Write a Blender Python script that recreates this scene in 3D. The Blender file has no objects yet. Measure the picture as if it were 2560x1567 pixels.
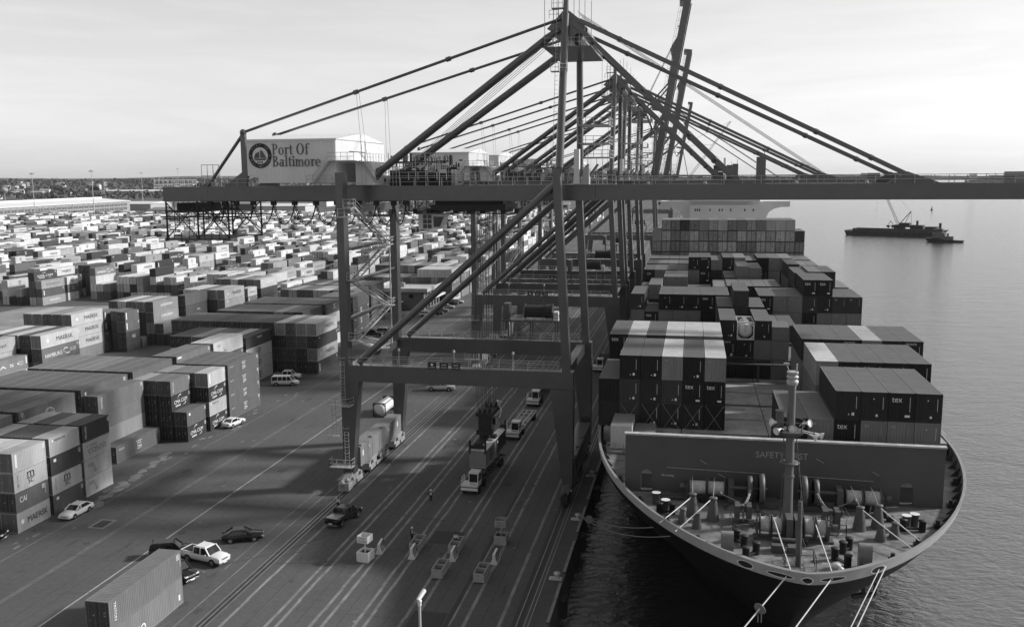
import bpy, math, random
from mathutils import Vector, Matrix
R = math.radians
S = bpy.context.scene
C = S.collection
# ------------------------------------------------------------------ camera, sky, sun
cam = bpy.data.cameras.new('camera')
cam.sensor_width = 36.0
cam.lens = 36.0 * 2310.67 / 2560.0
cam.clip_start = 0.5
cam.clip_end = 30000
camo = bpy.data.objects.new('camera', cam)
C.objects.link(camo)
S.camera = camo
YAW, PITCH, ROLL = 0.1931, 0.1473, -0.00704
_f = Vector((-math.sin(YAW) * math.cos(PITCH), math.cos(YAW) * math.cos(PITCH), -math.sin(PITCH)))
_r = Vector((math.cos(YAW), math.sin(YAW), 0))
_u = _r.cross(_f)
_r2 = _r * math.cos(ROLL) + _u * math.sin(ROLL)
_u2 = _u * math.cos(ROLL) - _r * math.sin(ROLL)
camo.matrix_world = Matrix(((_r2.x, _u2.x, -_f.x, 0), (_r2.y, _u2.y, -_f.y, 0), (_r2.z, _u2.z, -_f.z, 44.086), (0, 0, 0, 1)))

SUN_EL, SUN_AZ = R(30), R(68.7)          # azimuth from +Y towards +X
w = bpy.data.worlds.new('World')
S.world = w
w.use_nodes = True
nt = w.node_tree
nt.nodes.clear()
N = lambda t: nt.nodes.new(t)
out = N('ShaderNodeOutputWorld'); bg = N('ShaderNodeBackground'); sky = N('ShaderNodeTexSky')
sky.sky_type = 'NISHITA'; sky.sun_disc = False
sky.sun_elevation = SUN_EL; sky.sun_rotation = SUN_AZ
sky.altitude = 0; sky.air_density = 1.0; sky.dust_density = 1.0; sky.ozone_density = 1.0
bw = N('ShaderNodeRGBToBW')
tc = N('ShaderNodeTexCoord'); mp = N('ShaderNodeMapping'); mp.inputs['Scale'].default_value = (1.6, 1.6, 13.0)
mp.inputs['Rotation'].default_value = (R(4), R(-5), 0)
nz = N('ShaderNodeTexNoise'); nz.inputs['Scale'].default_value = 3.1; nz.inputs['Detail'].default_value = 9; nz.inputs['Roughness'].default_value = 0.62; nz.inputs['Distortion'].default_value = 0.6
cr = N('ShaderNodeValToRGB'); cr.color_ramp.elements[0].position = 0.42; cr.color_ramp.elements[1].position = 0.78
cr.color_ramp.elements[0].color = (0.94, 0.94, 0.94, 1); cr.color_ramp.elements[1].color = (1.13, 1.13, 1.13, 1)
mul = N('ShaderNodeMath'); mul.operation = 'MULTIPLY'
L = nt.links.new
L(sky.outputs[0], bw.inputs[0]); L(tc.outputs['Generated'], mp.inputs[0]); L(mp.outputs[0], nz.inputs['Vector'])
L(nz.outputs['Fac'], cr.inputs[0]); L(bw.outputs[0], mul.inputs[0]); L(cr.outputs[0], mul.inputs[1])
pw = N('ShaderNodeMath'); pw.operation = 'POWER'; pw.inputs[1].default_value = 0.55     # thin high overcast evens the sky out
sc_ = N('ShaderNodeMath'); sc_.operation = 'MULTIPLY'; sc_.inputs[1].default_value = 1.0
sx_ = N('ShaderNodeSeparateXYZ'); mr = N('ShaderNodeMapRange'); mr.interpolation_type = 'SMOOTHSTEP'     # added gradient: sky brighter ahead, dimmed behind the camera to deepen shade
mr.inputs['From Min'].default_value = -0.45; mr.inputs['From Max'].default_value = 0.5; mr.inputs['To Min'].default_value = 0.95; mr.inputs['To Max'].default_value = 1.5
L(tc.outputs['Generated'], sx_.inputs[0]); L(sx_.outputs[1], mr.inputs['Value']); L(mr.outputs[0], sc_.inputs[1])
L(mul.outputs[0], pw.inputs[0]); L(pw.outputs[0], sc_.inputs[0]); L(sc_.outputs[0], bg.inputs['Color']); bg.inputs['Strength'].default_value = 0.15
L(bg.outputs[0], out.inputs[0])

sd = bpy.data.lights.new('sun', 'SUN'); sd.energy = 2.8; sd.angle = R(4.5); sd.color = (1, 1, 1)
so = bpy.data.objects.new('sun', sd); C.objects.link(so)
sdir = Vector((math.sin(SUN_AZ) * math.cos(SUN_EL), math.cos(SUN_AZ) * math.cos(SUN_EL), math.sin(SUN_EL)))
so.rotation_euler = sdir.to_track_quat('Z', 'Y').to_euler()
so.location = (200, 200, 300)
S.view_settings.view_transform = 'Standard'; S.view_settings.look = 'None'
S.view_settings.exposure = 0.7; S.view_settings.gamma = 1.0; S.view_settings.use_curve_mapping = False

# ------------------------------------------------------------------ materials (the photograph is black and white: all greys)
MATS = {}
def g3(v): return (v, v, v, 1)
def paint(name, v, rough=0.55, var=0.18, scale=1.2, metal=0.0, bump=0.0, spec=0.5, streak=False):
    if name in MATS: return MATS[name]
    m = bpy.data.materials.new(name); m.use_nodes = True
    t = m.node_tree; b = t.nodes['Principled BSDF']
    b.inputs['Roughness'].default_value = rough; b.inputs['Metallic'].default_value = metal
    b.inputs['Specular IOR Level'].default_value = spec
    if var > 0:
        tcn = t.nodes.new('ShaderNodeTexCoord'); n = t.nodes.new('ShaderNodeTexNoise'); r = t.nodes.new('ShaderNodeValToRGB')
        n.inputs['Scale'].default_value = scale; n.inputs['Detail'].default_value = 6; n.inputs['Roughness'].default_value = 0.65
        if streak:
            mpn = t.nodes.new('ShaderNodeMapping'); mpn.inputs['Scale'].default_value = (1, 1, 0.15)
            t.links.new(tcn.outputs['Object'], mpn.inputs[0]); t.links.new(mpn.outputs[0], n.inputs['Vector'])
        else: t.links.new(tcn.outputs['Object'], n.inputs['Vector'])
        r.color_ramp.elements[0].position = 0.3; r.color_ramp.elements[1].position = 0.72
        r.color_ramp.elements[0].color = g3(v * (1 - var)); r.color_ramp.elements[1].color = g3(min(0.9, v * (1 + var)))
        t.links.new(n.outputs['Fac'], r.inputs[0]); t.links.new(r.outputs[0], b.inputs['Base Color'])
        if bump > 0:
            bp = t.nodes.new('ShaderNodeBump'); bp.inputs['Strength'].default_value = bump; bp.inputs['Distance'].default_value = 0.05
            t.links.new(n.outputs['Fac'], bp.inputs['Height']); t.links.new(bp.outputs[0], b.inputs['Normal'])
    else: b.inputs['Base Color'].default_value = g3(v)
    MATS[name] = m
    return m

def container_paint(name, source):
    """weathered container paint; the shade comes from the object's own colour or a mesh attribute"""
    m = bpy.data.materials.new(name); m.use_nodes = True
    t = m.node_tree; b = t.nodes['Principled BSDF']; b.inputs['Roughness'].default_value = 0.6
    b.inputs['Specular IOR Level'].default_value = 0.35
    if source == 'object':
        oi = t.nodes.new('ShaderNodeObjectInfo'); col = oi.outputs['Color']; rnd = oi.outputs['Random']
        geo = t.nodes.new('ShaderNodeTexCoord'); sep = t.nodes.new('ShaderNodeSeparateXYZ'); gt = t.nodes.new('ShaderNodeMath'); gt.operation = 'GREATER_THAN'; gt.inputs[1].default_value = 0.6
        rm = t.nodes.new('ShaderNodeMix'); rm.data_type = 'RGBA'     # roof faces take a tone separate from the walls
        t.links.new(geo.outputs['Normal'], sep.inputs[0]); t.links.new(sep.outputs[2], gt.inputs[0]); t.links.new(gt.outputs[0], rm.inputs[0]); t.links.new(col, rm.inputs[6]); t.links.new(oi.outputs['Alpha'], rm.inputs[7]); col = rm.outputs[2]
    else:
        at = t.nodes.new('ShaderNodeAttribute'); at.attribute_name = 'shade'; col = at.outputs['Color']; rnd = None
    tcn = t.nodes.new('ShaderNodeTexCoord'); n = t.nodes.new('ShaderNodeTexNoise'); n.noise_dimensions = '4D'
    n.inputs['Scale'].default_value = 0.55; n.inputs['Detail'].default_value = 8; n.inputs['Roughness'].default_value = 0.7
    mpn = t.nodes.new('ShaderNodeMapping'); mpn.inputs['Scale'].default_value = (1.4, 1.4, 0.35)
    t.links.new(tcn.outputs['Object'], mpn.inputs[0]); t.links.new(mpn.outputs[0], n.inputs['Vector'])
    if rnd is not None:
        mm = t.nodes.new('ShaderNodeMath'); mm.operation = 'MULTIPLY'; mm.inputs[1].default_value = 57.0
        t.links.new(rnd, mm.inputs[0]); t.links.new(mm.outputs[0], n.inputs['W'])
    r = t.nodes.new('ShaderNodeValToRGB'); r.color_ramp.elements[0].position = 0.25; r.color_ramp.elements[1].position = 0.75
    r.color_ramp.elements[0].color = g3(0.72); r.color_ramp.elements[1].color = g3(1.1)
    mx = t.nodes.new('ShaderNodeMix'); mx.data_type = 'RGBA'; mx.blend_type = 'MULTIPLY'; mx.inputs[0].default_value = 1.0
    t.links.new(n.outputs['Fac'], r.inputs[0]); t.links.new(col, mx.inputs[6]); t.links.new(r.outputs[0], mx.inputs[7])
    # rust and scuff spots
    n2 = t.nodes.new('ShaderNodeTexNoise'); n2.noise_dimensions = '4D'; n2.inputs['Scale'].default_value = 3.2; n2.inputs['Detail'].default_value = 5
    t.links.new(tcn.outputs['Object'], n2.inputs['Vector'])
    if rnd is not None: t.links.new(mm.outputs[0], n2.inputs['W'])
    r2 = t.nodes.new('ShaderNodeValToRGB'); r2.color_ramp.elements[0].position = 0.66; r2.color_ramp.elements[1].position = 0.74
    r2.color_ramp.elements[0].color = g3(0); r2.color_ramp.elements[1].color = g3(0.6)
    t.links.new(n2.outputs['Fac'], r2.inputs[0])
    mx2 = t.nodes.new('ShaderNodeMix'); mx2.data_type = 'RGBA'; mx2.inputs[7].default_value = g3(0.09)
    t.links.new(r2.outputs[0], mx2.inputs[0]); t.links.new(mx.outputs[2], mx2.inputs[6]); t.links.new(mx2.outputs[2], b.inputs['Base Color'])
    MATS[name] = m
    return m
CONT_MAT = container_paint('container_paint', 'object')
STACK_MAT = container_paint('stacked_container_paint', 'attribute')

CRANE = paint('crane_steel_paint', 0.062, 0.4, 0.2, 0.35, spec=0.5)
_cp = CRANE.node_tree.nodes['Principled BSDF']; _cp.inputs['Coat Weight'].default_value = 1.0; _cp.inputs['Coat Roughness'].default_value = 0.22; _cp.inputs['Coat IOR'].default_value = 1.65
CRANE_L = paint('galvanised_handrail', 0.4, 0.5, 0.1)
DARK = paint('dark_machinery', 0.022, 0.6, 0.3)
BLACK = paint('black_rubber', 0.014, 0.7, 0.2)
WHITEP = paint('white_paint', 0.74, 0.4, 0.04, 0.6)
WHITEC = paint('white_cladding', 0.78, 0.6, 0.06, 0.3, streak=True)
LETTER_W = paint('white_lettering', 0.8, 0.6, 0.0)
LETTER_D = paint('dark_lettering', 0.02, 0.6, 0.0)
LETTER_G = paint('weathered_grey_lettering', 0.12, 0.7, 0.45, 0.8)
LETTER_P = paint('faded_lettering', 0.3, 0.7, 0.3, 1.5)
CONCRETE = paint('concrete', 0.34, 0.85, 0.2, 1.6, bump=0.2)
STEEL = paint('bare_steel', 0.3, 0.45, 0.25, 2.0, metal=0.3)
GREYBOX = paint('grey_housing', 0.2, 0.55, 0.15, 0.5)
BOGIE = paint('worn_pale_bogie_paint', 0.3, 0.6, 0.35, 1.4)
def glass(name, v=0.015):
    m = paint(name, v, 0.06, 0.0); m.node_tree.nodes['Principled BSDF'].inputs['Specular IOR Level'].default_value = 0.8
    return m
GLASS = glass('dark_window_glass')

# ------------------------------------------------------------------ mesh builder
class M:
    def __init__(s): s.v = []; s.f = []; s.sm = []; s.mi = []; s.cm = 0
    def add(s, vs, fs, smooth=False):
        o = len(s.v); s.v += [tuple(p) for p in vs]
        for f in fs: s.f.append([o + i for i in f]); s.sm.append(smooth); s.mi.append(s.cm)
    def hexa(s, p): s.add(p, [(0, 3, 2, 1), (4, 5, 6, 7), (0, 1, 5, 4), (1, 2, 6, 5), (2, 3, 7, 6), (3, 0, 4, 7)])
    def box(s, x0, x1, y0, y1, z0, z1):
        s.hexa([(x0, y0, z0), (x1, y0, z0), (x1, y1, z0), (x0, y1, z0), (x0, y0, z1), (x1, y0, z1), (x1, y1, z1), (x0, y1, z1)])
    def frustum(s, b, t, z0, z1):
        s.hexa([(b[0], b[2], z0), (b[1], b[2], z0), (b[1], b[3], z0), (b[0], b[3], z0), (t[0], t[2], z1), (t[1], t[2], z1), (t[1], t[3], z1), (t[0], t[3], z1)])
    def bar(s, p, q, w, h=None, up=(0, 0, 1)):
        h = h or w; p = Vector(p); q = Vector(q); d = (q - p).normalized(); up = Vector(up)
        if abs(d.dot(up)) > 0.98: up = Vector((0, 1, 0))
        a = d.cross(up).normalized() * (w / 2); b = a.normalized().cross(d) * (h / 2)
        s.hexa([p - a - b, p + a - b, p + a + b, p - a + b, q - a - b, q + a - b, q + a + b, q - a + b])
    def tube(s, p, q, r, n=8, r2=None, caps=True, smooth=True):
        r2 = r if r2 is None else r2; p = Vector(p); q = Vector(q); d = (q - p).normalized()
        up = Vector((0, 0, 1)) if abs(d.z) < 0.95 else Vector((1, 0, 0))
        a = d.cross(up).normalized(); b = a.cross(d)
        vs = []
        for c, rr in ((p, r), (q, r2)):
            for i in range(n): t = 2 * math.pi * i / n; vs.append(c + a * (rr * math.cos(t)) + b * (rr * math.sin(t)))
        fs = [(i, (i + 1) % n, n + (i + 1) % n, n + i) for i in range(n)]
        s.add(vs, fs, smooth)
        if caps: s.add(vs[:n], [tuple(range(n))[::-1]]); s.add(vs[n:], [tuple(range(n))])
    def path(s, pts, r, n=6):
        for a, b in zip(pts, pts[1:]): s.tube(a, b, r, n, caps=True)
    def lathe(s, prof, c=(0, 0, 0), n=16, axis='z', smooth=True):
        vs = []
        for r, h in prof:
            for i in range(n):
                t = 2 * math.pi * i / n; x, y = r * math.cos(t), r * math.sin(t)
                p = (x, y, h) if axis == 'z' else ((h, x, y) if axis == 'x' else (y, h, x))
                vs.append((c[0] + p[0], c[1] + p[1], c[2] + p[2]))
        fs = []
        for k in range(len(prof) - 1):
            for i in range(n): j = (i + 1) % n; fs.append((k * n + i, k * n + j, (k + 1) * n + j, (k + 1) * n + i))
        s.add(vs, fs, smooth)
        m = len(prof) - 1
        if prof[0][0] > 1e-4: s.add(vs[:n], [tuple(range(n))[::-1]])
        if prof[m][0] > 1e-4: s.add(vs[m * n:], [tuple(range(n))])
    def prism(s, poly, a, b, plane='xz'):
        f = {'xz': lambda u, w, t: (u, t, w), 'yz': lambda u, w, t: (t, u, w), 'xy': lambda u, w, t: (u, w, t)}[plane]
        n = len(poly); vs = [f(u, w, a) for u, w in poly] + [f(u, w, b) for u, w in poly]
        s.add(vs, [tuple(range(n)), tuple(range(2 * n - 1, n - 1, -1))] + [(i, (i + 1) % n, n + (i + 1) % n, n + i) for i in range(n)])
    def sphere(s, c, r, n=10, m=6, sc=(1, 1, 1)):
        pr = [(r * math.sin(math.pi * k / m), -r * math.cos(math.pi * k / m)) for k in range(m + 1)]
        o = len(s.v); s.lathe([(max(a, 1e-5), h) for a, h in pr], (0, 0, 0), n)
        for i in range(o, len(s.v)): x, y, z = s.v[i]; s.v[i] = (c[0] + x * sc[0], c[1] + y * sc[1], c[2] + z * sc[2])
    def rail(s, pts, h=1.1, step=2.0, r=0.03, mid=True, close=False):
        pts = [Vector(p) for p in pts]
        if close: pts.append(pts[0])
        for a, b in zip(pts, pts[1:]):
            n = max(1, int(round((b - a).length / step))); up = Vector((0, 0, h))
            for i in range(n + 1): q = a.lerp(b, i / n); s.bar(q, q + up, 2 * r)
            s.bar(a + up, b + up, 2 * r)
            if mid: s.bar(a + up * 0.5, b + up * 0.5, 1.6 * r)
    def xf(s, mat, o=0):
        for i in range(o, len(s.v)): s.v[i] = tuple(mat @ Vector(s.v[i]))
    def shift(s, d):
        s.v = [(x + d[0], y + d[1], z + d[2]) for x, y, z in s.v]
    def mesh(s, name, mats):
        me = bpy.data.meshes.new(name); me.from_pydata(s.v, [], s.f)
        for m in (mats if isinstance(mats, (list, tuple)) else [mats]): me.materials.append(m)
        me.polygons.foreach_set('use_smooth', s.sm); me.polygons.foreach_set('material_index', s.mi)
        me.validate(); me.update()
        return me
    def build(s, name, mats, parent=None, org=None):
        if org: s.shift((-org[0], -org[1], -org[2]))
        o = bpy.data.objects.new(name, s.mesh(name, mats)); C.objects.link(o)
        if parent: o.parent = parent
        return o
def tag(o, label=None, cat=None, group=None, kind=None):
    if label: o['label'] = label
    if cat: o['category'] = cat
    if group: o['group'] = group
    if kind: o['kind'] = kind
    return o
def thing(name, label, cat, loc=(0, 0, 0), rz=0.0, group=None):
    o = bpy.data.objects.new(name, None); C.objects.link(o); o.location = loc; o.rotation_euler = (0, 0, rz)
    return tag(o, label, cat, group)
def struct(m, name, mat): return tag(m.build(name, mat), kind='structure')
KIDS = {}
def copy_tree(o, parent=None):
    c = o.copy(); C.objects.link(c)
    if parent: c.parent = parent
    for ch in list(o.children): copy_tree(ch, c)
    return c
# ------------------------------------------------------------------ lettering
TXT = {}
def text2d(s, bold=0.0, wide=1.0):
    bold = 0.0; key = (s, bold)     # stroke offsets break the M, so the plain weight is used
    if key not in TXT:
        cu = bpy.data.curves.new('t', 'FONT'); cu.body = s; cu.offset = bold; cu.resolution_u = 3
        ob = bpy.data.objects.new('t', cu); C.objects.link(ob)
        dg = bpy.context.evaluated_depsgraph_get(); me = bpy.data.meshes.new_from_object(ob.evaluated_get(dg))
        vs = [(v.co.x, v.co.y) for v in me.vertices]; fs = [tuple(p.vertices) for p in me.polygons]
        bpy.data.objects.remove(ob); bpy.data.curves.remove(cu); bpy.data.meshes.remove(me)
        x0 = min(v[0] for v in vs); x1 = max(v[0] for v in vs); y0 = min(v[1] for v in vs); y1 = max(v[1] for v in vs)
        TXT[key] = ([((a - x0) / (x1 - x0), (b - y0) / (y1 - y0)) for a, b in vs], fs, (x1 - x0) / (y1 - y0))
    return TXT[key]
def put_text(m, s, place, u0, v0, W=None, H=None, bold=0.0, rot=0):
    """place(u, v) -> 3D point; text box W x H with lower left at (u0, v0); rot=-90 runs downwards"""
    vs, fs, asp = text2d(s, bold)
    if W is None: W = H * asp
    if H is None: H = W / asp
    if rot == 0: p = [place(u0 + a * W, v0 + b * H) for a, b in vs]
    else: p = [place(u0 + b * H, v0 - a * W) for a, b in vs]
    m.add(p, fs)
def disc(m, place, u, v, ru, rv=None, n=20, r_in=0.0):
    rv = rv or ru; A = [2 * math.pi * i / n for i in range(n)]
    if r_in <= 0: m.add([place(u + ru * math.cos(t), v + rv * math.sin(t)) for t in A], [tuple(range(n))])
    else:
        k = r_in
        m.add([place(u + ru * math.cos(t), v + rv * math.sin(t)) for t in A] + [place(u + k * ru * math.cos(t), v + k * rv * math.sin(t)) for t in A],
              [(i, (i + 1) % n, n + (i + 1) % n, n + i) for i in range(n)])
def star(m, place, u, v, r, n=7, k=0.42):
    for i in range(n):
        t = 2 * math.pi * i / n + math.pi / 2; d = math.pi / n
        m.add([place(u, v), place(u + r * k * math.cos(t - d), v + r * k * math.sin(t - d)), place(u + r * math.cos(t), v + r * math.sin(t)), place(u + r * k * math.cos(t + d), v + r * k * math.sin(t + d))], [(0, 1, 2, 3)])
def quad(m, place, u0, v0, u1, v1): m.add([place(u0, v0), place(u1, v0), place(u1, v1), place(u0, v1)], [(0, 1, 2, 3)])
def arc(m, place, u, v, ru, rv, t0, t1, w0, w1, n=10):
    """tapering swoosh"""
    vs = []
    for i in range(n + 1):
        t = R(t0 + (t1 - t0) * i / n); w_ = w0 + (w1 - w0) * i / n
        vs.append(place(u + ru * math.cos(t), v + rv * math.sin(t))); vs.append(place(u + (ru + w_) * math.cos(t), v + (rv + w_) * math.sin(t)))
    m.add(vs, [(2 * i, 2 * i + 1, 2 * i + 3, 2 * i + 2) for i in range(n)])
# ------------------------------------------------------------------ ground, quay, water
def ground_mat():
    m = bpy.data.materials.new('worn_asphalt'); m.use_nodes = True; t = m.node_tree; b = t.nodes['Principled BSDF']
    b.inputs['Roughness'].default_value = 0.85; b.inputs['Specular IOR Level'].default_value = 0.3
    tcn = t.nodes.new('ShaderNodeTexCoord')
    def noise(sc, det, rough, lo, hi, c0, c1, stretch=None):
        n = t.nodes.new('ShaderNodeTexNoise'); n.inputs['Scale'].default_value = sc; n.inputs['Detail'].default_value = det; n.inputs['Roughness'].default_value = rough
        mp_ = t.nodes.new('ShaderNodeMapping'); mp_.inputs['Scale'].default_value = stretch or (1, 1, 1)
        t.links.new(tcn.outputs['Object'], mp_.inputs[0]); t.links.new(mp_.outputs[0], n.inputs['Vector'])
        r = t.nodes.new('ShaderNodeValToRGB'); r.color_ramp.elements[0].position = lo; r.color_ramp.elements[1].position = hi
        r.color_ramp.elements[0].color = g3(c0); r.color_ramp.elements[1].color = g3(c1)
        t.links.new(n.outputs['Fac'], r.inputs[0]); return r.outputs[0], n
    a, _ = noise(0.05, 8, 0.6, 0.3, 0.7, 0.084, 0.118)
    c, nn = noise(1.6, 8, 0.75, 0.3, 0.75, 0.8, 1.15)
    d, _ = noise(0.55, 5, 0.6, 0.62, 0.72, 1.0, 0.62, (1, 0.22, 1))      # tyre-worn streaks along the lanes
    e, _ = noise(0.33, 4, 0.5, 0.68, 0.74, 1.0, 0.55)                  # oil spots
    f, _ = noise(0.16, 6, 0.7, 0.66, 0.7, 1.0, 1.35, (1, 0.35, 1))     # pale repairs
    cur = a
    for s_ in (c, d, e, f):
        mx = t.nodes.new('ShaderNodeMix'); mx.data_type = 'RGBA'; mx.blend_type = 'MULTIPLY'; mx.inputs[0].default_value = 1
        t.links.new(cur, mx.inputs[6]); t.links.new(s_, mx.inputs[7]); cur = mx.outputs[2]
    t.links.new(cur, b.inputs['Base Color'])
    bp = t.nodes.new('ShaderNodeBump'); bp.inputs['Strength'].default_value = 0.25; bp.inputs['Distance'].default_value = 0.02
    t.links.new(nn.outputs['Fac'], bp.inputs['Height']); t.links.new(bp.outputs[0], b.inputs['Normal'])
    return m
ASPHALT = ground_mat()
QX = -13.15
m = M(); m.box(-6000, QX - 1.9, -150, 2600, -6, 0); m.box(-9000, -400, 2600.01, 9000, -6, 0)
struct(m, 'ground', ASPHALT)
QUAYC = paint('quay_concrete', 0.075, 0.8, 0.25, 0.5)
KERBC = paint('pale_kerb_concrete', 0.24, 0.8, 0.25, 0.9)
m = M(); m.box(QX - 1.9, QX, -150, 2600, -6, 0.02)
for k in range(-12, 180):
    y = k * 12.0 + 1.5
    m.box(QX - 0.34, QX, y, y + 9.2, 0.02, 0.2)
struct(m, 'quay_edge', QUAYC)
m = M()
for k in range(-12, 180):
    y = k * 12.0 + 1.5
    m.box(QX - 0.33, QX - 0.01, y + 0.02, y + 9.18, 0.2, 0.206)
    
struct(m, 'quay_kerb', KERBC)
# painted lane lines, rails, patches: thin sheets above the asphalt
LINE = paint('worn_lane_paint', 0.21, 0.8, 0.45, 0.45)
LINE2 = paint('bright_lane_paint', 0.36, 0.75, 0.25, 0.5)
m = M()
def strip(m, x, w_, y0, y1, z=0.004, jit=0.0):
    y = y0
    while y < y1 - 0.01:
        n = min(y1, y + 4 + 3 * random.random()) if jit else y1
        dx = random.uniform(-jit, jit) if jit else 0
        m.add([(x - w_ / 2 + dx, y, z), (x + w_ / 2 + dx, y, z), (x + w_ / 2 + dx, n, z), (x - w_ / 2 + dx, n, z)], [(0, 1, 2, 3)]); y = n
random.seed(3)
for x in (-45.4, -40.9, -39.9, -36.5, -35.4, -32.3, -31.25, -27.75, -26.7, -23.0, -21.5, -18.1):
    strip(m, x, 0.36, 30, 900, jit=0.05)
struct(m, 'lane_markings', LINE)
m = M()
strip(m, -63.2, 0.2, 20, 900)
struct(m, 'boundary_line', LINE2)
m = M(); strip(m, -70.75, 0.1, 20, 900); strip(m, -71.1, 0.1, 20, 900); strip(m, -78.6, 0.12, 20, 420); strip(m, -49.9, 0.14, 30, 900); strip(m, -51.6, 0.1, 92, 118)
struct(m, 'faint_lane_lines', LINE)
RAILM = paint('rail_groove', 0.03, 0.6, 0.3, 1.0)
RAILS = paint('rail_steel', 0.32, 0.35, 0.2, 1.0, metal=0.6)
m = M()
for x, w_ in ((-47.35, 0.75), (-16.35, 1.1), (-23.3, 0.5)): strip(m, x, w_, -50, 1500, 0.005)
struct(m, 'rail_slots', RAILM)
m = M()
for x in (-47.35, -16.35): m.box(x - 0.05, x + 0.05, -50, 1500, 0.006, 0.05)
for x in (-47.95, -46.8, -15.6, -15.2): m.box(x - 0.04, x + 0.04, -50, 1500, 0.004, 0.02)
struct(m, 'crane_rails', RAILS)
PATCH = paint('fresh_asphalt_patch', 0.045, 0.85, 0.15, 1.2)
m = M()
for x0, x1, y0, y1 in ((-30.9, -27.2, 103.3, 107.4), (-27.2, -23.7, 80.5, 86.0), (-74.9, -73.4, 100.9, 103.2)):
    m.add([(x0, y0, 0.006), (x1, y0, 0.006), (x1, y1, 0.006), (x0, y1, 0.006)], [(0, 1, 2, 3)])
struct(m, 'asphalt_patches', PATCH)
m = M()
for x0, x1, y0, y1 in ((-75.3, -73.0, 100.5, 100.85), (-75.3, -73.0, 103.25, 103.6), (-75.3, -74.95, 100.86, 103.24), (-73.35, -73.0, 100.86, 103.24)):
    m.add([(x0, y0, 0.008), (x1, y0, 0.008), (x1, y1, 0.008), (x0, y1, 0.008)], [(0, 1, 2, 3)])
struct(m, 'drain_frame', paint('dull_drain_concrete', .2, .9, .3, 2))
# paler road sheet between the yard blocks
m = M(); m.add([(-228, 150, .004), (-158, 150, .004), (-168, 301, .004), (-228, 281, .004)], [(0, 1, 2, 3)]); struct(m, 'yard_road', paint('pale_road_surface', .24, .85, .3, .12))
# seams, skid marks, stains and litter on the apron
m = M(); random.seed(9)
for x in (-76.2, -73.4, -67.1, -65.6, -60.2, -56.4, -53.9, -43.1, -38.2, -33.9, -29.4, -25.1, -19.9): strip(m, x, .07, 40, 420, 0.0032, .04)
for k in range(46):
    y = 62 + k * 7.6 + random.uniform(-1, 1); x0 = random.choice([-78, -63, -52, -45, -36]); x1 = x0 + random.uniform(6, 22); m.add([(x0, y, .0034), (min(x1, -15.4), y + .1, .0034), (min(x1, -15.4), y + .17, .0034), (x0, y + .07, .0034)], [(0, 1, 2, 3)])
struct(m, 'pavement_seams', paint('pavement_seam', .05, .9, .3, .8))
m = M()
for k in range(34):
    cx_, cy_, r_, a0 = random.uniform(-75, -19), random.uniform(80, 230), random.uniform(4, 30), random.uniform(0, 6.28); n = 9; sp_ = random.uniform(.15, .7); w_ = random.uniform(.1, .22)
    pts = [(cx_ + r_ * math.cos(a0 + sp_ * i / n), cy_ + r_ * math.sin(a0 + sp_ * i / n), cx_ + (r_ + w_) * math.cos(a0 + sp_ * i / n), cy_ + (r_ + w_) * math.sin(a0 + sp_ * i / n)) for i in range(n + 1)]
    for p, q in zip(pts, pts[1:]):
        if max(p[0], q[0], p[2]) < -15.5: m.add([(p[0], p[1], .0046 + k * 2e-5), (q[0], q[1], .0046 + k * 2e-5), (q[2], q[3], .0046 + k * 2e-5), (p[2], p[3], .0046 + k * 2e-5)], [(0, 1, 2, 3)])
for k in range(60):
    x, y, r_ = random.uniform(-76, -16.5), random.uniform(78, 260), random.uniform(.15, .9); n = 10
    m.add([(x + r_ * random.uniform(.6, 1.1) * math.cos(2 * math.pi * i / n), y + 1.5 * r_ * random.uniform(.6, 1.1) * math.sin(2 * math.pi * i / n), .0086 + k * 2e-5) for i in range(n)], [tuple(range(n))])
struct(m, 'tyre_marks_and_stains', paint('oily_stain', .058, .8, .35, 1.5))
m = M()
for k in range(36):
    x, y, a, b = random.uniform(-80, -17), random.uniform(80, 230), random.uniform(.06, .4), random.uniform(.05, .25); t_ = random.uniform(0, 3); c_, s_ = math.cos(t_), math.sin(t_)
    m.add([(x + a * c_ * i - b * s_ * j, y + a * s_ * i + b * c_ * j, .0102 + k * 1e-5) for i, j in ((-1, -1), (1, -1), (1, 1), (-1, 1))], [(0, 1, 2, 3)])
struct(m, 'pale_scuffs', paint('pale_scuff', .2, .9, .3, 2))
# pale broken concrete strip in front of the nearest stacks
PALE = paint('broken_pale_concrete', 0.2, 0.9, 0.5, 0.6)
m = M()
random.seed(5)
for k in range(26):
    y = 108 + k * 0.95 + random.uniform(-.3, .3); x = -79.6 - k * 0.12 + random.uniform(-.5, .5); r_ = random.uniform(.4, 1.3)
    n = 9; pts = [(x + r_ * random.uniform(.5, 1.1) * math.cos(2 * math.pi * i / n), y + 1.3 * r_ * random.uniform(.5, 1.1) * math.sin(2 * math.pi * i / n), 0.004 + k * 1e-4) for i in range(n)]
    m.add(pts, [tuple(range(n))])
for k in range(40):
    y = random.uniform(85, 180); x = random.uniform(-82, -79); r_ = random.uniform(.15, .7)
    n = 7; pts = [(x + 0.6 * r_ * random.uniform(.5, 1.1) * math.cos(2 * math.pi * i / n), y + 1.6 * r_ * random.uniform(.5, 1.1) * math.sin(2 * math.pi * i / n), 0.0075 + k * 1e-4) for i in range(n)]
    m.add(pts, [tuple(range(n))])
struct(m, 'pavement_repairs', PALE)
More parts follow.
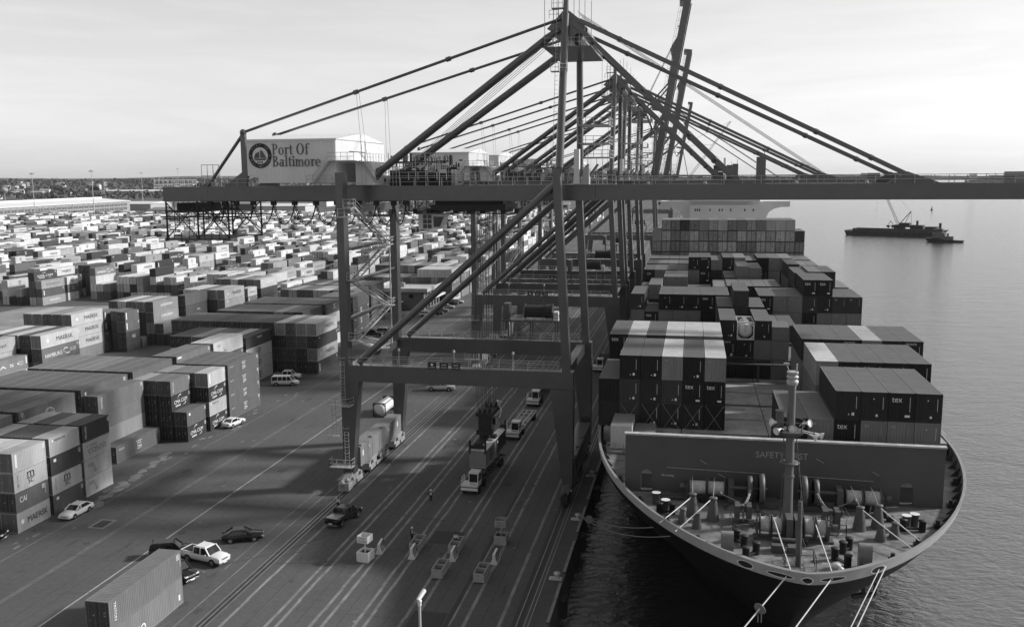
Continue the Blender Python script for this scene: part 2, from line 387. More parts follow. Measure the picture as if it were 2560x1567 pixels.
def water_mat():
    m = bpy.data.materials.new('harbour_water'); m.use_nodes = True; t = m.node_tree; b = t.nodes['Principled BSDF']
    b.inputs['Base Color'].default_value = g3(0.03); b.inputs['Roughness'].default_value = 0.12; b.inputs['IOR'].default_value = 1.95
    b.inputs['Specular IOR Level'].default_value = 0.75
    tcn = t.nodes.new('ShaderNodeTexCoord'); mp_ = t.nodes.new('ShaderNodeMapping'); mp_.inputs['Scale'].default_value = (0.6, 1.0, 1); mp_.inputs['Rotation'].default_value = (0, 0, R(-18))
    t.links.new(tcn.outputs['Object'], mp_.inputs[0])
    hs = []
    for sc, det in ((1.1, 6), (0.16, 3)):
        n = t.nodes.new('ShaderNodeTexNoise'); n.inputs['Scale'].default_value = sc; n.inputs['Detail'].default_value = det; n.inputs['Roughness'].default_value = 0.55; n.inputs['Distortion'].default_value = 0.4
        t.links.new(mp_.outputs[0], n.inputs['Vector']); hs.append(n)
    ad = t.nodes.new('ShaderNodeMath'); ad.operation = 'MULTIPLY_ADD'; ad.inputs[1].default_value = 1.4
    t.links.new(hs[1].outputs['Fac'], ad.inputs[0]); t.links.new(hs[0].outputs['Fac'], ad.inputs[2])
    bp = t.nodes.new('ShaderNodeBump'); bp.inputs['Strength'].default_value = 1.0; bp.inputs['Distance'].default_value = 0.26
    t.links.new(ad.outputs[0], bp.inputs['Height']); t.links.new(bp.outputs[0], b.inputs['Normal'])
    return m
m = M(); m.add([(QX - 0.5, -400, -3.6), (14000, -400, -3.6), (14000, 16000, -3.6), (QX - 0.5, 16000, -3.6)], [(0, 1, 2, 3)])
m.add([(-399.9, 2600.1, -3.6), (QX - 0.5, 2600.1, -3.6), (QX - 0.5, 16000, -3.6), (-399.9, 16000, -3.6)], [(0, 1, 2, 3)])
struct(m, 'water', water_mat())
# ------------------------------------------------------------------ shipping containers
# local frame: origin at the middle of the near end's bottom edge, length along +Y
CW = 1.219
LEN = {20: 6.058, 40: 12.192}
def corr(m, a0, a1, pitch, depth, place, h0, h1):
    """trapezoid corrugation from a0 to a1 along one axis; place(a, d, h)"""
    n = int((a1 - a0) / pitch); p = (a1 - a0) / n; prof = []
    for i in range(n):
        b = a0 + i * p
        prof += [(b, 0), (b + p * .26, 0), (b + p * .5, depth), (b + p * .76, depth)]
    prof.append((a1, 0))
    vs = [place(a, d, h0) for a, d in prof] + [place(a, d, h1) for a, d in prof]; k = len(prof)
    m.add(vs, [(i, i + 1, k + i + 1, k + i) for i in range(k - 1)])
BODY = {}
def body_mesh(size, H, front):
    key = (size, H, front)
    if key in BODY: return BODY[key]
    Lc = LEN[size]; m = M(); e = 0.1
    # posts and rails
    for x in (-CW, CW - e):
        for y in (0, Lc - e): m.box(x, x + e, y, y + e, 0.0, H)
        m.box(x + (0.0 if x < 0 else 0.0), x + e, e, Lc - e, 0.03, 0.17); m.box(x, x + e, e, Lc - e, H - 0.08, H - 0.02)
    for y in (0, Lc - e):
        m.box(-CW + e, CW - e, y, y + e, 0.03, 0.17); m.box(-CW + e, CW - e, y, y + e, H - 0.12, H - 0.02)
    i0, i1 = e, Lc - e; p = 0.278
    corr(m, i0, i1, p, 0.045, lambda a, d, h: (CW - 0.012 - d, a, h), 0.17, H - 0.08)
    corr(m, i0, i1, p, 0.045, lambda a, d, h: (-CW + 0.012 + d, a, h), 0.17, H - 0.08)
    corr(m, i0, i1, 0.3, 0.035, lambda a, d, h: (h, a, H - 0.018 - d), -CW + e, CW - e)
    if front == 'wall': corr(m, -CW + e, CW - e, 0.25, 0.05, lambda a, d, h: (a, 0.012 + d, h), 0.17, H - 0.12)
    elif front == 'far':   # door end small in the picture: leaves, rods and seam in one mesh
        m.box(-CW + e, -0.012, 0.03, 0.06, 0.17, H - 0.12); m.box(0.012, CW - e, 0.03, 0.06, 0.17, H - 0.12)
        for x in (-0.85, -0.38, 0.38, 0.85): m.box(x - 0.03, x + 0.03, -0.012, 0.03, 0.1, H - 0.08)
    corr(m, -CW + e, CW - e, 0.25, 0.05, lambda a, d, h: (a, Lc - 0.012 - d, h), 0.17, H - 0.12)
    m.add([(-CW + .1, .1, .1), (CW - .1, .1, .1), (CW - .1, Lc - .1, .1), (-CW + .1, Lc - .1, .1)], [(0, 1, 2, 3)])
    BODY[key] = m.mesh('container_body', CONT_MAT); return BODY[key]
DOOR = {}
ROD = paint('galvanised_lock_rod', 0.16, 0.5, 0.2); STICK = paint('door_placard', 0.3, 0.6, 0.15, 3)
def door_mesh(side, H):
    key = (side, H)
    if key in DOOR: return DOOR[key]
    m = M(); a, b = (-CW + 0.11, -0.015) if side < 0 else (0.015, CW - 0.11)
    m.box(a, b, 0.035, 0.075, 0.18, H - 0.13)
    for k in range(3):
        z = 0.18 + (H - 0.31) * (k + 0.5) / 3; hh = (H - 0.31) / 3 * 0.36
        m.box(a + 0.06, b - 0.06, 0.02, 0.036, z - hh, z + hh)
    m.cm = 1
    for x in (a + 0.22, b - 0.22):
        m.tube((x, -0.005, 0.09), (x, -0.005, H - 0.06), 0.024, 6)
        for z in (0.12, 0.9, H * 0.62, H - 0.09): m.box(x - 0.06, x + 0.06, -0.012, 0.034, z - 0.03, z + 0.03)
        m.box(x - 0.02, x + 0.32 * (1 if x < (a + b) / 2 else -1) + 0.02 if x < (a + b) / 2 else x + 0.02, -0.03, -0.012, 1.02, 1.07)
    m.cm = 2
    for k in range(2 if side > 0 else 1): m.add([(x, 0.016, z) for x, z in ((b - 0.5, H * .5 + k * .3), (b - 0.28, H * .5 + k * .3), (b - 0.28, H * .5 + .13 + k * .3), (b - 0.5, H * .5 + .13 + k * .3))], [(0, 1, 2, 3)])
    DOOR[key] = m.mesh('container_door', [CONT_MAT, ROD, STICK]); return DOOR[key]
# ---- lettering sets, written in container coordinates on the +X side or the near end
MARK = {}
def mark_mesh(mark, size, H):
    key = (mark, size, H)
    if key in MARK: return MARK[key]
    Lc = LEN[size]; k = Lc / 12.192; m = M()
    side = lambda u, v: (CW + 0.008, u, v)
    end = lambda u, v: (u, -0.004 if mark == 'tex' else -0.02, v)
    mats = [LETTER_W]; hz = H - 2.591
    def vert(u, top, s_, h_, w_): put_text(m, s_, side, u, top, W=w_, H=h_, rot=-90, bold=.02)
    def codes(u=0.93):
        for q in range(4): quad(m, side, Lc * u, H - .35 - q * .16, Lc * u + .5, H - .29 - q * .16)
        quad(m, side, Lc * u + .62, H - 1.7, Lc * u + .66, H - .3) if Lc * u + .7 < Lc else None
    if mark == 'star_word':
        mats = [LETTER_D, LETTER_W]; put_text(m, 'MAERSK', side, Lc * .40 if size == 40 else Lc * .3, .85 + hz / 2, W=Lc * (.44 if size == 40 else .62), H=.95 if size == 40 else .78, bold=.012)
        m.cm = 1; star(m, side, Lc * .17 if size == 40 else Lc * .15, 1.3 + hz / 2, .62 if size == 40 else .45)
    elif mark == 'word_line':
        mats = [LETTER_D, LETTER_W]; put_text(m, 'MAERSK LINE', side, Lc * .17, 1.95 + hz, W=Lc * .36, H=.28, bold=.01); m.cm = 1; star(m, side, Lc * .11, 2.08 + hz, .25)
    elif mark in ('msc', 'msc_w'):
        mats = [LETTER_D if mark == 'msc' else LETTER_P]; c = Lc * .5
        put_text(m, 'm', side, c - .62, 1.35 + hz / 2, W=1.24, H=.78, bold=.05); put_text(m, 'SC', side, c - .5, .6 + hz / 2, W=1.0, H=.62, bold=.03)
        quad(m, side, c - .75, 1.28 + hz / 2, c + .75, 1.35 + hz / 2)
        vert(Lc * .1, 2.2 + hz, 'MSCU 481', .18, 1.6)
    elif mark == 'cai': put_text(m, 'CAI', side, Lc * .12, 1.2, W=1.25, H=.72, bold=.05); codes(.8)
    elif mark == 'cma':
        put_text(m, 'CMA CGM', side, Lc * .14, .95 + hz / 2, W=Lc * .66, H=.62, bold=.03)
        arc(m, side, Lc * .46, 1.5 + hz / 2, Lc * .14, .75, 165, 75, .02, .16); arc(m, side, Lc * .6, .95 + hz / 2, Lc * .13, .5, -95, -20, .02, .16)
        for q in range(2): quad(m, side, Lc * .2, .62 - q * .16 + hz / 2, Lc * .46, .7 - q * .16 + hz / 2)
        codes(.9)
    elif mark == 'zim':
        c = Lc * .5; put_text(m, 'ZIM', side, c - .55, .75 + hz / 2, W=1.15, H=.6, bold=.05)
        for i in range(4): disc(m, side, c - .55 + .38 * i, 2.05 + hz / 2, .11, n=8)
        for i in range(3): disc(m, side, c - .36 + .38 * i, 1.7 + hz / 2, .11, n=8)
        put_text(m, 'ZCSU 273', side, Lc * .06, H - .75, W=1.3, H=.22, bold=.02); codes(.93)
    elif mark == 'seven': put_text(m, 'L  YANG', side, Lc * .14, 1.75, W=2.2, H=.32, bold=.01); put_text(m, 'COSCO', side, Lc * .18, .8, W=Lc * .66, H=.68); mats = [LETTER_P if False else LETTER_G]
    elif mark == 'cosco_dome':
        c = Lc * .52; put_text(m, 'COSCO', side, c - 1.15, .75, W=2.3, H=.5, bold=.03)
        arc(m, side, c, 1.2, .95, .75, 10, 170, .07, .07, 12); arc(m, side, c, 1.25, .45, .7, 10, 170, .05, .05, 12); codes(.03); vert(Lc * .05, 2.0, 'CBHU', .22, 1.3)
    elif mark == 'cosco': mats = [LETTER_D]; put_text(m, 'COSCO', side, Lc * .2, 1.0 + hz / 2, W=Lc * .6, H=.5)
    elif mark == 'cccl': mats = [LETTER_D, LETTER_P]; put_text(m, 'CCCL', side, Lc * .12, 1.55 + hz, W=1.35, H=.42, bold=.01); m.cm = 1; quad(m, side, Lc * .34, .5, Lc * .44, .85); arc(m, side, Lc * .34, .95, .22, .25, -60, 120, .05, .2)
    elif mark == 'triton': vert(Lc * .06 if size == 40 else Lc * .1, 2.25 + hz, 'TRITON', .34, 1.8); codes(.93)
    elif mark == 'panel': quad(m, side, Lc * .07, .6, Lc * .07 + .38, 2.3); codes(.9)
    elif mark == 'uasc': put_text(m, 'U A S C', side, Lc * .1, .85, W=Lc * .78, H=.62, bold=.06); quad(m, side, Lc * .94, .8, Lc * .94 + .35, 2.3)
    elif mark == 'lloyd': mats = [LETTER_D]; put_text(m, 'Hapag-Lloyd', side, Lc * .18, .95, W=Lc * .6, H=.75)
    elif mark == 'hsud':
        put_text(m, 'HAMBURG', side, Lc * .08, .75, W=Lc * .44, H=.85, bold=.005); put_text(m, 'S\u00dcD', side, Lc * .74, 1.05, W=Lc * .16, H=.85, bold=.005)
        arc(m, side, Lc * .62, .35, 1.1, 1.5, 150, 60, .04, .25); arc(m, side, Lc * .66, 2.3, 1.2, 1.5, 215, 300, .04, .28); codes(.93)
    elif mark == 'ever': put_text(m, 'EVERGREEN', side, Lc * .3, 1.0 + hz / 2, W=Lc * .46, H=.7, bold=.04)
    elif mark == 'acl': put_text(m, 'ACL', side, Lc * .42, 1.0, W=1.5, H=.6, bold=.05); arc(m, side, Lc * .42 + .75, .95, .8, .12, 200, 340, .06, .06)
    elif mark == 'script':
        put_text(m, 'Safmarine', side, Lc * .3, .9 + hz / 2, W=Lc * .36, H=.95)
    elif mark == 'capital': put_text(m, 'Capital', side, Lc * .42, 1.6 + hz, W=2.3, H=.55)
    elif mark == 'cronos_side': put_text(m, 'CRONOS', side, Lc * .06, 2.1 + hz, W=1.7, H=.3, bold=.02)
    elif mark == 'label': quad(m, side, .35, 2.0 + hz, 1.7, 2.3 + hz); codes(.93)
    elif mark == 'dot': quad(m, side, Lc * .1, 1.8 + hz, Lc * .1 + .5, 2.2 + hz); codes(.93)
    elif mark == 'slash': put_text(m, 'S', side, Lc * .1, 1.9 + hz, W=.5, H=.4); quad(m, side, Lc * .16, 2.05 + hz, Lc * .3, 2.15 + hz)
    elif mark == 'roundel': disc(m, side, Lc * .55, 1.35, .62); codes(.93)
    elif mark == 'taco': put_text(m, 'taco', side, 2.4, .5, W=3.0, H=.95, bold=.05); quad(m, side, Lc * .93, .6, Lc * .93 + .3, 1.2)
    elif mark == 'isc': put_text(m, 'SC|', side, Lc * .5, .8, W=1.5, H=.6, bold=.04)
    # lettering on the near end of the ship's containers
    elif mark == 'tex':
        put_text(m, 'tex', end, -.95, H - .95, W=.95, H=.46); quad(m, end, .72, H - 1.9, .76, H - .45); quad(m, end, .3, .45, .78, .68)
    elif mark == 'end_codes': quad(m, end, .74, H - 1.75, .78, H - .5); quad(m, end, .35, .45, .6, .75); m.add([end(.0, .5), end(.16, .5), end(.08, .66)], [(0, 1, 2)])
    elif mark == 'end_codes2': quad(m, end, .74, H - 1.75, .78, H - .5); m.add([end(-.2, H - .75), end(-.04, H - .75), end(-.12, H - .58)], [(0, 1, 2)]); quad(m, end, .1, .42, .3, .66)
    elif mark == 'end_cronos': put_text(m, 'CRONOS', end, -.95, H - .52, W=1.35, H=.26, bold=.02); quad(m, end, .74, H - 1.9, .78, H - .7); quad(m, end, .4, .45, .7, .8)
    elif mark == 'end_zim': put_text(m, 'ZIM', end, -.45, H - 1.2, W=.9, H=.42, bold=.05)
    elif mark == 'end_pale': mats = [LETTER_P]; quad(m, end, -.85, H - .62, -.45, H - .42); quad(m, end, .68, H - 1.6, .74, H - .4)
    MARK[key] = m.mesh('container_lettering', mats) if m.f else None
    return MARK[key]
MARK_WORDS = {'star_word': 'bold dark lettering', 'word_line': 'small dark lettering', 'msc': 'a dark two-line emblem', 'msc_w': 'a faded two-line emblem', 'cai': 'a white three-letter word', 'cma': 'white swoosh lettering',
  'zim': 'white dots over lettering', 'seven': 'faded wide lettering', 'cosco_dome': 'a white dome emblem', 'cosco': 'spaced dark lettering', 'cccl': 'small dark initials', 'triton': 'white vertical lettering', 'panel': 'a white vertical panel',
  'uasc': 'wide-spaced white letters', 'lloyd': 'thin dark lettering', 'hsud': 'a white bird emblem', 'ever': 'wide white lettering', 'acl': 'short white lettering', 'script': 'white script lettering', 'capital': 'small white lettering',
  'label': 'a white corner label', 'dot': 'a small white patch', 'slash': 'a white arrow mark', 'roundel': 'a white roundel', 'taco': 'big white lettering', 'isc': 'white letters and bar', 'tex': 'three white end letters', 'end_codes': 'white end codes',
  'end_codes2': 'a white end triangle', 'end_cronos': 'a white end word', 'end_zim': 'white end lettering', 'end_pale': 'pale end codes'}
def shade_word(v): return 'white' if v >= .55 else 'pale grey' if v >= .34 else 'mid grey' if v >= .17 else 'dark grey' if v >= .075 else 'near black'
ORD = ['first', 'second', 'third', 'fourth', 'fifth', 'sixth', 'seventh', 'eighth', 'ninth', 'tenth', 'eleventh', 'twelfth', 'thirteenth', 'fourteenth', 'fifteenth', 'sixteenth', 'seventeenth', 'eighteenth', 'nineteenth', 'twentieth']
ORD += ['twenty-' + o for o in ORD[:9]] + ['thirtieth'] + ['thirty-' + o for o in ORD[:9]] + ['fortieth'] + ['forty-' + o for o in ORD[:9]] + ['fiftieth'] + ['fifty-' + o for o in ORD[:9]]
CONT = []       # (x, y, z, size, H, shade, mark, front, place words, group, far)
def cont(x, y, z, size, H, shade, mark, front, where, group):
    CONT.append((x, y, z, size, H, shade, mark, front, where, group))
G1, G2, G3, GS = 'containers in the near yard block', 'containers in the second yard block', 'containers in the far yard', 'containers stacked on the ship'
P = 2.7
# -- near yard block: columns counted from the quay lane; right edge of the first column at X = -82.5
def colx(c): return -82.5 - CW - c * 2.56
W_, L_, M_, D_, K_ = .66, .42, .2, .1, .035
def stack(x, y, size, tiers, where, group, front='door', hide=0):
    """tiers listed from the ground up: (shade, mark[, height])"""
    z = 0.0; n = len(tiers)
    for i, t in enumerate(tiers):
        Hh = t[2] if len(t) > 2 else 2.591
        tw = 'only tier' if n == 1 else 'top tier' if i == n - 1 else 'ground tier' if i == 0 else 'second tier' if i == 1 else 'third tier'
        cont(x, y, z, size, Hh, t[0], t[1], front, tw + ', ' + where, group); z += Hh + 0.012
rng = random.Random(11)
def rshade(r=rng): return r.choice([.74, .7, .66, .62, .7, .55, .42, .36, .24, .17, .14, .12, .1, .07, .05])
def rmark(v, r=rng, size=40):
    if v >= .5: return r.choice(['star_word', 'star_word', 'msc', 'msc', 'word_line', 'ever', None])
    if v >= .3: return r.choice(['msc', 'ever', 'cosco', None, 'word_line'])
    return r.choice(['triton', 'dot', 'label', 'zim', 'cma', 'hsud', None, None, 'panel', 'msc_w'])
def where1(c, row): return ORD[c] + ' stack from the lane, ' + row
HC = 2.896
# twenty-foot bays nearest the camera
rowA = [('A', 97.1, 'nearest row'), ('B', 103.9, 'second row'), ('C', 110.6, 'third row')]
right = {'A': [(L_, 'star_word'), (.15, 'cai'), (.5, 'msc'), (.5, 'panel')], 'B': [(.13, 'dot'), (.5, 'msc'), (.075, 'dot'), (.48, 'word_line')], 'C': [(.62, 'cccl'), (.52, 'cccl'), (.5, 'seven'), (.06, 'triton')]}
tops = {'A': [.6, .62, .6, .58], 'B': [.09, .1, .5, .5], 'C': [.33, .1, .46, .46]}
for k, y, nm in rowA:
    stack(colx(0), y, 20, right[k], where1(0, nm), G1)
    for c in range(1, 4 if k != 'A' else 5):
        sh = [(rshade(), None) for _ in range(3)] + [(tops[k][c - 1], rng.choice(['dot', None]))]
        if k == 'A' and c == 1: sh = [(.2, None), (.05, None), (.3, None), (.6, None)]
        stack(colx(c), y, 20, sh, where1(c, nm), G1)
# forty-foot bays: columns 5 onwards, four high-cubes
bays = [(98.0, 'nearest row'), (111.5, 'third row'), (125.2, 'fourth row'), (138.9, 'fifth row'), (152.6, 'seventh row'), (166.1, 'eighth row'), (179.6, 'ninth row'), (193.1, 'tenth row'), (209.4, 'eleventh row'), (223.6, 'twelfth row')]
topsh = {0: [.2, .12, .18, .2, .2, .2], 1: [.17, .11, .17, .13, .16, .17, .15, .14], 2: [.13, .15, .13, .14, .16, .15, .15, .12], 3: [.15, .17, .16, .24, .25, .2, .24, .24], 4: [.19, .2], 5: [.62, .6], 6: [.08, .5, .09, .14, .4, .12, .1], 7: [.1, .11, .14, .12, .13, .11, .17, .16, .17, .18], 8: [.13, .14, .38, .12, .12, .13, .11, .14, .12], 9: [.14, .12, .13, .16, .13, .12, .2, .2, .22]}
marks = {1: 'cosco_dome', 2: 'panel', 3: 'isc', 4: 'label', 5: 'cccl', 6: 'capital', 8: None, 9: 'zim'}
for b, (y, nm) in enumerate(bays):
    for i, v in enumerate(topsh[b]):
        c = 4 + i; x = -93.0 - CW - i * 2.56
        hh = HC if b not in (6,) else 2.591
        t = [(rshade(), rmark(.1) if i == 0 else None, hh) for _ in range(3)] + [(v, marks.get(b) if i == 0 else None, hh)]
        if b == 6 and i == 0: t = [(.42, 'msc', hh), (.42, 'msc', hh), (.45, 'msc', hh), (.06, 'capital', hh)]
        if b == 2 and i == 0: t = [(.13, None, hh)] * 3 + [(.14, 'panel', hh)]
        if b == 5 and i == 0: t = [(.1, None, hh)] * 2 + [(.12, 'label', hh), (.62, 'cccl', hh)]
        if b == 7: t = [(rng.choice([.05, .07, .1]), None, hh) for _ in range(3)] + [(v, None, hh)]
        stack(x, y, 40, t, where1(c, nm), G1)
# the grey forty-foot stack beside the open ground slot, and the single box on the ground
stack(colx(3) + .0, 125.2, 40, [(.25, None), (.3, None), (.2, None), (.19, 'triton', HC)], where1(3, 'fourth row'), G1)
stack(-54.18 + CW, 71.2, 40, [(.24, 'taco', HC), (.19, 'triton', HC)], 'alone on the open apron beside the parked cars', 'containers alone on the apron')
stack(colx(2) + .0, 125.2, 40, [(.14, 'zim', 2.7)], where1(2, 'fourth row'), G1)
stack(colx(0) - .45, 138.2, 20, [(.055, 'cma'), (.15, 'dot')], where1(0, 'fifth row'), G1)
stack(colx(1) - .6, 138.2, 20, [(.05, None), (.06, None), (.05, 'cma'), (.2, 'triton')], where1(1, 'fifth row'), G1)
stack(colx(2) - .7, 138.2, 20, [(.05, None), (.05, None), (.06, None), (.2, None)], where1(2, 'fifth row'), G1)
stack(colx(3) - .75, 138.2, 20, [(.06, None), (.05, None), (.06, None), (.36, None)], where1(3, 'fifth row'), G1)
s8 = [[(.055, 'cma'), (.5, 'word_line'), (.055, 'cma'), (.58, 'panel')], [(.06, None), (.05, None), (.05, None), (.24, None)], [(.05, None), (.06, None), (.05, None), (.15, None)], [(.05, None), (.06, None), (.05, None), (.3, None)]]
for c in range(4): stack(colx(c) - .15, 145.1, 20, s8[c], where1(c, 'sixth row'), G1)
for c in range(4): stack(colx(c) - .25, 152.4, 40, [(.15, 'zim' if c == 0 else None)] * 4, where1(c, 'seventh row'), G1)
s13 = [[(.1, 'panel', HC), (.5, 'star_word', HC), (.1, 'dot', HC), (.66, 'star_word', HC)], [(.07, None, HC), (.08, None, HC), (.22, None, HC), (.6, None, HC)], [(.1, None, HC), (.15, None, HC), (.16, None, HC), (.24, None, HC)], [(.1, None, HC), (.14, None, HC), (.06, None, HC), (.62, None, HC)]]
for c in range(4): stack(colx(c) - .1, 193.1, 40, s13[c], where1(c, 'tenth row'), G1)
for i, v in enumerate([.12, .13, .12, .1]): stack(-93.0 + 2.56 * 1 - CW - i * 2.56 - .3, 237.6, 40, [(.1, 'zim' if i == 0 else None, HC)] * 3 + [(v, None, HC)], where1(3 + i, 'thirteenth row'), G1)
# near block beyond the office building
for b, y in enumerate((252, 266, 315.0, 328.7, 342.4, 356.1, 369.8, 384, 398, 412, 426, 440)):
    for i in range(13):
        if b < 2 and i < 4: continue
        n = rng.choice([1, 2, 3, 3, 4, 4]) if b > 3 else 4
        if b == 2: n = 4 if i < 5 else 3
        x = (-83.2 if b >= 2 else -85.5) - CW - i * 2.56
        v = [rng.choice([.09, .12, .07, .2, .3, .15]) for _ in range(n)]; v[-1] = rng.choice([.5, .2, .14, .4, .12])
        if b == 2 and i < 5: v[-1] = .5; v[0] = .6 if i == 0 else v[0]
        stack(x, y, 40, [(q, rmark(q) if i == 0 else None, HC) for q in v], where1(i, ORD[13 + b] + ' row'), G1, 'far')
# -- second yard block
def w2(c, row): return ORD[c] + ' stack in, ' + row + ' of second block'
def col2(c): return -134.0 - CW - c * 2.7
B2 = [
 (155.8, 1, [[(.4, None), (.3, 'uasc'), (.26, 'uasc')]], 'front row', 2.591),
 (155.8, 2, [[(.5, None, HC), (.3, None, HC), (.4, 'lloyd', HC), (.45, 'lloyd', HC)]], 'front row', HC),
 (168.9, 0, [[(.3, None), (.2, 'hsud'), (.2, 'hsud'), (.62, 'star_word')], [(.06, None), (.2, None), (.06, None), (.12, None)], [(.05, None), (.22, None), (.05, None), (.64, None)], [(.1, None), (.2, None), (.22, None), (.14, None)], [(.1, None), (.2, None), (.22, None), (.64, None)]], 'second row', HC),
 (197.1, 5, [[(.26, 'dot'), (.55, 'star_word'), (.55, 'star_word'), (.6, 'star_word')], [(.3, None), (.1, None), (.2, None), (.34, None)], [(.1, None), (.06, None), (.05, None), (.3, None)], [(.1, None), (.06, None), (.07, None), (.5, None)], [(.1, None), (.2, None), (.22, None), (.5, None)]], 'third row', HC),
]
for y, c0, cols, row, hh in B2:
    for i, t in enumerate(cols): stack(col2(c0 + i), y, 40, [(q[0], q[1], hh) for q in t], w2(c0 + i, row), G2)
stack(col2(5) - .6, 210.6, 20, [(.25, None), (.2, 'dot'), (.12, 'panel'), (.13, 'panel')], w2(5, 'fourth row'), G2)
stack(col2(3), 210.6, 20, [(.1, None), (.07, 'acl'), (.16, 'panel'), (.16, 'panel')], w2(3, 'fourth row'), G2)
stack(col2(4) + .1, 212.0, 20, [(.1, None), (.1, None), (.1, None), (.14, None)], w2(4, 'fourth row'), G2)
stack(col2(3) - .3, 217.6, 20, [(.1, None)], w2(3, 'fifth row'), G2)
for c, t in ((0, [(.08, 'msc_w')]), (1, [(.1, None), (.32, 'ever')]), (2, [(.1, None), (.33, 'ever'), (.33, 'ever'), (.3, 'ever')]), (3, [(.1, None), (.1, None), (.1, None), (.6, None)]), (4, [(.1, None), (.1, None), (.1, None), (.2, None)]), (5, [(.1, None), (.1, None), (.1, None), (.62, None)]), (6, [(.1, None), (.2, None), (.1, None), (.15, None)])):
    stack(col2(c + 1) + 1.2, 221.5, 40, [(q, k, HC) for q, k in t], w2(c, 'sixth row'), G2)
stack(col2(2), 235.0, 40, [(.08, 'isc', HC), (.08, 'isc', HC), (.1, 'isc', HC), (.14, None, HC)], w2(2, 'seventh row'), G2)
for i in range(5):
    t = [[(.2, None), (.1, None), (.5, 'dot'), (.62, 'star_word')], [(.1, None), (.06, None), (.1, None), (.6, None)], [(.1, None), (.05, None), (.06, None), (.14, None)], [(.2, None), (.15, None), (.2, None), (.63, None)], [(.06, None), (.16, None), (.1, None), (.62, None)]][i]
    stack(col2(i) - .6, 248.4, 40, [(q, k, HC) for q, k in t], w2(i, 'eighth row'), G2)
stack(col2(0) - .4, 262.5, 20, [(.1, None), (.55, 'cosco'), (.2, 'panel'), (.6, 'cosco')], w2(0, 'ninth row'), G2)
for i in range(6): stack(col2(i + 1), 276, 40, [(.2, None, HC), (.1, None, HC), (.1, None, HC), ([.62, .2, .15, .62, .16, .2][i], 'ever' if i == 0 else None, HC)], w2(i + 1, 'tenth row'), G2)
for i in range(6): stack(col2(i + 2), 263, 40, [(.1, None, HC), (.1, None, HC), (.12, None, HC)], w2(i + 2, 'ninth row'), G2)
for i in range(5):
    t = [[(.2, 'dot'), (.15, None), (.22, 'script'), (.6, 'star_word')], [(.05, None), (.16, None), (.1, None), (.62, None)], [(.05, None), (.05, None), (.06, None), (.2, None)], [(.2, None), (.14, None), (.2, None), (.64, None)], [(.06, None), (.16, None), (.1, None), (.3, None)]][i]
    stack(col2(i + 3) + 1.2, 317, 40, [(q, k) for q, k in t], w2(i, 'thirteenth row'), G2, 'far')
for r_, y in enumerate((290, 303.5, 331, 344.6, 358, 372, 386, 400)):
    for i in range(13):
        n = rng.choice([0, 1, 2, 3, 3, 4, 4]) if i > 0 else rng.choice([3, 4])
        if n: stack(col2(i), y, 40, [(q, rmark(q) if rng.random() < .7 else None, HC) for q in [rshade() for _ in range(n)]], w2(i, ORD[10 + r_ + (1 if r_ > 1 else 0)] + ' row'), G2, 'far')
# -- far yard: stacks across the wide road and beyond
def w3(c, row): return ORD[c] + ' stack in, ' + ORD[row] + ' row of far yard'
k = 0
for xb in range(9):
    for r_ in range(44):
        y = (304 if xb == 0 else 282) + r_ * 13.7 + (xb % 3) * 4
        for i in range(18):
            x = -171 - xb * 55 - i * 2.72
            if y > 870 or x < -0.9 * y - 40: continue
            if xb == 1 and y < 296 and i > 5: continue
            n = rng.choice([0, 1, 2, 2, 3, 3, 3, 4, 4])
            q = [rshade() for _ in range(n)]
            if n: stack(x, y, 40 if rng.random() < .85 else 20, [(v, rmark(v) if rng.random() < .8 else None, HC) for v in q], w3(i, r_) + ', ' + ORD[xb] + ' lane', G3, 'far')
for xb in range(3):
    for r_ in range(40):
        y = 418 + r_ * 13.7
        for i in range(14):
            x = -92 - xb * 45 - i * 2.75
            if y > 960: continue
            n = rng.choice([0, 1, 2, 3, 3, 4, 4])
            q = [rshade() for _ in range(n)]
            if n: stack(x, y, 40, [(v, rmark(v) if rng.random() < .8 else None, HC) for v in q], w3(i, r_) + ', ' + ORD[xb + 9] + ' lane', G3, 'far')
# ------------------------------------------------------------------ containers on the ship
def sx(c): return -10.75 + 2.505 * c + CW
ZB = 14.12
def deck(bay, y, c, tiers, size=40, front='wall', base=ZB):
    z = base; n = len(tiers)
    for i, t in enumerate(tiers):
        Hh = t[2] if len(t) > 2 else HC
        tw = 'only tier' if n == 1 else 'top tier' if i == n - 1 else 'lowest tier' if i == 0 else 'tier ' + ORD[i]
        cont(sx(c), y, z, size, Hh, t[0], t[1], front, tw + ', ' + ORD[c] + ' stack from quay, ' + ORD[bay] + ' ship bay', GS); z += Hh + 0.02
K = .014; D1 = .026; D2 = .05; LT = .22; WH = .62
# first bay behind the breakwater wall
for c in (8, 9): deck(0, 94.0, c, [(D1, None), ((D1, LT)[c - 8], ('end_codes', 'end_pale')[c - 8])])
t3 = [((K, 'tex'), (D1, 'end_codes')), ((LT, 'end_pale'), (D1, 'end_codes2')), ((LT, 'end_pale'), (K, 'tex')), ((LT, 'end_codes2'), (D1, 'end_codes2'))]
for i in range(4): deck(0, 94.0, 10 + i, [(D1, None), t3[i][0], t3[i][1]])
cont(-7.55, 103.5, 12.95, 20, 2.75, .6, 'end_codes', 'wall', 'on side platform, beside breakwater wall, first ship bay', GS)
cont(-5.0, 103.8, 12.2, 20, 2.4, .45, None, 'wall', 'lowest box beside breakwater wall, first ship bay', GS)
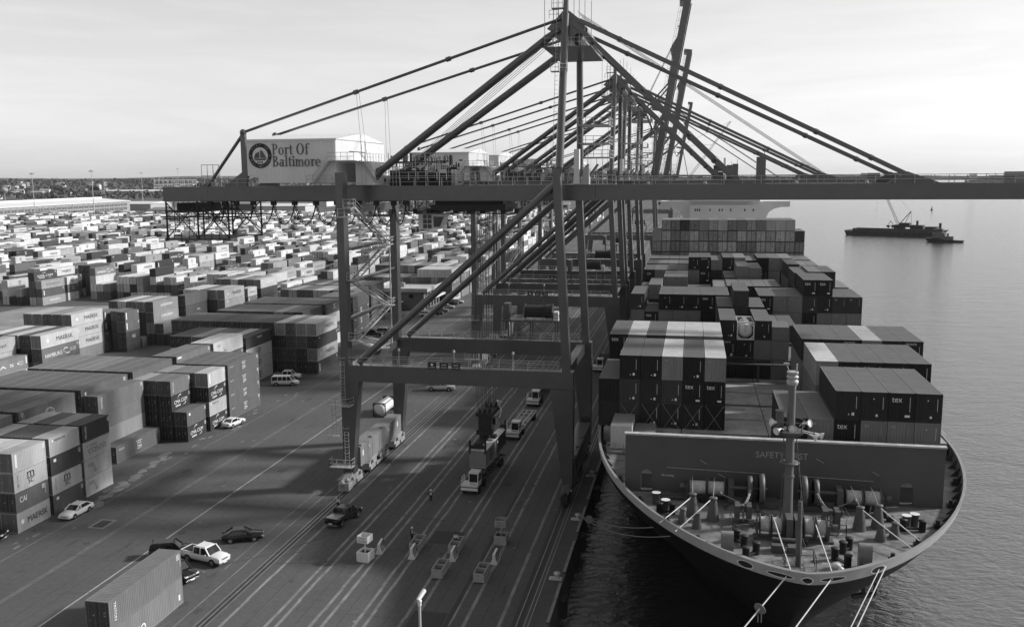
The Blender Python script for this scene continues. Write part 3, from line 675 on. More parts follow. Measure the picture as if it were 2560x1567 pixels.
# second bay
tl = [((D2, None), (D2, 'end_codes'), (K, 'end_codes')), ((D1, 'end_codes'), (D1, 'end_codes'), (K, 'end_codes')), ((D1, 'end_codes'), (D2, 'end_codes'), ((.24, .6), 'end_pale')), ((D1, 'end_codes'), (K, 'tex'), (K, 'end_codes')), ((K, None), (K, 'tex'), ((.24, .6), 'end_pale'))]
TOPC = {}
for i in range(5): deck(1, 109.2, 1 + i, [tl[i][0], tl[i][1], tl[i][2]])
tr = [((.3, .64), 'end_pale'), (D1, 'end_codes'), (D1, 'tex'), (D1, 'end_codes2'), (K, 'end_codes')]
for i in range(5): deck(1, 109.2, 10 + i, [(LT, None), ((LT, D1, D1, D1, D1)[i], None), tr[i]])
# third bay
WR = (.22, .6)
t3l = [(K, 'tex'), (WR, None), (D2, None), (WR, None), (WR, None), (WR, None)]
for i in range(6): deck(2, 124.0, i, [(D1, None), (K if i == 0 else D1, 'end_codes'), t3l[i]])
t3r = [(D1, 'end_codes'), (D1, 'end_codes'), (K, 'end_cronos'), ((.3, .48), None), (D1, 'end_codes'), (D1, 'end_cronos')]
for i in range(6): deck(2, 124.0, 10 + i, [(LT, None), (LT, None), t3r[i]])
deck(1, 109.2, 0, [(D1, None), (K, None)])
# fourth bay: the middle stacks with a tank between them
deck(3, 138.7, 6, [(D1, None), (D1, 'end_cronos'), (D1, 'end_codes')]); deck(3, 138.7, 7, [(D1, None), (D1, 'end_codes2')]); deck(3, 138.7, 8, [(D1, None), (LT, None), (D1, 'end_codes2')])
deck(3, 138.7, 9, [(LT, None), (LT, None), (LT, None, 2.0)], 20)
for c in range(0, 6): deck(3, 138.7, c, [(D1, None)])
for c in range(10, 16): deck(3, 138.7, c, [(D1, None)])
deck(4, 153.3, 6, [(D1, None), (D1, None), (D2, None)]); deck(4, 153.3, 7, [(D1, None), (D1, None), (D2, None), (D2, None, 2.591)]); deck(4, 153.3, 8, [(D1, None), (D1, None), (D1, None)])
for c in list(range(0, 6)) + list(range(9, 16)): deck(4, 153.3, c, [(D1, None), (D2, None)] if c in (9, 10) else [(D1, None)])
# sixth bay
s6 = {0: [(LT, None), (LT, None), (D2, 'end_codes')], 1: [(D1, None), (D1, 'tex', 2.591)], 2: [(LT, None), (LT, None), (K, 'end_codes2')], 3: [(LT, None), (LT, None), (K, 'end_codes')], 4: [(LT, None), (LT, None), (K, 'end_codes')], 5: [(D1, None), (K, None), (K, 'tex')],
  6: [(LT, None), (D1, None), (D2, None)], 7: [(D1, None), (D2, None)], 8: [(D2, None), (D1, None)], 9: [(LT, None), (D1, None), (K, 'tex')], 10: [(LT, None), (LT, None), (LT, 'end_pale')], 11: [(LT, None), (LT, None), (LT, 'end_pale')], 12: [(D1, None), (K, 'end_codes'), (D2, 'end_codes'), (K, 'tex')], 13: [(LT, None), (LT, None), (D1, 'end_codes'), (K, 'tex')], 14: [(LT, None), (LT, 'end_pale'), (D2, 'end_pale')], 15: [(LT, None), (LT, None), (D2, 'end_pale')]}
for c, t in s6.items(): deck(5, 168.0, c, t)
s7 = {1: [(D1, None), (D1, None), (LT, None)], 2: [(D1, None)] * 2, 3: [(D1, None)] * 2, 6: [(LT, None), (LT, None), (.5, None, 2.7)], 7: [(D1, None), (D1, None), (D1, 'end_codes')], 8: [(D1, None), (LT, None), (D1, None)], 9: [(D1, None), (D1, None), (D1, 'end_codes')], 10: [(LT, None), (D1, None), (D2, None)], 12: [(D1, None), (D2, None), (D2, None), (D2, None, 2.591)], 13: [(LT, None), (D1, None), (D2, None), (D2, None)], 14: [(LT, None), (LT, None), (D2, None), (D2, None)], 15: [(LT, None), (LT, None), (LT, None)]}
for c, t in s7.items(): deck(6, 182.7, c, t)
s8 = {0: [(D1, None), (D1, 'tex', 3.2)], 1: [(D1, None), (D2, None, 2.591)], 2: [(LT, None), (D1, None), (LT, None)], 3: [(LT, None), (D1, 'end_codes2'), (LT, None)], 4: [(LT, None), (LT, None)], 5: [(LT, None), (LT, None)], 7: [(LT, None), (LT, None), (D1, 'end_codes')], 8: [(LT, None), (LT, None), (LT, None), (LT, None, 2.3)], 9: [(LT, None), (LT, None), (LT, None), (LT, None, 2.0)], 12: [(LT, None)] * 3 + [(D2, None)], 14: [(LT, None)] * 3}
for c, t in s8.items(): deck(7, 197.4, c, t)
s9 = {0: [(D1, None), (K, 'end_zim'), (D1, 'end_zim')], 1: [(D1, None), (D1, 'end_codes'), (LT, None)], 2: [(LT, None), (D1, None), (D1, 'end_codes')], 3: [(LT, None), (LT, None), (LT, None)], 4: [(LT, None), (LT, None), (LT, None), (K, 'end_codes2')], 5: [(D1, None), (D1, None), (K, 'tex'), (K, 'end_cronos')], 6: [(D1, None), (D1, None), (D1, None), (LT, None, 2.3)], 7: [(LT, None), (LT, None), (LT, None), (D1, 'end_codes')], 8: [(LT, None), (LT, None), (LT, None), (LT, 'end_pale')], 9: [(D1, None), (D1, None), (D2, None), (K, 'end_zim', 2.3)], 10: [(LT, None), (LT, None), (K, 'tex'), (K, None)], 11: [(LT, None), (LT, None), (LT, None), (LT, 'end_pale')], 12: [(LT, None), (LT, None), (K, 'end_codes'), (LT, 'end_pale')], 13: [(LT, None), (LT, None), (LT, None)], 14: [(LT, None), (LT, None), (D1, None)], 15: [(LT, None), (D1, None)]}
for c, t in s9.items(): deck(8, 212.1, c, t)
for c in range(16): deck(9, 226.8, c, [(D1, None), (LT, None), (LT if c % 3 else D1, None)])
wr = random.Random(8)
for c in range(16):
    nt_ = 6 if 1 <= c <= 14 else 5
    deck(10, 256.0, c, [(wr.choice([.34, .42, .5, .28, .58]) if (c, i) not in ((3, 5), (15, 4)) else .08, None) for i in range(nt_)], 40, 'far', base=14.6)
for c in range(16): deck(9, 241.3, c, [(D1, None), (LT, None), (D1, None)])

# ------------------------------------------------------------------ build the containers
def words(s): return len(s.split())
def label_for(c):
    x, y, z, size, H, v, mark, front, where, grp = c
    a = shade_word(v[0] if isinstance(v, tuple) else v) + ' ' + ('short ' if size == 20 else '') + 'container'
    mk = MARK_WORDS.get(mark)
    where = where.replace('stack from the lane', 'stack from lane')
    s = a + ((' with ' + mk) if mk else '') + ', ' + where
    if words(s) > 16: s = a + ', ' + where
    if words(s) > 16: s = a.replace('short ', '') + ', ' + where
    return s
SHOWN = None   # indices of the containers built as things of their own (the ones that show largest)
SHOWN = set([0,1,2,3,7,20,21,22,23,27,31,35,36,37,38,39,43,47,51,55,79,83,87,91,111,115,119,123,127,131,135,143,147,151,155,159,163,167,171,175,179,183,187,188,189,190,191,207,211,215,219,223,227,231,235,239,243,247,251,255,259,295,329,330,331,332,333,334,335,336,337,338,339,340,342,343,344,349,350,351,352,356,365,366,367,368,372,376,380,381,382,383,384,385,386,387,388,389,390,391,392,393,394,395,396,397,398,399,400,449,450,451,452,485,488,877,881,884,885,889,893,902,903,904,905,909,913,917,921,926,927,928,929,937,940,941,945,960,961,964,965,969,985,988,989,1031,1056,1117,1125,1139,1155,1185,1321,1332,1333,1353,1354,1387,1394,1431,1490,1499,3180,3181,3182,3186,3192,3193,3203,3266,3371,3386,3416,3446,5256,5271,17870,17871,17872,17873,17874,17875,17876,17877,17878,17879,17880,17881,17882,17883,17884,17885,17886,17887,17888,17889,17890,17891,17892,17893,17894,17895,17896,17897,17898,17899,17900,17901,17902,17904,17905,17908,17911,17914,17917,17920,17923,17926,17929,17932,17935,17936,17937,17938,17941,17944,17947,17950,17953,17954,17955,17956,17957,17958,17959,17960,17961,17962,17963,17964,17965,17966,17981,17984,17985,17988,17998,18005,18006,18008,18010,18011,18013,18014,18016,18017,18019,18020,18023,18030,18033,18035,18036,18038,18039,18040,18042,18043,18044,18046,18047,18049,18050,18053,18076,18084,18094,18097,18108,18112,18116,18122,18125,18134,18135,18138,18139,18143,18147,18159,18163,18228,18258,18270,18282,18294,18300,18306,18312,18317])
rest = []
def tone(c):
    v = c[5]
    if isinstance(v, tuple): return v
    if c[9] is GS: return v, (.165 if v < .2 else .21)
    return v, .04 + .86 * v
for i, c in enumerate(CONT):
    x, y, z, size, H, v, mark, front, where, grp = c
    if SHOWN is not None and i not in SHOWN: rest.append(c); continue
    H_ = round(H, 3)
    fr = front if front != 'door' else ('door' if y < 330 else 'far')
    o = bpy.data.objects.new('shipping_container', body_mesh(size, H_, fr)); C.objects.link(o)
    v, rf = tone(c)
    o.location = (x, y, z); o.color = (v, v, v, rf)
    tag(o, label_for(c), 'shipping container', grp)
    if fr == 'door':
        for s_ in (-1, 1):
            d = bpy.data.objects.new('door', door_mesh(s_, H_)); C.objects.link(d); d.parent = o; d.color = (v * .4, v * .4, v * .4, v * .4)  # doors darker than the body: shade of the near ends put into their colour
    if mark:
        me = mark_mesh(mark, size, H_)
        if me: d = bpy.data.objects.new('lettering', me); C.objects.link(d); d.parent = o
if rest:
    import numpy as np
    vs = []; fs = []; cols = []
    base = np.array([(0, 3, 2, 1), (4, 5, 6, 7), (0, 1, 5, 4), (1, 2, 6, 5), (2, 3, 7, 6), (3, 0, 4, 7)])
    nv = 0
    def bx(x0, x1, y0, y1, z0, z1, v):
        global nv
        vs.extend([(x0, y0, z0), (x1, y0, z0), (x1, y1, z0), (x0, y1, z0), (x0, y0, z1), (x1, y0, z1), (x1, y1, z1), (x0, y1, z1)])
        fs.extend((base + nv).tolist()); cols.extend([v] * 6); nv += 8
    for (x, y, z, size, H, v, mark, front, where, grp) in rest:
        Lc = LEN[size]; v, rf = tone((x, y, z, size, H, v, mark, front, where, grp))
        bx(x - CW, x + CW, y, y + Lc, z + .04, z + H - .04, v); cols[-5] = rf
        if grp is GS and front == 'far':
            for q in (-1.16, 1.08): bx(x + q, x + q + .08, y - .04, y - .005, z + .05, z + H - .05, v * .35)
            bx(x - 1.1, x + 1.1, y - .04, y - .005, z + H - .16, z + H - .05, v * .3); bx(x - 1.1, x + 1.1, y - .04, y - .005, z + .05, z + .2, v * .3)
            for k_ in range(5):
                q = wr.uniform(-1, .8); h_ = wr.uniform(.3, 2.3); bx(x + q, x + q + .2, y - .07, y - .041, z + h_, z + h_ + .3, v * (.35 if k_ % 2 else 1.5))
        if front != 'wall' and y < 700:
            for q in (-.85, -.3, .3, .85): bx(x + q - .04, x + q + .04, y - .05, y - .005, z + .1, z + H - .1, v * 1.15)
            bx(x - .05, x + .05, y - .03, y - .004, z + .12, z + H - .12, v * .3)
        if mark and y < 430 and (x + CW < 12 or mark in ('tex', 'end_codes', 'end_codes2', 'end_zim', 'end_pale', 'end_cronos')):
            lm = mark_mesh(mark, size, round(H, 3))
            if lm is None: continue
            sh_ = [{'white_lettering': .7, 'dark_lettering': .02, 'faded_lettering': .3, 'weathered_grey_lettering': .12}[q.name] for q in lm.materials]
            for vv in lm.vertices: vs.append((vv.co.x + x, vv.co.y + y, vv.co.z + z))
            for pp in lm.polygons: fs.append([q + nv for q in pp.vertices]); cols.append(sh_[pp.material_index])
            nv += len(lm.vertices)
        elif mark and grp is not GS:
            if mark in ('star_word', 'word_line', 'msc', 'cosco', 'lloyd', 'msc_w'): bx(x + CW + .004, x + CW + .02, y + Lc * .42, y + Lc * (.85 if mark != 'msc' else .54), z + .95, z + 1.6, .25 if mark != 'msc' else .05)
            elif mark in ('ever', 'zim', 'cma', 'hsud'): bx(x + CW + .004, x + CW + .02, y + Lc * .3, y + Lc * .7, z + 1.0, z + 1.7, .6)
    me = bpy.data.meshes.new('container_stacks'); me.from_pydata(vs, [], fs); me.materials.append(STACK_MAT)
    at = me.attributes.new('shade', 'FLOAT_COLOR', 'FACE')
    arr = np.ones((len(fs), 4), dtype=np.float32); arr[:, :3] = np.array(cols, dtype=np.float32)[:, None]
    at.data.foreach_set('color', arr.ravel())
    o = bpy.data.objects.new('container_stacks', me); C.objects.link(o)
    tag(o, 'mass of mixed containers filling the yard behind the nearer stacks', 'container stacks', None, 'stuff')

# ------------------------------------------------------------------ the ship
SC = 9.3
SHIP = thing('container_ship', 'large dark container ship moored bow-on at the quay with grey breakwater wall', 'container ship', (SC, 180, 0))
SO = (SC, 180, 0)
HULLM = paint('black_hull_paint', 0.005, 0.6, 0.3, 0.15, spec=0.15)
BANDM = paint('grey_bulwark_paint', 0.4, 0.5, 0.14, 0.6)
DECKM = paint('worn_deck_paint', 0.165, 0.75, 0.6, 0.7, bump=0.1)
WALLM = paint('breakwater_grey_paint', 0.09, 0.65, 0.1, 0.3)
MACH = paint('winch_grey_paint', 0.09, 0.55, 0.25, 0.8)
def half(y, y0, ym, e): return 0.0 if y <= y0 else 20.0 if y >= ym else 20.0 * (max(0, 1 - ((ym - y) / (ym - y0)) ** 2)) ** e
LEV = [(13.9, 70.0, 112, .637), (12.85, 70.35, 113, .65), (10.5, 73.0, 118, .68), (7.0, 77.5, 130, .75), (3.0, 82.5, 148, .85), (-1.0, 87.0, 165, .95), (-4.6, 90.0, 178, 1.05)]
NS = 56
def ring(z, y0, ym, e, inset=0.0):
    pts = []
    for i in range(NS + 1):
        a = (i / NS) ** 2.0; y = y0 + a * (250 - y0); pts.append((half(y, y0, ym, e), y))
    stb = [(SC + max(h - inset, 0), y + (inset if h < 6 else 0)) for h, y in pts]
    prt = [(SC - max(h - inset, 0), y + (inset if h < 6 else 0)) for h, y in pts]
    return [(x, y, z) for x, y in prt[::-1]] + [(x, y, z) for x, y in stb[1:]]
def skin(m, ra, rb):
    n = len(ra); m.add(ra + rb, [(i, i + 1, n + i + 1, n + i) for i in range(n - 1)], True)
rings = [ring(*l) for l in LEV]
m = M()
for a, b in zip(rings[1:], rings[2:]): skin(m, a, b)
m.add([(SC - 20, 250, -4.6), (SC + 20, 250, -4.6), (SC + 20, 250, 12.85), (SC - 20, 250, 12.85)], [(0, 1, 2, 3)])
m.box(SC - 20, SC + 20, 250, 330, -4.6, 12.85)
m.build('hull', HULLM, SHIP, SO)
m = M(); inner = ring(13.9, 70.0, 112, .637, .28); innb = ring(12.6, 70.35, 113, .65, .32)
skin(m, rings[0], rings[1]); m.build('bulwark', BANDM, SHIP, SO)
m = M(); skin(m, inner, rings[0]); m.build('bulwark_rail', paint('pale_rail_paint', .24, .5, .15, 1.0), SHIP, SO)
m = M(); skin(m, innb, inner)
for i in range(8, len(inner) - 8, 1):      # stiffening brackets inside the bulwark
    a = Vector(inner[i]); n_ = (Vector((SC, a.y + 6, a.z)) - a); n_.z = 0; n_.normalize()
    t_ = Vector((-n_.y, n_.x, 0)) * .03; b0 = Vector((innb[i][0], innb[i][1], 12.62)); n_ = Vector((SC - a.x, 84 - a.y if a.y < 82 else 0, 0)).normalized()
    p = [b0 - t_, b0 + n_ * .75 - t_, a - t_ - Vector((0, 0, .12)), b0 + t_, b0 + n_ * .75 + t_, a + t_ - Vector((0, 0, .12))]
    m.add(p, [(0, 1, 2), (3, 5, 4), (1, 4, 5, 2)])
m.build('bulwark_lining', MACH, SHIP, SO)
DSTAIN = DECKM
m = M(); dk = [(x, y) for x, y, z in ring(12.6, 70.4, 113, .65, .3)]
m.add([(x, y, 12.6) for x, y in dk], [tuple(range(len(dk)))])
rd = random.Random(4)
m.build('forecastle_deck', DECKM, SHIP, SO)
SPOT = paint('pale_deck_touch_up', 0.3, 0.8, 0.2, 2.0)
m = M()
for k in range(150):
    x = rd.gauss(12.5, 4.5); y = rd.uniform(72.5, 89)
    if abs(x - SC) < half(y, 71.2, 113, .65) - .8:
        a, b = rd.uniform(.08, .3), rd.uniform(.06, .13); m.add([(x - a, y - b, 12.606), (x + a, y - b, 12.606), (x + a, y + b, 12.606), (x - a, y + b, 12.606)], [(0, 1, 2, 3)])
m.build('deck_patches', SPOT, SHIP, SO)
# breakwater wall with two arched openings
WX0, WX1, WY = -6.15, 23.85, 90.3
m = M(); ops = [(-4.55, -3.45), (20.0, 21.15)]
def zwall(x): return 18.55 - 0.45 * (x - WX0) / (WX1 - WX0) * 0
xs = [WX0, ops[0][0], ops[0][1], ops[1][0], ops[1][1], WX1]
for a, b, op in ((xs[0], xs[1], 0), (xs[1], xs[2], 1), (xs[2], xs[3], 0), (xs[3], xs[4], 1), (xs[4], xs[5], 0)):
    m.box(a, b, WY, WY + .3, 15.0 if op else 12.6, 18.45)
    if op:
        c_ = (a + b) / 2; r_ = (b - a) / 2; n = 10
        arcp = [(c_ + r_ * math.cos(math.pi * i / n), 14.45 + .5 * math.sin(math.pi * i / n)) for i in range(n + 1)]
        for i in range(n): m.add([(arcp[i][0], WY, arcp[i][1]), (arcp[i + 1][0], WY, arcp[i + 1][1]), (arcp[i + 1][0], WY, 15.0), (arcp[i][0], WY, 15.0), (arcp[i][0], WY + .3, arcp[i][1]), (arcp[i + 1][0], WY + .3, arcp[i + 1][1]), (arcp[i + 1][0], WY + .3, 15), (arcp[i][0], WY + .3, 15)], [(0, 1, 2, 3), (4, 7, 6, 5), (0, 4, 5, 1)])
        m.box(a, b, WY + .02, WY + .28, 12.6, 12.85); m.box(a - .4, b + .6, WY + 1.4, WY + 1.5, 12.6, 14.1)
bwall = m.build('breakwater', WALLM, SHIP, SO)
m = M(); m.box(WX0 - .1, WX1 + .1, WY - .12, WY + .55, 18.455, 18.62); m.shift((-SO[0], -SO[1], 0)); m.build('coping', paint('scuffed_pale_coping', .42, .6, .35, 1.2), bwall)
m = M(); fp = lambda u, v: (u, WY - .012, v)
put_text(m, 'SAFETY FIRST', fp, 6.55, 16.75, W=4.9, H=.62, bold=.03)
m.shift((-SO[0], -SO[1], 0)); m.build('lettering', paint('worn_wall_lettering', .36, .7, .35, 3.0), bwall)
m = M(); put_text(m, 'No smoking', fp, -2.5, 14.3, W=1.2, H=.28, bold=.02); m.shift((-SO[0], -SO[1], 0)); m.build('notice_lettering', LETTER_W, bwall)
m = M()
for x0, x1, z in ((-2, 7.0, 15.3), (10.6, 17.5, 15.1)): m.tube((x0, WY - .12, z), (x1, WY - .12, z - .15), .05, 6)
for x, z in ((1.2, 16.2), (17.3, 15.9), (3, 14.9), (12.2, 16.9)): m.tube((x, WY - .05, z), (x + .7, WY - .15, z - .35), .05, 6)
m.build('wall_pipes', STEEL, SHIP, SO)
# foremast with platform and loudhailers
m = M(); mx_, my_ = 9.0, 83.6
m.tube((mx_, my_, 12.6), (mx_, my_, 17.2), .46, 16, r2=.4); m.tube((mx_, my_, 17.2), (mx_, my_, 22.6), .4, 16, r2=.36); m.tube((mx_, my_, 22.6), (mx_, my_, 25.6), .34, 16, r2=.34)
m.tube((mx_, my_, 17.1), (mx_, my_, 17.3), .48, 16)
mast = m.build('foremast', paint('mast_grey_paint', .14, .45, .12, .5), SHIP, SO)
def sub(m, name, mat, parent, org=SO): m.shift((-org[0], -org[1], -org[2])); o = m.build(name, mat); o.parent = parent; return o
m = M(); m.lathe([(.9, 21.0), (1.25, 21.35), (1.25, 21.45)], (mx_, my_, 0), 12); m.rail([(mx_ + 1.2 * math.cos(t), my_ + 1.2 * math.sin(t), 21.45) for t in [i * math.pi / 4 for i in range(8)]], .9, 1.2, .025, close=True)
sub(m, 'platform', MACH, mast)
m = M(); m.lathe([(.44, 25.6), (.52, 25.8), (.52, 26.0), (.4, 26.02), (.4, 26.2), (.52, 26.22), (.52, 26.4), (.4, 26.42), (.4, 26.6), (.52, 26.62), (.5, 26.8)], (mx_, my_, 0), 14); m.tube((mx_ - .3, my_, 26.8), (mx_ - .6, my_, 27.5), .06, 6); m.tube((mx_ + .3, my_, 26.8), (mx_ + .35, my_, 27.5), .08, 6); m.box(mx_ - .8, mx_ - .3, my_ - .1, my_ + .1, 27.4, 27.55)
sub(m, 'lantern_top', paint('pale_lantern_paint', .4, .5, .3, 3), mast)
hornm = WHITEP
for k, (a, el, d) in enumerate(((200, 10, 1.45), (225, -10, 1.5), (180, 0, 1.3), (270, 0, 1.0), (320, 15, 1.5), (340, -25, 1.9), (355, -20, 2.3))):
    m = M(); di = Vector((math.cos(R(a)), math.sin(R(a)), math.sin(R(el)))); p = Vector((mx_, my_, 22.0)) + di * d
    m.tube(p - di * .25, p + di * .1, .08, 8, r2=.12); m.tube(p + di * .1, p + di * .45, .12, 12, r2=.36, caps=False); m.tube(p + di * .36, p + di * .38, .25, 12); m.bar(p - di * .3, Vector((mx_, my_, 21.8)) + di * .9, .06)
    sub(m, 'loudhailer', hornm, mast)
m = M(); m.tube((mx_ - 1.0, my_ - .3, 21.5), (mx_ - 1.0, my_ - .3, 23.2), .36, 12, r2=.34); m.tube((mx_ - 1.0, my_ - .3, 23.2), (mx_ - 1.0, my_ - .3, 23.3), .42, 12); sub(m, 'horn_housing', MACH, mast)
m = M(); 
for k in range(22): m.bar((mx_ - .62, my_ - .25, 12.9 + k * .38), (mx_ - .62, my_ + .25, 12.9 + k * .38), .03)
m.bar((mx_ - .62, my_ - .25, 12.6), (mx_ - .55, my_ - .25, 21.2), .04); m.bar((mx_ - .62, my_ + .25, 12.6), (mx_ - .55, my_ + .25, 21.2), .04); sub(m, 'ladder', MACH, mast)
m = M(); m.lathe([(.5, 18.4), (.9, 18.42), (.9, 18.5), (.5, 18.52)], (mx_, my_, 0), 16); m.tube((mx_ + .45, my_ - .4, 21.2), (mx_ + 1.3, my_ - 2.5, 12.6), .045, 6); sub(m, 'fairlead_ring', MACH, mast)
# jackstaff and forward post
m = M(); m.tube((9.0, 74.4, 12.6), (9.0, 74.7, 18.0), .24, 10, r2=.16); 
for q in range(7): m.bar((8.7, 74.5, 13.2 + q * .55), (8.7, 74.2, 13.2 + q * .55), .03)
m.rail([(7.9, 73.6, 12.6), (7.9, 75.4, 12.6), (10.3, 75.4, 12.6), (10.3, 73.6, 12.6)], 1.1, 1.2, .03); m.tube((9, 74.7, 18), (9.1, 74.7, 20.2), .03, 6); m.tube((9.15, 74.7, 18), (9.5, 76.5, 12.6), .03, 5)
m.build('bow_post', MACH, SHIP, SO)
# anchor windlasses, winches, drums
ROPE = paint('pale_rope', .55, .8, .25, 4)
def drum(m, x0, x1, y, z, r, flange):
    m.tube((x0, y, z), (x0 + .08, y, z), flange, 18); m.tube((x1 - .08, y, z), (x1, y, z), flange, 18); m.tube((x0, y, z), (x1, y, z), .2, 10)
def winch(x0, x1, y, rr, gear):
    m = M(); zc = 12.6 + 1.25
    m.tube((x0 - .9, y, zc), (x1 + .9, y, zc), .16, 10)
    w_ = (x1 - x0) / 2
    for a in (x0, x0 + w_ + .05): drum(m, a, a + w_ - .05, y, zc, rr, rr + .3)
    for a in (x0 - .2, x1 + .15): m.box(a - .08, a + .08, y - .5, y + .5, 12.6, zc + .3)
    m.box(x0 - .5, x1 + .6, y - .6, y + .6, 12.6, 12.8)
    gx = x1 + .3 if gear > 0 else x0 - .8; m.box(gx, gx + .55, y - .9, y + .8, 12.7, 14.7)
    hx = x0 - .9 if gear > 0 else x1 + .5; m.tube((hx, y, zc), (hx + .45, y, zc), .3, 12, r2=.34)
    o = m.build('mooring_winch', MACH, SHIP, SO)
    for a in (x0, x0 + w_ + .05):
        q = M(); n = 9
        prof = []
        for i in range(n): u = a + .1 + (w_ - .25) * i / (n - 1); prof += [(rr, u - .04), (rr + .05, u)]
        q.lathe(prof, (0, y, zc), 16, 'x'); sub(q, 'rope_coil', ROPE, o)
winch(-.1 + .3, 3.6, 89.0, .62, 1); winch(14.7, 17.9, 88.6, .62, -1); winch(6.3, 8.2, 80.1, .62, 1); winch(10.0, 11.9, 80.1, .62, -1)
def windlass(x, s_):
    m = M(); zc = 14.25
    for dx, r_, w_ in ((0, 1.5, .5), (-1.1 * s_, 1.25, .45)):
        m.lathe([(r_ - .22, x + dx - w_ / 2), (r_, x + dx - w_ / 2), (r_, x + dx + w_ / 2), (r_ - .22, x + dx + w_ / 2), (r_ - .22, x + dx - w_ / 2)], (0, 88.2, zc), 24, 'x')
        m.tube((x + dx - .06, 88.2, zc), (x + dx + .06, 88.2, zc), r_ - .2, 18); m.tube((x + dx - .25, 88.2, zc), (x + dx + .25, 88.2, zc), .3, 10)
    m.tube((x - 3 * s_, 88.2, zc), (x + .6 * s_, 88.2, zc), .17, 10)
    m.box(x - 1.6, x + 1.6, 87.3, 89.4, 12.6, 13.1); m.bar((x - .4, 87.6, 13), (x - .4, 86.2, 12.7), .3)
    m.build('anchor_windlass', MACH, SHIP, SO)
    m = M(); a = Vector((x - .95 * s_, 87.5, 14.75)); b = Vector((x - 1.9 * s_, 83.9, 14.0)); n = 13
    pts = [a.lerp(b, i / n) + Vector((0, 0, -.35 * math.sin(math.pi * i / n))) for i in range(n + 1)] + [b + Vector((0, -.15 * k, -.28 * k)) for k in (1, 2, 3, 4)]
    for i, (p, q) in enumerate(zip(pts, pts[1:])):
        d = (q - p).normalized(); sd_ = Vector((1, 0, 0)) if i % 2 else d.cross(Vector((1, 0, 0))).normalized()
        p2 = p - d * .08; q2 = q + d * .08
        for e in (-.085, .085): m.tube(p2 + sd_ * e, q2 + sd_ * e, .045, 5)
        m.tube(p2 - sd_ * .085, p2 + sd_ * .085, .045, 5); m.tube(q2 - sd_ * .085, q2 + sd_ * .085, .045, 5)
    m.build('anchor_chain', STEEL, SHIP, SO)
    m = M(); cx_ = x - 1.9 * s_; m.box(cx_ - .75, cx_ - .3, 83.2, 84.6, 12.6, 14.2); m.box(cx_ + .3, cx_ + .75, 83.2, 84.6, 12.6, 14.2); m.box(cx_ - .5, cx_ + .5, 83.7, 84.3, 13.7, 14.1); m.tube((cx_ - .6 * s_, 84, 14.4), (cx_ - 2.1 * s_ * (1 if s_ > 0 else 1), 84.4, 14.9), .06, 6); m.sphere((cx_ - 2.1 * s_, 84.4, 14.9), .22)
    m.lathe([(.55, 12.605), (.8, 12.605), (.8, 12.68), (.55, 12.68)], (cx_, 82.3, 0), 18); m.tube((cx_, 82.3, 12.6), (cx_, 82.3, 12.612), .54, 18)
    m.rail([(cx_ - 1.2, 82.9, 12.6), (cx_ - 1.0, 81.5, 12.6), (cx_ + 1.0, 81.5, 12.6), (cx_ + 1.2, 82.9, 12.6)], 1.05, 1.6, .03)
    m.build('chain_stopper', MACH, SHIP, SO)
windlass(7.0, 1); windlass(10.9, -1)
# fairlead pedestals, bollards, vents, reel
for x, y, h, r_ in ((.53, 84.4, 1.9, .62), (2.4, 83.6, 1.9, .62), (-.34, 82.3, 1.15, .48), (.95, 81.4, 1.15, .48), (15.2, 83.4, 1.9, .62), (16.9, 84.2, 1.9, .62), (16.6, 81.2, 1.15, .52), (17.9, 82.0, 1.15, .52)):
    m = M(); m.lathe([(r_, 12.6), (r_ * .97, 12.66), (r_ * .52, 12.6 + h), (r_ * .5, 12.6 + h + .12), (r_ * .62, 12.6 + h + .16), (r_ * .62, 12.6 + h + .26), (r_ * .4, 12.6 + h + .3)], (x, y, 0), 16); m.build('fairlead_pedestal', MACH, SHIP, SO)
for x, y in ((-2.9, 86.9), (-1.95, 85.0), (19.4, 84.6), (20.2, 85.1)):
    m = M(); m.lathe([(.36, 12.6), (.36, 13.7), (.44, 13.72), (.44, 13.8)], (x, y, 0), 14); m.cm = 1; m.add([(x + .44 * math.cos(i * .5236), y + .44 * math.sin(i * .5236), 13.806) for i in range(12)], [tuple(range(12))]); m.build('mooring_bollard', [MACH, WHITEP], SHIP, SO)
for (x, y), (x2, y2) in (((4.3, 78.9), (4.9, 77.7)), ((4.9, 75.1), (5.8, 76.3)), ((12.95, 77.7), (13.6, 78.7)), ((12.1, 76.2), (12.9, 74.9)), ((-2.5, 84.5), (-1.3, 84.5)), ((19.0, 83.9), (20.6, 83.9))):
    m = M()
    for a, b in ((x, y), (x2, y2)): m.lathe([(.3, 12.6), (.3, 13.55), (.36, 13.57), (.36, 13.65), (.02, 13.68)], (a, b, 0), 14)
    m.bar((x, y, 12.85), (x2, y2, 12.85), .34, .12); m.build('bitt_pair', BLACK, SHIP, SO)
for x, y in ((3.4, 75.6), (14.2, 74.9)):
    m = M(); pr = [(-.42, 0), (.42, 0), (.42, 1.7)] + [(.42 * math.cos(i * math.pi / 8), 1.7 + .42 * math.sin(i * math.pi / 8)) for i in range(1, 8)] + [(-.42, 1.7)]
    m.prism([(y + u, 12.6 + v) for u, v in pr], x - .5, x + .5, 'yz'); m.tube((x - .52, y, 14.3), (x - .5, y, 14.3), .4, 14); m.build('ventilator', paint('ventilator_grey', .2, .5, .15), SHIP, SO)
m = M(); m.sphere((11.9, 73.9, 13.1), .35, sc=(1.2, 1, .8)); m.sphere((12.2, 73.6, 12.9), .25); m.bar((11.6, 74, 12.6), (11.7, 74, 13.3), .08); m.build('canvas_cover', WHITEP, SHIP, SO)
m = M(); rr = random.Random(2)
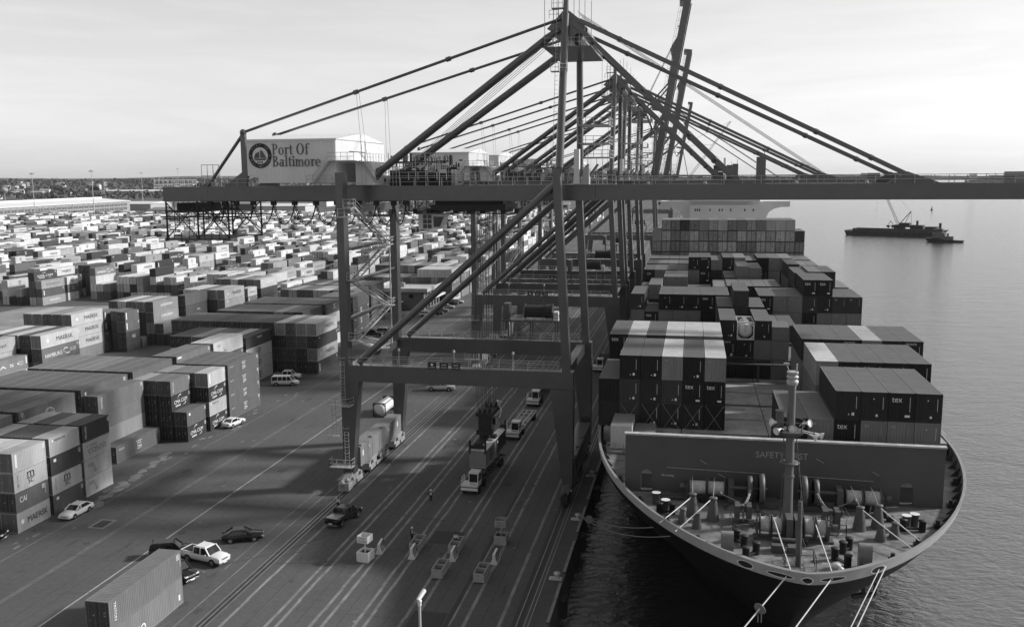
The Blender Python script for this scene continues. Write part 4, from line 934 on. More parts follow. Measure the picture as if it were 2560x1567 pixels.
for k in range(26):
    a0 = rr.uniform(0, 6.28); cx_, cy_ = rr.uniform(-2.2, -.6), rr.uniform(88.6, 89.6); r1, r2 = rr.uniform(.4, 1.0), rr.uniform(.25, .5)
    m.path([(cx_ + r1 * math.cos(a0 + q * .45), cy_ + r2 * math.sin(a0 + q * .45), 12.68 + k * .012) for q in range(12)], .04, 4)
m.build('rope_pile', paint('dull_rope', .12, .85, .2), SHIP, SO)
m = M()
for x, y in ((7.6, 77.2), (8.9, 77.0)): m.box(x - .5, x + .5, y - .5, y + .5, 12.6, 13.3)
m.tube((7.2, 77.6, 13.5), (9.2, 77.6, 13.5), .18, 8); m.build('deck_locker', MACH, SHIP, SO)
fr_ = random.Random(12)
for k in range(46):
    x, y = fr_.choice([(4.5, 86.5), (13.2, 86.5), (7.4, 83), (11.2, 82.5), (9.2, 78.8), (2, 88), (17, 87.4)]); x += fr_.gauss(0, 1.1); y += fr_.gauss(0, .9); q = fr_.random(); m = M()
    if abs(x - SC) > half(y, 71.2, 113, .65) - 1.2 or y > 89.8: continue
    if q < .35: m.box(x - fr_.uniform(.12, .4), x + fr_.uniform(.12, .4), y - .25, y + .25, 12.605, 12.7 + fr_.uniform(.1, .8))
    elif q < .7: m.tube((x, y, 12.7), (x + fr_.uniform(-1.4, 1.4), y + fr_.uniform(-1, 1), 12.7 + fr_.uniform(0, 1.1)), fr_.uniform(.04, .1), 6)
    else: m.lathe([(.16, 12.6), (.16, 13.0), (.26, 13.02), (.26, 13.1), (.02, 13.2)], (x, y, 0), 8)
    m.build('deck_fitting', [MACH, DARK, BLACK][k % 3], SHIP, SO)
for i in range(12, len(innb) - 12, 3):
    a = Vector(innb[i]); n_ = Vector((SC - a.x, 86 - a.y, 0)).normalized(); p = a + n_ * .7
    if a.y > 100: continue
    m = M(); m.box(p.x - .3, p.x + .3, p.y - .3, p.y + .3, 12.605, 12.95); m.tube((p.x, p.y, 12.95), (p.x, p.y, 13.35), .18, 8); m.build('roller_chock', DARK, SHIP, SO)
# fairlead openings in the bow bulwark
m = M(); rb = []
def onbow(dx, z): 
    # point on the bulwark plate for a sideways offset from the stem
    lo, hi = 70.1, 100.0; t = (z - 12.85) / 1.05
    for _ in range(40):
        y = (lo + hi) / 2
        if t * half(y, 70.0, 112, .637) + (1 - t) * half(y, 70.35, 113, .65) < abs(dx): lo = y
        else: hi = y
    return Vector((SC + dx, y - .03, z))
OPEN = [(-4.6, .55, .3), (-2.05, .95, .17), (-.1, .38, .22), (1.9, .95, .17), (5.6, .55, .3)]
ri = M()
for dx, ru, rv in OPEN:
    n = 18; P0 = [onbow(dx + ru * math.cos(2 * math.pi * i / n), 13.32 + rv * math.sin(2 * math.pi * i / n)) for i in range(n)]
    m.add(P0, [tuple(range(n))])
    P1 = [p + Vector((0, -.05, 0)) for p in P0]; P2 = [onbow(dx + (ru + .1) * math.cos(2 * math.pi * i / n), 13.32 + (rv + .09) * math.sin(2 * math.pi * i / n)) + Vector((0, -.05, 0)) for i in range(n)]
    ri.add(P1 + P2, [(i, (i + 1) % n, n + (i + 1) % n, n + i) for i in range(n)])
m.build('fairlead_opening', BLACK, SHIP, SO); ri.build('fairlead_rim', WHITEP, SHIP, SO)
# anchor in its pocket, starboard bow
m = M(); m.bar((15.3, 81.6, 9.4), (15.5, 81.6, 7.3), .3); m.bar((14.5, 81.2, 7.3), (16.5, 81.9, 7.3), .35); m.bar((14.5, 81.2, 7.3), (14.5, 81.2, 8.4), .25); m.bar((16.5, 81.9, 7.3), (16.5, 81.9, 8.4), .25); m.build('anchor', DARK, SHIP, SO)
# hatch covers, lashing bridges, side walkways
HATCH = paint('hatch_cover_paint', .34, .75, .35, .5, bump=.1)
for k in range(12):
    y = 93.4 + 14.65 * k if k < 11 else 254.5
    if k == 11: continue
    for a, b in ((-10.6, -.85), (-.75, 9.15), (9.25, 19.2), (19.3, 29.2)):
        lim = half(y, 70, 112, .637)
        a2, b2 = max(a, SC - lim + .6), min(b, SC + lim - .6)
        if k == 0: a2 = max(a2, -5.6); b2 = min(b2, 24.0)
        if b2 - a2 < 2: continue
        m = M(); m.box(a2, b2, y, y + 13.4, 12.62, 14.06)
        o = m.build('hatch_cover', HATCH, SHIP, SO)
        q = M()
        for yy in (y + 1.2, y + 6.4, y + 6.9, y + 12.1):
            for j in range(int((b2 - a2) / 2.5) + 1): q.box(a2 + j * 2.5 + .1, a2 + j * 2.5 + .42, yy - .14, yy + .14, 14.062, 14.13)
        q.box(a2 + .1, b2 - .1, y + 6.55, y + 6.75, 14.062, 14.2)
        sub(q, 'lashing_socket', paint('pale_fitting', .4, .6, .3, 4), o)
for k in range(3, 11):
    y = 93.4 + 14.65 * k - 1.15; m = M()
    lim = half(y, 70, 112, .637); x0, x1 = SC - lim + .3, SC + lim - .3
    hgt = 16.6 if k < 4 else 17.2
    m.box(x0, x1, y, y + .95, hgt, hgt + .18)
    j = x0 + .2
    while j < x1: m.box(j - .14, j + .14, y + .05, y + .9, 12.6, hgt); j += 5.01
    m.rail([(x0, y, hgt + .18), (x1, y, hgt + .18)], 1.0, 2.5, .03)
    m.build('lashing_bridge', paint('lashing_bridge_paint', .07, .6, .25, .6), SHIP, SO)
m = M()
for x in (-11.0, 29.6):
    m.rail([(x, 112, 12.6), (x, 250, 12.6)], 1.2, 3, .035)
m.build('deck_rail', CRANE_L, SHIP, SO)
m = M(); lr = random.Random(6)
for c in list(range(1, 6)) + list(range(10, 14)):
    x = sx(c); y = 109.05 if c < 6 else 93.85
    for s_ in (-1, 1): m.tube((x - 1.1 * s_, y, 17.1), (x + .9 * s_, y - .2, 14.2), .025, 4)
for c in range(16):
    x = sx(c); y = 167.8
    for s_ in (-1, 1): m.tube((x - 1.1 * s_, y, 17.1), (x + .9 * s_, y - .2, 14.2), .03, 4)
m.build('lashing_rods', STEEL, SHIP, SO)
# superstructure with bridge wings
SUPM = paint('white_superstructure', .72, .5, .05, .3)
m = M(); m.box(-1.0, 19.0, 278, 292, 12.6, 35.3); m.prism([(-9.5, 36.4), (-9.5, 34.75), (-7.0, 34.7), (-5.0, 34.2), (-3.6, 33.2), (-3.0, 31.8), (-3.0, 28), (21.0, 28), (21.0, 31.8), (21.6, 33.2), (23.0, 34.2), (25.0, 34.7), (27.5, 34.75), (27.5, 36.4)], 279.5, 287, 'xz')
m.box(-1.0, 19.0, 278.2, 290, 36.41, 39.6); m.box(-1.6, 19.6, 277.8, 291, 39.6, 40.2); m.box(-10.4, 28.9, 280, 330, 12.6, 15.0); m.box(5, 13, 292.1, 300, 12.7, 43)
sup = m.build('superstructure', SUPM, SHIP, SO)
for z, xs_ in ((33.55, (.5, 1.1, 1.7, 4.7, 7.4, 8.2, 10.6, 14.6, 17.0)), (30.2, (.5, 3, 5.5, 8, 10.5, 13, 16))):
    for x in xs_: q = M(); q.box(x, x + .36, 277.96, 278.02, z, z + .7); sub(q, 'window', GLASS, sup)
q = M(); q.box(-.9, 18.9, 278.14, 278.22, 37.6, 38.7); sub(q, 'bridge_window', GLASS, sup)
q = M(); q.tube((9, 284, 40.2), (9, 284, 49), .4, 8); q.bar((6, 284, 45), (12, 284, 45), .3); sub(q, 'radar_mast', SUPM, sup)
q = M(); q.box(6, 12, 294, 299, 43.01, 47); sub(q, 'funnel', DARK, sup)
# tank container on deck
def tank_container(x, y, z, label, group=None, frame_mat=DARK, H=2.591, L_=6.058):
    t = thing('tank_container', label, 'tank container', (x, y, z), 0, group)
    f = M()
    for a in (-CW, CW - .12):
        for b in (0, L_ - .12): f.box(a, a + .16, b, b + .16, 0, H)
        f.bar((a + .06, .1, .08), (a + .06, L_ - .1, .08), .1); f.bar((a + .06, .1, H - .06), (a + .06, L_ - .1, H - .06), .08)
    for b in (0.06, L_ - .06):
        for zz in (.07, H - .07): f.bar((-CW, b, zz), (CW, b, zz), .2)
        for s_ in (-1, 1):
            for zz, dz in ((.1, .55), (H - .1, -.55)): f.bar((s_ * CW, b, zz + dz), (s_ * (CW - .6), b, zz), .15)
    f.build('frame', frame_mat, t)
    q = M(); q.lathe([(.35, .12), (.8, .22), (1.08, .5), (1.1, .8), (1.1, L_ - .8), (1.08, L_ - .5), (.8, L_ - .22), (.35, L_ - .12)], (0, 0, H / 2 + .03), 24, 'y'); q.build('tank', WHITEP, t)
    w2_ = M(); w2_.box(-.3, .3, .4, L_ - .4, H - .02, H + .02); w2_.build('walkway', STEEL, t)
    if frame_mat is WHITEP:
        p = M()
        for u, v in ((-.5, .75), (.5, .75), (-.2, .5), (.2, .5)): p.add([(u - .1, .1, v), (u, .1, v - .1), (u + .1, .1, v), (u, .1, v + .1)], [(0, 1, 2, 3)])
        for k_, v in enumerate((1.2, 1.36, 1.6, 1.9, 2.06)): p.add([(-.2 - .06 * (k_ % 3), .1, v), (.2 + .05 * (k_ % 3), .1, v), (.2 + .05 * (k_ % 3), .1, v + .06), (-.2 - .06 * (k_ % 3), .1, v + .06)], [(0, 1, 2, 3)])
        p.build('hazard_placards', LETTER_P, t)
    return t
tank_container(sx(7), 138.7, ZB + 2 * 2.916, 'white tank container between two dark containers on the ship', 'tank containers', WHITEP)
tank_container(-56.4, 159.2, 0.05, 'white tank container in a dark frame standing on the quay apron', 'tank containers', DARK)
# white refrigerated box on a raised platform, and the grey box beside it
m = M(); m.box(-9.1, -6.2, 102.6, 109, 12.65, 12.9); m.rail([(-9.1, 102.5, 12.9), (-6.2, 102.5, 12.9)], 1.0, 1, .04); m.build('side_platform', STEEL, SHIP, SO)
# ------------------------------------------------------------------ ship-to-shore gantry cranes
CO = (-32.0, 133.0, 0.0)
YF, YR = 121.0, 144.0            # faces of the near and far leg frames
SIGNG = paint('dark_sign_board', .02, .5, .1)
def tapered(m, z0, a0, z1, a1, y0, y1):
    m.hexa([(a0[0], y0, z0), (a0[1], y0, z0), (a0[1], y1, z0), (a0[0], y1, z0), (a1[0], y0, z1), (a1[1], y0, z1), (a1[1], y1, z1), (a1[0], y1, z1)])
def crane(o, label, raised=False):
    root = thing('gantry_crane', label, 'gantry crane', (CO[0], CO[1] + o, 0), 0, 'quay cranes in a row')
    def part(m, name, mat, parent=None):
        m.shift((-CO[0], -CO[1], 0)); ob = m.build(name, mat); ob.parent = parent or root; return ob
    LS = lambda z: (-48.27, -47.22)
    # legs
    for y in (YF, YR):
        m = M(); m.box(-48.27, -47.22, y, y + 1.75, 17.95, 44.75 if y == YF else 43.0)
        tapered(m, 3.0, (-48.45, -47.0), 15.55, (-48.45, -45.75), y, y + 1.75); m.box(-48.45, -46.9, y, y + 1.75, 2.0, 3.0)
        m.box(-48.45, -45.75, y - .001, y + 1.76, 15.55, 15.7); part(m, 'landside_leg', CRANE)
        m = M(); tapered(m, 17.95, (-16.85, -15.75), 45.0, (-18.2, -17.2), y, y + 1.5)
        tapered(m, 2.0, (-16.75, -15.45), 15.55, (-18.5, -15.3), y, y + 1.6)
        m.box(-18.3, -17.0, y - .1, y + 1.6, 45.0, 45.12); part(m, 'waterside_leg', CRANE)
        m = M(); m.box(-48.3, -15.35, y, y + 1.65, 15.6, 17.93)
        for k in range(8): m.box(-43 + k * 3.6, -42.9 + k * 3.6, y - .03, y, 16.9, 17.8)
        b = part(m, 'portal_beam', CRANE)
        m = M(); m.rail([(-48.2, y + .1, 17.93), (-17.5, y + .1, 17.93)], 1.1, 2.0, .03); m.rail([(-46.5, y + 1.55, 17.93), (-17.5, y + 1.55, 17.93)], 1.1, 2.0, .03)
        part(m, 'handrail', CRANE_L)
    # legs tied along the quay, sill housings and wheel bogies
    for z in (17.0, 39.6): m = M(); m.box(-48.1, -47.3, YF + 1.75, YR, z - .6, z + .6); part(m, 'tie_beam', CRANE)
    for x0_, x1_, z0_, z1_ in ((-17.6, -16.4, 16.2, 17.6), (-18.2, -17.2, 41.2, 42.5)): m = M(); m.box(x0_, x1_, YF + 1.5, YR, z0_, z1_); part(m, 'tie_beam', CRANE)
    for z in (34.1, 29.4, 24.2): m = M(); m.tube((-47.75, YF + 1.7, z), (-47.75, YR, z), .28, 10); part(m, 'tie_pipe', CRANE)
    for x0, x1, mt in ((-48.6, -46.5, GREYBOX), (-17.3, -15.2, CRANE)):
        m = M(); m.box(x0, x1, YF + 1.8, YR - 2.2, 2.6, 5.5)
        for y in (124.6, 127.8, 131.0, 134.2, 137.4): m.box(x1 + .001, x1 + .03, y, y + .05, 2.7, 5.4)
        for y in (123.5, 128, 133): m.box(x1 - .6, x1 - .1, y, y + 1.1, 5.5, 5.7)
        hs = part(m, 'drive_housing', mt)
        m = M(); 
        for y in (123.6, 139.6): m.box(x1 + .005, x1 + .02, y, y + .45, 4.0, 4.8)
        for y in (126.4, 135.2): m.add([(x1 + .04, y, 5.0), (x1 + .04, y + .3, 4.7), (x1 + .04, y, 4.4)], [(0, 1, 2)])
        part(m, 'warning_plate', WHITEP if mt is GREYBOX else DARK, hs)
        for y0, d in ((119.2, 1), (127.6, 1), (131.0, -1), (139.6, -1)):
            m = M(); xc = (x0 + x1) / 2
            m.prism([(y0, .9), (y0 + 5.4, .9), (y0 + 5.4, 1.5), (y0 + 3.6, 2.3), (y0 + 1.8, 2.3), (y0, 1.5)], xc - .55, xc + .55, 'yz')
            m.cm = 1
            for q in range(4): m.tube((xc - .45, y0 + .7 + q * 1.33, .42), (xc + .45, y0 + .7 + q * 1.33, .42), .42, 14)
            m.cm = 0
            for q in range(2): m.box(xc - .7, xc + .7, y0 + .25 + q * 2.7, y0 + 2.45 + q * 2.7, .45, 1.0)
            m.tube((xc + .3, y0 + 1.2, 1.6), (xc + .9, y0 + 1.2, 1.6), .3, 10); m.tube((xc + .3, y0 + 4.2, 1.6), (xc + .9, y0 + 4.2, 1.6), .3, 10)
            part(m, 'wheel_bogie', [BOGIE if mt is GREYBOX else CRANE, DARK])
    m = M(); m.box(-48.2, -46.6, 118.0, 119.6, .5, 1.6); m.sphere((-47.6, 118.3, 1.5), .5); m.sphere((-47.0, 118.6, 1.9), .35); part(m, 'buffer', BOGIE); m = M(); m.box(-16.6, -15.7, 118.2, 119.4, .4, 1.5); m.sphere((-16.2, 118.5, 1.6), .4); part(m, 'buffer', DARK)
    m = M(); m.rail([(-50.0, 119.6, 3.4), (-46.7, 119.6, 3.4), (-46.7, 120.9, 3.4)], 1.1, 1.1, .03); m.box(-50, -46.7, 119.5, 120.95, 3.3, 3.4); m.rail([(-50.0, 120.9, 3.4), (-50.0, 119.6, 3.4)], 1.1, 1.1)
    m.box(-49.9, -46.6, 119.6, 121.0, 12.2, 12.3); m.rail([(-49.9, 119.6, 12.3), (-46.6, 119.6, 12.3), (-46.6, 121, 12.3)], 1.1, 1.1, .03)
    for xx, z0, z1 in ((-47.6, 3.4, 8.4), (-49.4, 8.0, 12.6), (-47.9, 12.6, 18.5)):
        for q in (-.3, .3): m.bar((xx + q, 120.4, z0), (xx + q, 120.4, z1), .05)
        k = z0
        while k < z1: m.bar((xx - .3, 120.4, k), (xx + .3, 120.4, k), .04); k += .45
        k = z0 + 2
        while k < z1 + .9:
            for t in range(5): a = math.pi * t / 5; b = math.pi * (t + 1) / 5; m.bar((xx + .42 * math.cos(a), 120.4 - .5 * math.sin(a), k), (xx + .42 * math.cos(b), 120.4 - .5 * math.sin(b), k), .03)
            k += .9
    m.rail([(-50.2, 119.4, 8.0), (-48.5, 119.4, 8.0)], 1.0, 1); m.box(-50.2, -48.5, 119.4, 120.8, 7.9, 8.0)
    part(m, 'ladder_cage', CRANE_L)
    # diagonal braces inside both frames
    for y in (YF + .8, YR + .8):
        m = M(); m.tube((-45.9, y, 18.2), (-18.3, y, 42.6), .5, 14); m.tube((-19.9, y, 41.2), (-17.9, y, 42.95), .56, 4); part(m, 'brace', CRANE)
    # girders
    GB, GT = 40.75, 42.85
    for y in (127.5, 138.2):
        m = M(); m.box(-78.3, -13.2, y, y + 1.2, GB, GT)
        for k in range(11): m.box(-77 + k * 6, -76.96 + k * 6, y - .02, y, GB + .1, GT - .1)
        m.box(-78.4, -13.2, y - .12, y + 1.32, GB - .06, GB + .0); m.tube((-19.6, y - .03, 42.1), (-19.6, y, 42.1), .001 + .3, 10)
        part(m, 'girder', CRANE)
    m = M(); m.box(-78.2, -77.3, 128.7, 138.2, GB + .2, GT - .1); m.box(-14.6, -13.6, 128.7, 138.2, GB + .2, GT - .1); m.box(-47.2, -46, 128.7, 138.2, GB + .1, GT - .1)
    part(m, 'cross_beam', CRANE)
    m = M()
    for y in (127.3, 139.6):
        m.rail([(-78.2, y, GT), (-64, y, GT)], 1.1, 2, .03); m.rail([(-45, y, GT), (-18.6, y, GT)], 1.1, 2, .03)
    m.rail([(-79.6, 127.4, GT - .3), (-79.6, 139.6, GT - .3)], 1.3, 1.2, .04); m.rail([(-72.3, 128.5, GT), (-69.5, 128.5, GT)], 3.2, .9, .04)
    for k in range(9): m.bar((-79.2 + k * .75, 127.3, GT), (-79.5 + k * .75, 127.3, GT + 1.4), .05)
    part(m, 'girder_handrail', CRANE_L)
    # masts, backstays and struts
    for y in (128.1, 138.8):
        m = M(); m.box(-65.45, -64.75, y - .3, y + .3, GT, 50.7); m.tube((-65.1, y, 50.5), (-71.2, y, 42.9), .24, 10); m.sphere((-65.1, y, 50.7), .5)
        m.prism([(-72.6, GT), (-70.2, GT), (-70.8, GT + .8)], y - .06, y + .06, 'xz'); m.prism([(-68.5, GT), (-65.4, GT), (-65.4, GT + 2.2)], y - .06, y + .06, 'xz'); part(m, 'back_mast', CRANE)
    AF = {128.1: 125.6, 138.8: 141.0}
    for y, ya in AF.items():
        a = Vector((-17.7, ya, 64.6)); b = Vector((-65.1, y, 50.7)); m = M(); m.tube(a, b, .2, 10)
        for q in (.33, .62): p = a.lerp(b, q); m.tube(p + (b - a).normalized() * -.35, p + (b - a).normalized() * .35, .33, 10)
        p = a.lerp(b, .62); m.tube(p, (p.x + .3, y, 47), .025, 4); m.tube(p + Vector((.4, 0, 0)), (p.x + 1.0, y, 47), .025, 4)
        part(m, 'backstay', CRANE)
        m = M(); a = Vector((-17.9, ya, 63.3)); b = Vector((-46.6, y, 43.2)); d = (b - a).normalized()
        m.tube(a, a + d * 2.2, .35, 14, r2=.58); m.tube(a + d * 2.2, b - d * 3.2, .54, 14); m.tube(b - d * 3.2, b - d * 2.2, .54, 14, r2=.85); m.tube(b - d * 2.2, b, .85, 14, r2=.35); part(m, 'strut', CRANE)
    # A-frame
    for y0, y1 in ((121.8, 125.6), (144.7, 141.0)):
        m = M(); m.tube((-17.35, y0, 45.1), (-17.05, y1, 65.2), .53, 16, r2=.5); m.tube((-17.05, y1, 65.2), (-17.0, y1, 67.0), .4, 10, r2=.34); m.prism([(-17.9, 45.1), (-16.9, 45.1), (-17.1, 43.9), (-17.7, 43.9)], y0 - .6, y0 - .45, 'xz')
        m.prism([(-19.6, 63.4), (-17.1, 66.0), (-14.4, 63.9), (-15.0, 63.0), (-17.0, 61.9)], y1 + .2, y1 + .32, 'xz'); part(m, 'apex_column', CRANE)
    m = M()
    for z, w_ in ((65.0, 1.0), (62.2, .7)): m.box(-17.6, -16.4, 125.6, 141.0, z - w_ / 2, z + w_ / 2)
    m.box(-20.0, -13.6, 125.0, 141.6, 60.9, 61.0); m.box(-19.2, -14.8, 127, 140, 63.0, 63.4); m.tube((-15.6, 128, 62.6), (-15.6, 139, 62.6), .55, 12); m.tube((-15.0, 129, 63.6), (-15.0, 138, 63.6), .5, 12)
    part(m, 'apex_frame', CRANE)
    m = M(); m.rail([(-20, 125.0, 61), (-13.6, 125.0, 61), (-13.6, 141.6, 61), (-20, 141.6, 61), (-20, 125, 61)], 1.1, 1.3, .03); m.rail([(-19.2, 125.2, 64.6), (-18, 125.2, 64.6)], 1.1, .6)
    for x, y, h in ((-19.8, 125.2, 68.5), (-18.7, 125.6, 68), (-15.3, 126, 69), (-14.6, 126.5, 68.2), (-13.8, 127, 67), (-16, 126, 68.6), (-18.2, 127, 69)): m.bar((x, y, 61), (x, y, h), .07)
    m.rail([(-18.9, 125.3, 66), (-17.4, 125.3, 66)], 1.2, .7); m.box(-18.9, -17.4, 125.2, 126.2, 65.9, 66)
    k = 45.5
    for q in range(34): m.bar((-18.15, 121.2 + q * .11, 46 + q * .58), (-17.75, 121.2 + q * .11, 46 + q * .58), .04)
    m.bar((-18.15, 121.2, 46), (-18.15, 124.9, 65.5), .05); m.rail([(-18.6, 122.6, 57.6), (-17.6, 122.6, 57.6), (-16.6, 124, 57.6)], 1.0, .8); m.box(-18.6, -17.5, 122.5, 123.6, 57.5, 57.6)
    part(m, 'apex_railing', CRANE_L)
    for z, w_ in ((46.6, 1.0), (48.6, .9), (51.2, .9), (43.6, 0)):
        m = M(); m.box(-16.4, -12.9 + w_, 134, 141, z, z + .12); m.rail([(-16.4, 134, z), (-12.9 + w_, 134, z), (-12.9 + w_, 141, z)], 1.1, 1.2, .035); part(m, 'hinge_platform', CRANE_L)
    m = M(); m.box(-15.8, -15.1, 124.8, 126, 43.0, 47.6); part(m, 'lift_cabin', WHITEP)
    m = M(); m.box(-14.6, -13.8, 125, 127, 42.9, 45.2); part(m, 'control_cabinet', CRANE_L)
    for xa in (-15.2, -13.9): m = M(); m.bar((xa, 126.2, 44), (xa + 1.2, 126.2, 45.6), .5, .3); part(m, 'hinge_arm', CRANE)
    m = M(); m.rail([(-16.2, 127.2, 42.95), (-10.4, 127.2, 42.95)], 1.2, 1.1, .045); m.box(-17.0, -10.3, 126.6, 127.4, 42.86, 42.95)
    for x in (-15.4, -14.2, -13.0, -12.2): m.bar((x, 127.35, 42.95), (x, 127.35, 46.5 + (x % 1) * 2), .07)
    part(m, 'hinge_walkway', CRANE_L)
    m = M(); rq = random.Random(int(o) + 1)
    m.box(-43.4, -38, 130, 136, GT, GT + 2.2); part(m, 'hoist_motor_housing', DARK); m = M(); m.box(-37.5, -34, 129.5, 137, GT, 44.6); m.box(-42.5, -35, 129.8, 131, 46.0, 46.3)
    for k in range(60):
        x = rq.uniform(-44, -33.5); y = rq.uniform(128.9, 136); z = rq.uniform(GT, 46.6); h_ = rq.random() < .5; m.bar((x, y, z), (x + (rq.uniform(.3, 1.2) if h_ else 0), y, z + (0 if h_ else rq.uniform(.3, 1.5))), rq.uniform(.06, .3))
    m.tube((-37.2, 129.3, 44.2), (-36.4, 129.3, 44.2), .6, 14)
    part(m, 'hoist_machinery', DARK)
    m = M(); m.rail([(-44, 128.6, 45.0), (-35, 128.6, 45.0)], 1.1, 1.2, .04); m.rail([(-41, 128.6, 46.4), (-36, 128.6, 46.4)], 1.0, .9, .04); m.rail([(-44, 127.8, GT + .8), (-26, 127.8, GT + .8)], 1.1, 1.4, .04)
    for x in (-43, -39, -37.5, -35.5): m.bar((x, 128.4, GT), (x, 128.4, 47.5), .09)
    m.rail([(-42.4, 128.4, GT), (-41.4, 128.4, GT)], 4.2, .5, .04); part(m, 'machinery_railing', CRANE_L)
    # machinery house with the sign
    m = M(); HX0, HX1, HY0, HY1 = -62.75, -49.3, 124.3, 145.0
    m.box(HX0, HX1, HY0, HY1, 44.35, 49.4); m.box(-61.1, HX1 - .01, HY0 + .01, HY1 - .01, 43.35, 44.35)
    n_ = 56; pw_ = (HX1 - HX0) / n_; pr = []
    for k in range(n_): x = HX0 + k * pw_; pr += [(x, 0), (x + pw_ * .22, 0), (x + pw_ * .5, .07), (x + pw_ * .72, .07)]
    pr.append((HX1, 0)); vs_ = [(x, HY0 - .005 - d, 44.36 if x < -61.1 else 43.36) for x, d in pr] + [(x, HY0 - .005 - d, 49.3) for x, d in pr]
    m.add(vs_, [(i, i + 1, len(pr) + i + 1, len(pr) + i) for i in range(len(pr) - 1)])
    for y in [HY0 + .3 * k for k in range(69)]: m.box(HX1, HX1 + .03, y, y + .06, 43.4, 49.3)
    hs = part(m, 'machinery_house', WHITEC)
    m = M(); m.prism([(HY0 - .12, 49.4), (HY1 + .12, 49.4), ((HY0 + HY1) / 2, 50.55)], HX0 - .05, HX1 + .15, 'yz'); m.box(HX0 - .1, HX1 + .16, HY0 - .16, HY0 - .04, 49.22, 49.5); part(m, 'roof', WHITEP, hs)
    m = M(); fp = lambda u, v: (u, HY0 - .09, v)
    serif(m, 'Port', fp, -58.85, 47.33, 1.5, 3.2); serif(m, 'Of', fp, -55.15, 47.33, 1.5, 2.0); serif(m, 'Baltimore', fp, -58.87, 45.67, 1.5, 7.45); part(m, 'lettering', LETTER_G, hs)
    emblem(part, hs, fp, -60.67, 47.2, 1.76)
    m = M(); m.box(-52.6, -45.2, 123.3, 124.2, 43.2, 43.3); m.box(-50.0, -46.2, 122.9, 124.2, 46.3, 46.42); m.rail([(-50, 123, 46.4), (-46.2, 123, 46.4)], 1.1, .9); m.rail([(-53.4, 123.3, 43.3), (-49.6, 123.3, 43.3)], 1.1, .9); m.rail([(-46.2, 126, 46.4), (-46.2, 136, 46.4)], 1.1, 1.2)
    m.box(-49.2, -45.8, 124.3, 137, 46.2, 46.35)
    for s_ in (0, .7):
        m.bar((-52.4, 123.2 + s_, 43.3), (-49.9, 123.2 + s_, 46.4), .08, .25); m.bar((-52.4, 123.2 + s_, 44.4), (-49.9, 123.2 + s_, 47.5), .05); m.bar((-46.2, 125.2 + s_, 46.4), (-43.9, 125.2 + s_, 43.4), .08, .25); m.bar((-46.2, 125.2 + s_, 47.5), (-43.9, 125.2 + s_, 44.5), .05)
    for q in range(11): m.box(-52.4 + q * .24, -52.2 + q * .24, 123.2, 123.9, 43.3 + q * .3, 43.36 + q * .3)
    for x in (-45.4, -46.0): m.bar((x, 125.5, 43), (x, 125.5, 49.2), .08)
    m.bar((-47.8, 125.5, 47.7), (-45.4, 125.5, 47.5), .12); part(m, 'access_stairs', CRANE_L)
    m = M(); m.box(-47.1, -44.6, 126, 138, 43.0, 46.2); part(m, 'equipment_room', WHITEC)
    # zigzag stairs between the landside legs
    fl = [((122.0, 40.9), (137.6, 34.3)), ((136.6, 34.1), (122.4, 29.6)), ((122.0, 29.5), (137.4, 24.5)), ((136.4, 24.3), (122.4, 20.9)), ((122.0, 20.8), (134.5, 18.0))]
    fl = [((121.6, 40.6), (134.4, 35.0)), ((133.0, 34.6), (122.0, 31.9)), ((121.4, 31.2), (134.0, 24.6)), ((132.8, 24.4), (121.8, 22.4)), ((121.3, 21.9), (133.0, 18.0))]
    fl = [((122.3, 40.0), (137.0, 33.8)), ((136.5, 33.6), (122.8, 29.9)), ((122.3, 29.6), (137.0, 24.2)), ((136.5, 24.0), (122.8, 21.4)), ((122.3, 21.2), (134.0, 17.95))]
    m = M()
    for i, ((y0, z0), (y1, z1)) in enumerate(fl):
        for x in (-46.9, -46.05):
            m.bar((x, y0, z0), (x, y1, z1), .06, .28); m.bar((x, y0, z0 + 1.1), (x, y1, z1 + 1.1), .06); m.bar((x, y0, z0 + .55), (x, y1, z1 + .55), .045)
        n = int(abs(z1 - z0) / .28)
        for q in range(n): t = q / n; m.box(-46.9, -46.05, y0 + (y1 - y0) * t - .13, y0 + (y1 - y0) * t + .13, z0 + (z1 - z0) * t - .02, z0 + (z1 - z0) * t + .02)
        for y_, z_ in (((y0, z0),) if i == 0 else ()) + ((y1, z1),):
            e = 1 if y_ > 130 else -1; a, b = sorted((y_, y_ + 1.6 * e)); m.box(-47.1, -45.9, a, b, z_ - .1, z_); m.rail([(-45.9, y_ , z_), (-45.9, y_ + 1.6 * e, z_), (-47.1, y_ + 1.6 * e, z_)], 1.1, .8, .035)
    m.box(-49.5, -45.7, 119.9, 121.0, 38.6, 38.75); m.rail([(-49.5, 119.9, 38.75), (-45.7, 119.9, 38.75), (-45.7, 121, 38.75)], 1.1, 1.0, .035); m.bar((-46.5, 138.2, 33.7), (-46.5, 138.2, 18), .18)
    m.box(-47.1, -45.9, 125, 137, 33.4, 33.6); m.rail([(-45.9, 125, 33.6), (-45.9, 137, 33.6)], 1.1, 1.0, .035)
    part(m, 'zigzag_stairs', CRANE_L)
    # notice boards and lamps on the near portal beam
    for x, wds in ((-35.6, ('HOIST', 'LOAD')), (-33.9, ('SAFE', 'WORKING')), (-32.2, ('SAFE', 'LOAD'))):
        m = M(); m.box(x, x + 1.2, YF - .02, YF + .04, 17.75, 18.75); bd = part(m, 'notice_board', SIGNG)
        m = M(); bp_ = lambda u, v: (u, YF - .03, v)
        if x < -35: disc(m, bp_, x + .6, 18.4, .22, n=4)
        else: put_text(m, wds[0], bp_, x + .25, 18.3, W=.7, H=.22)
        put_text(m, wds[1], bp_, x + .15, 17.95, W=.9, H=.18); part(m, 'lettering', LETTER_W, bd)
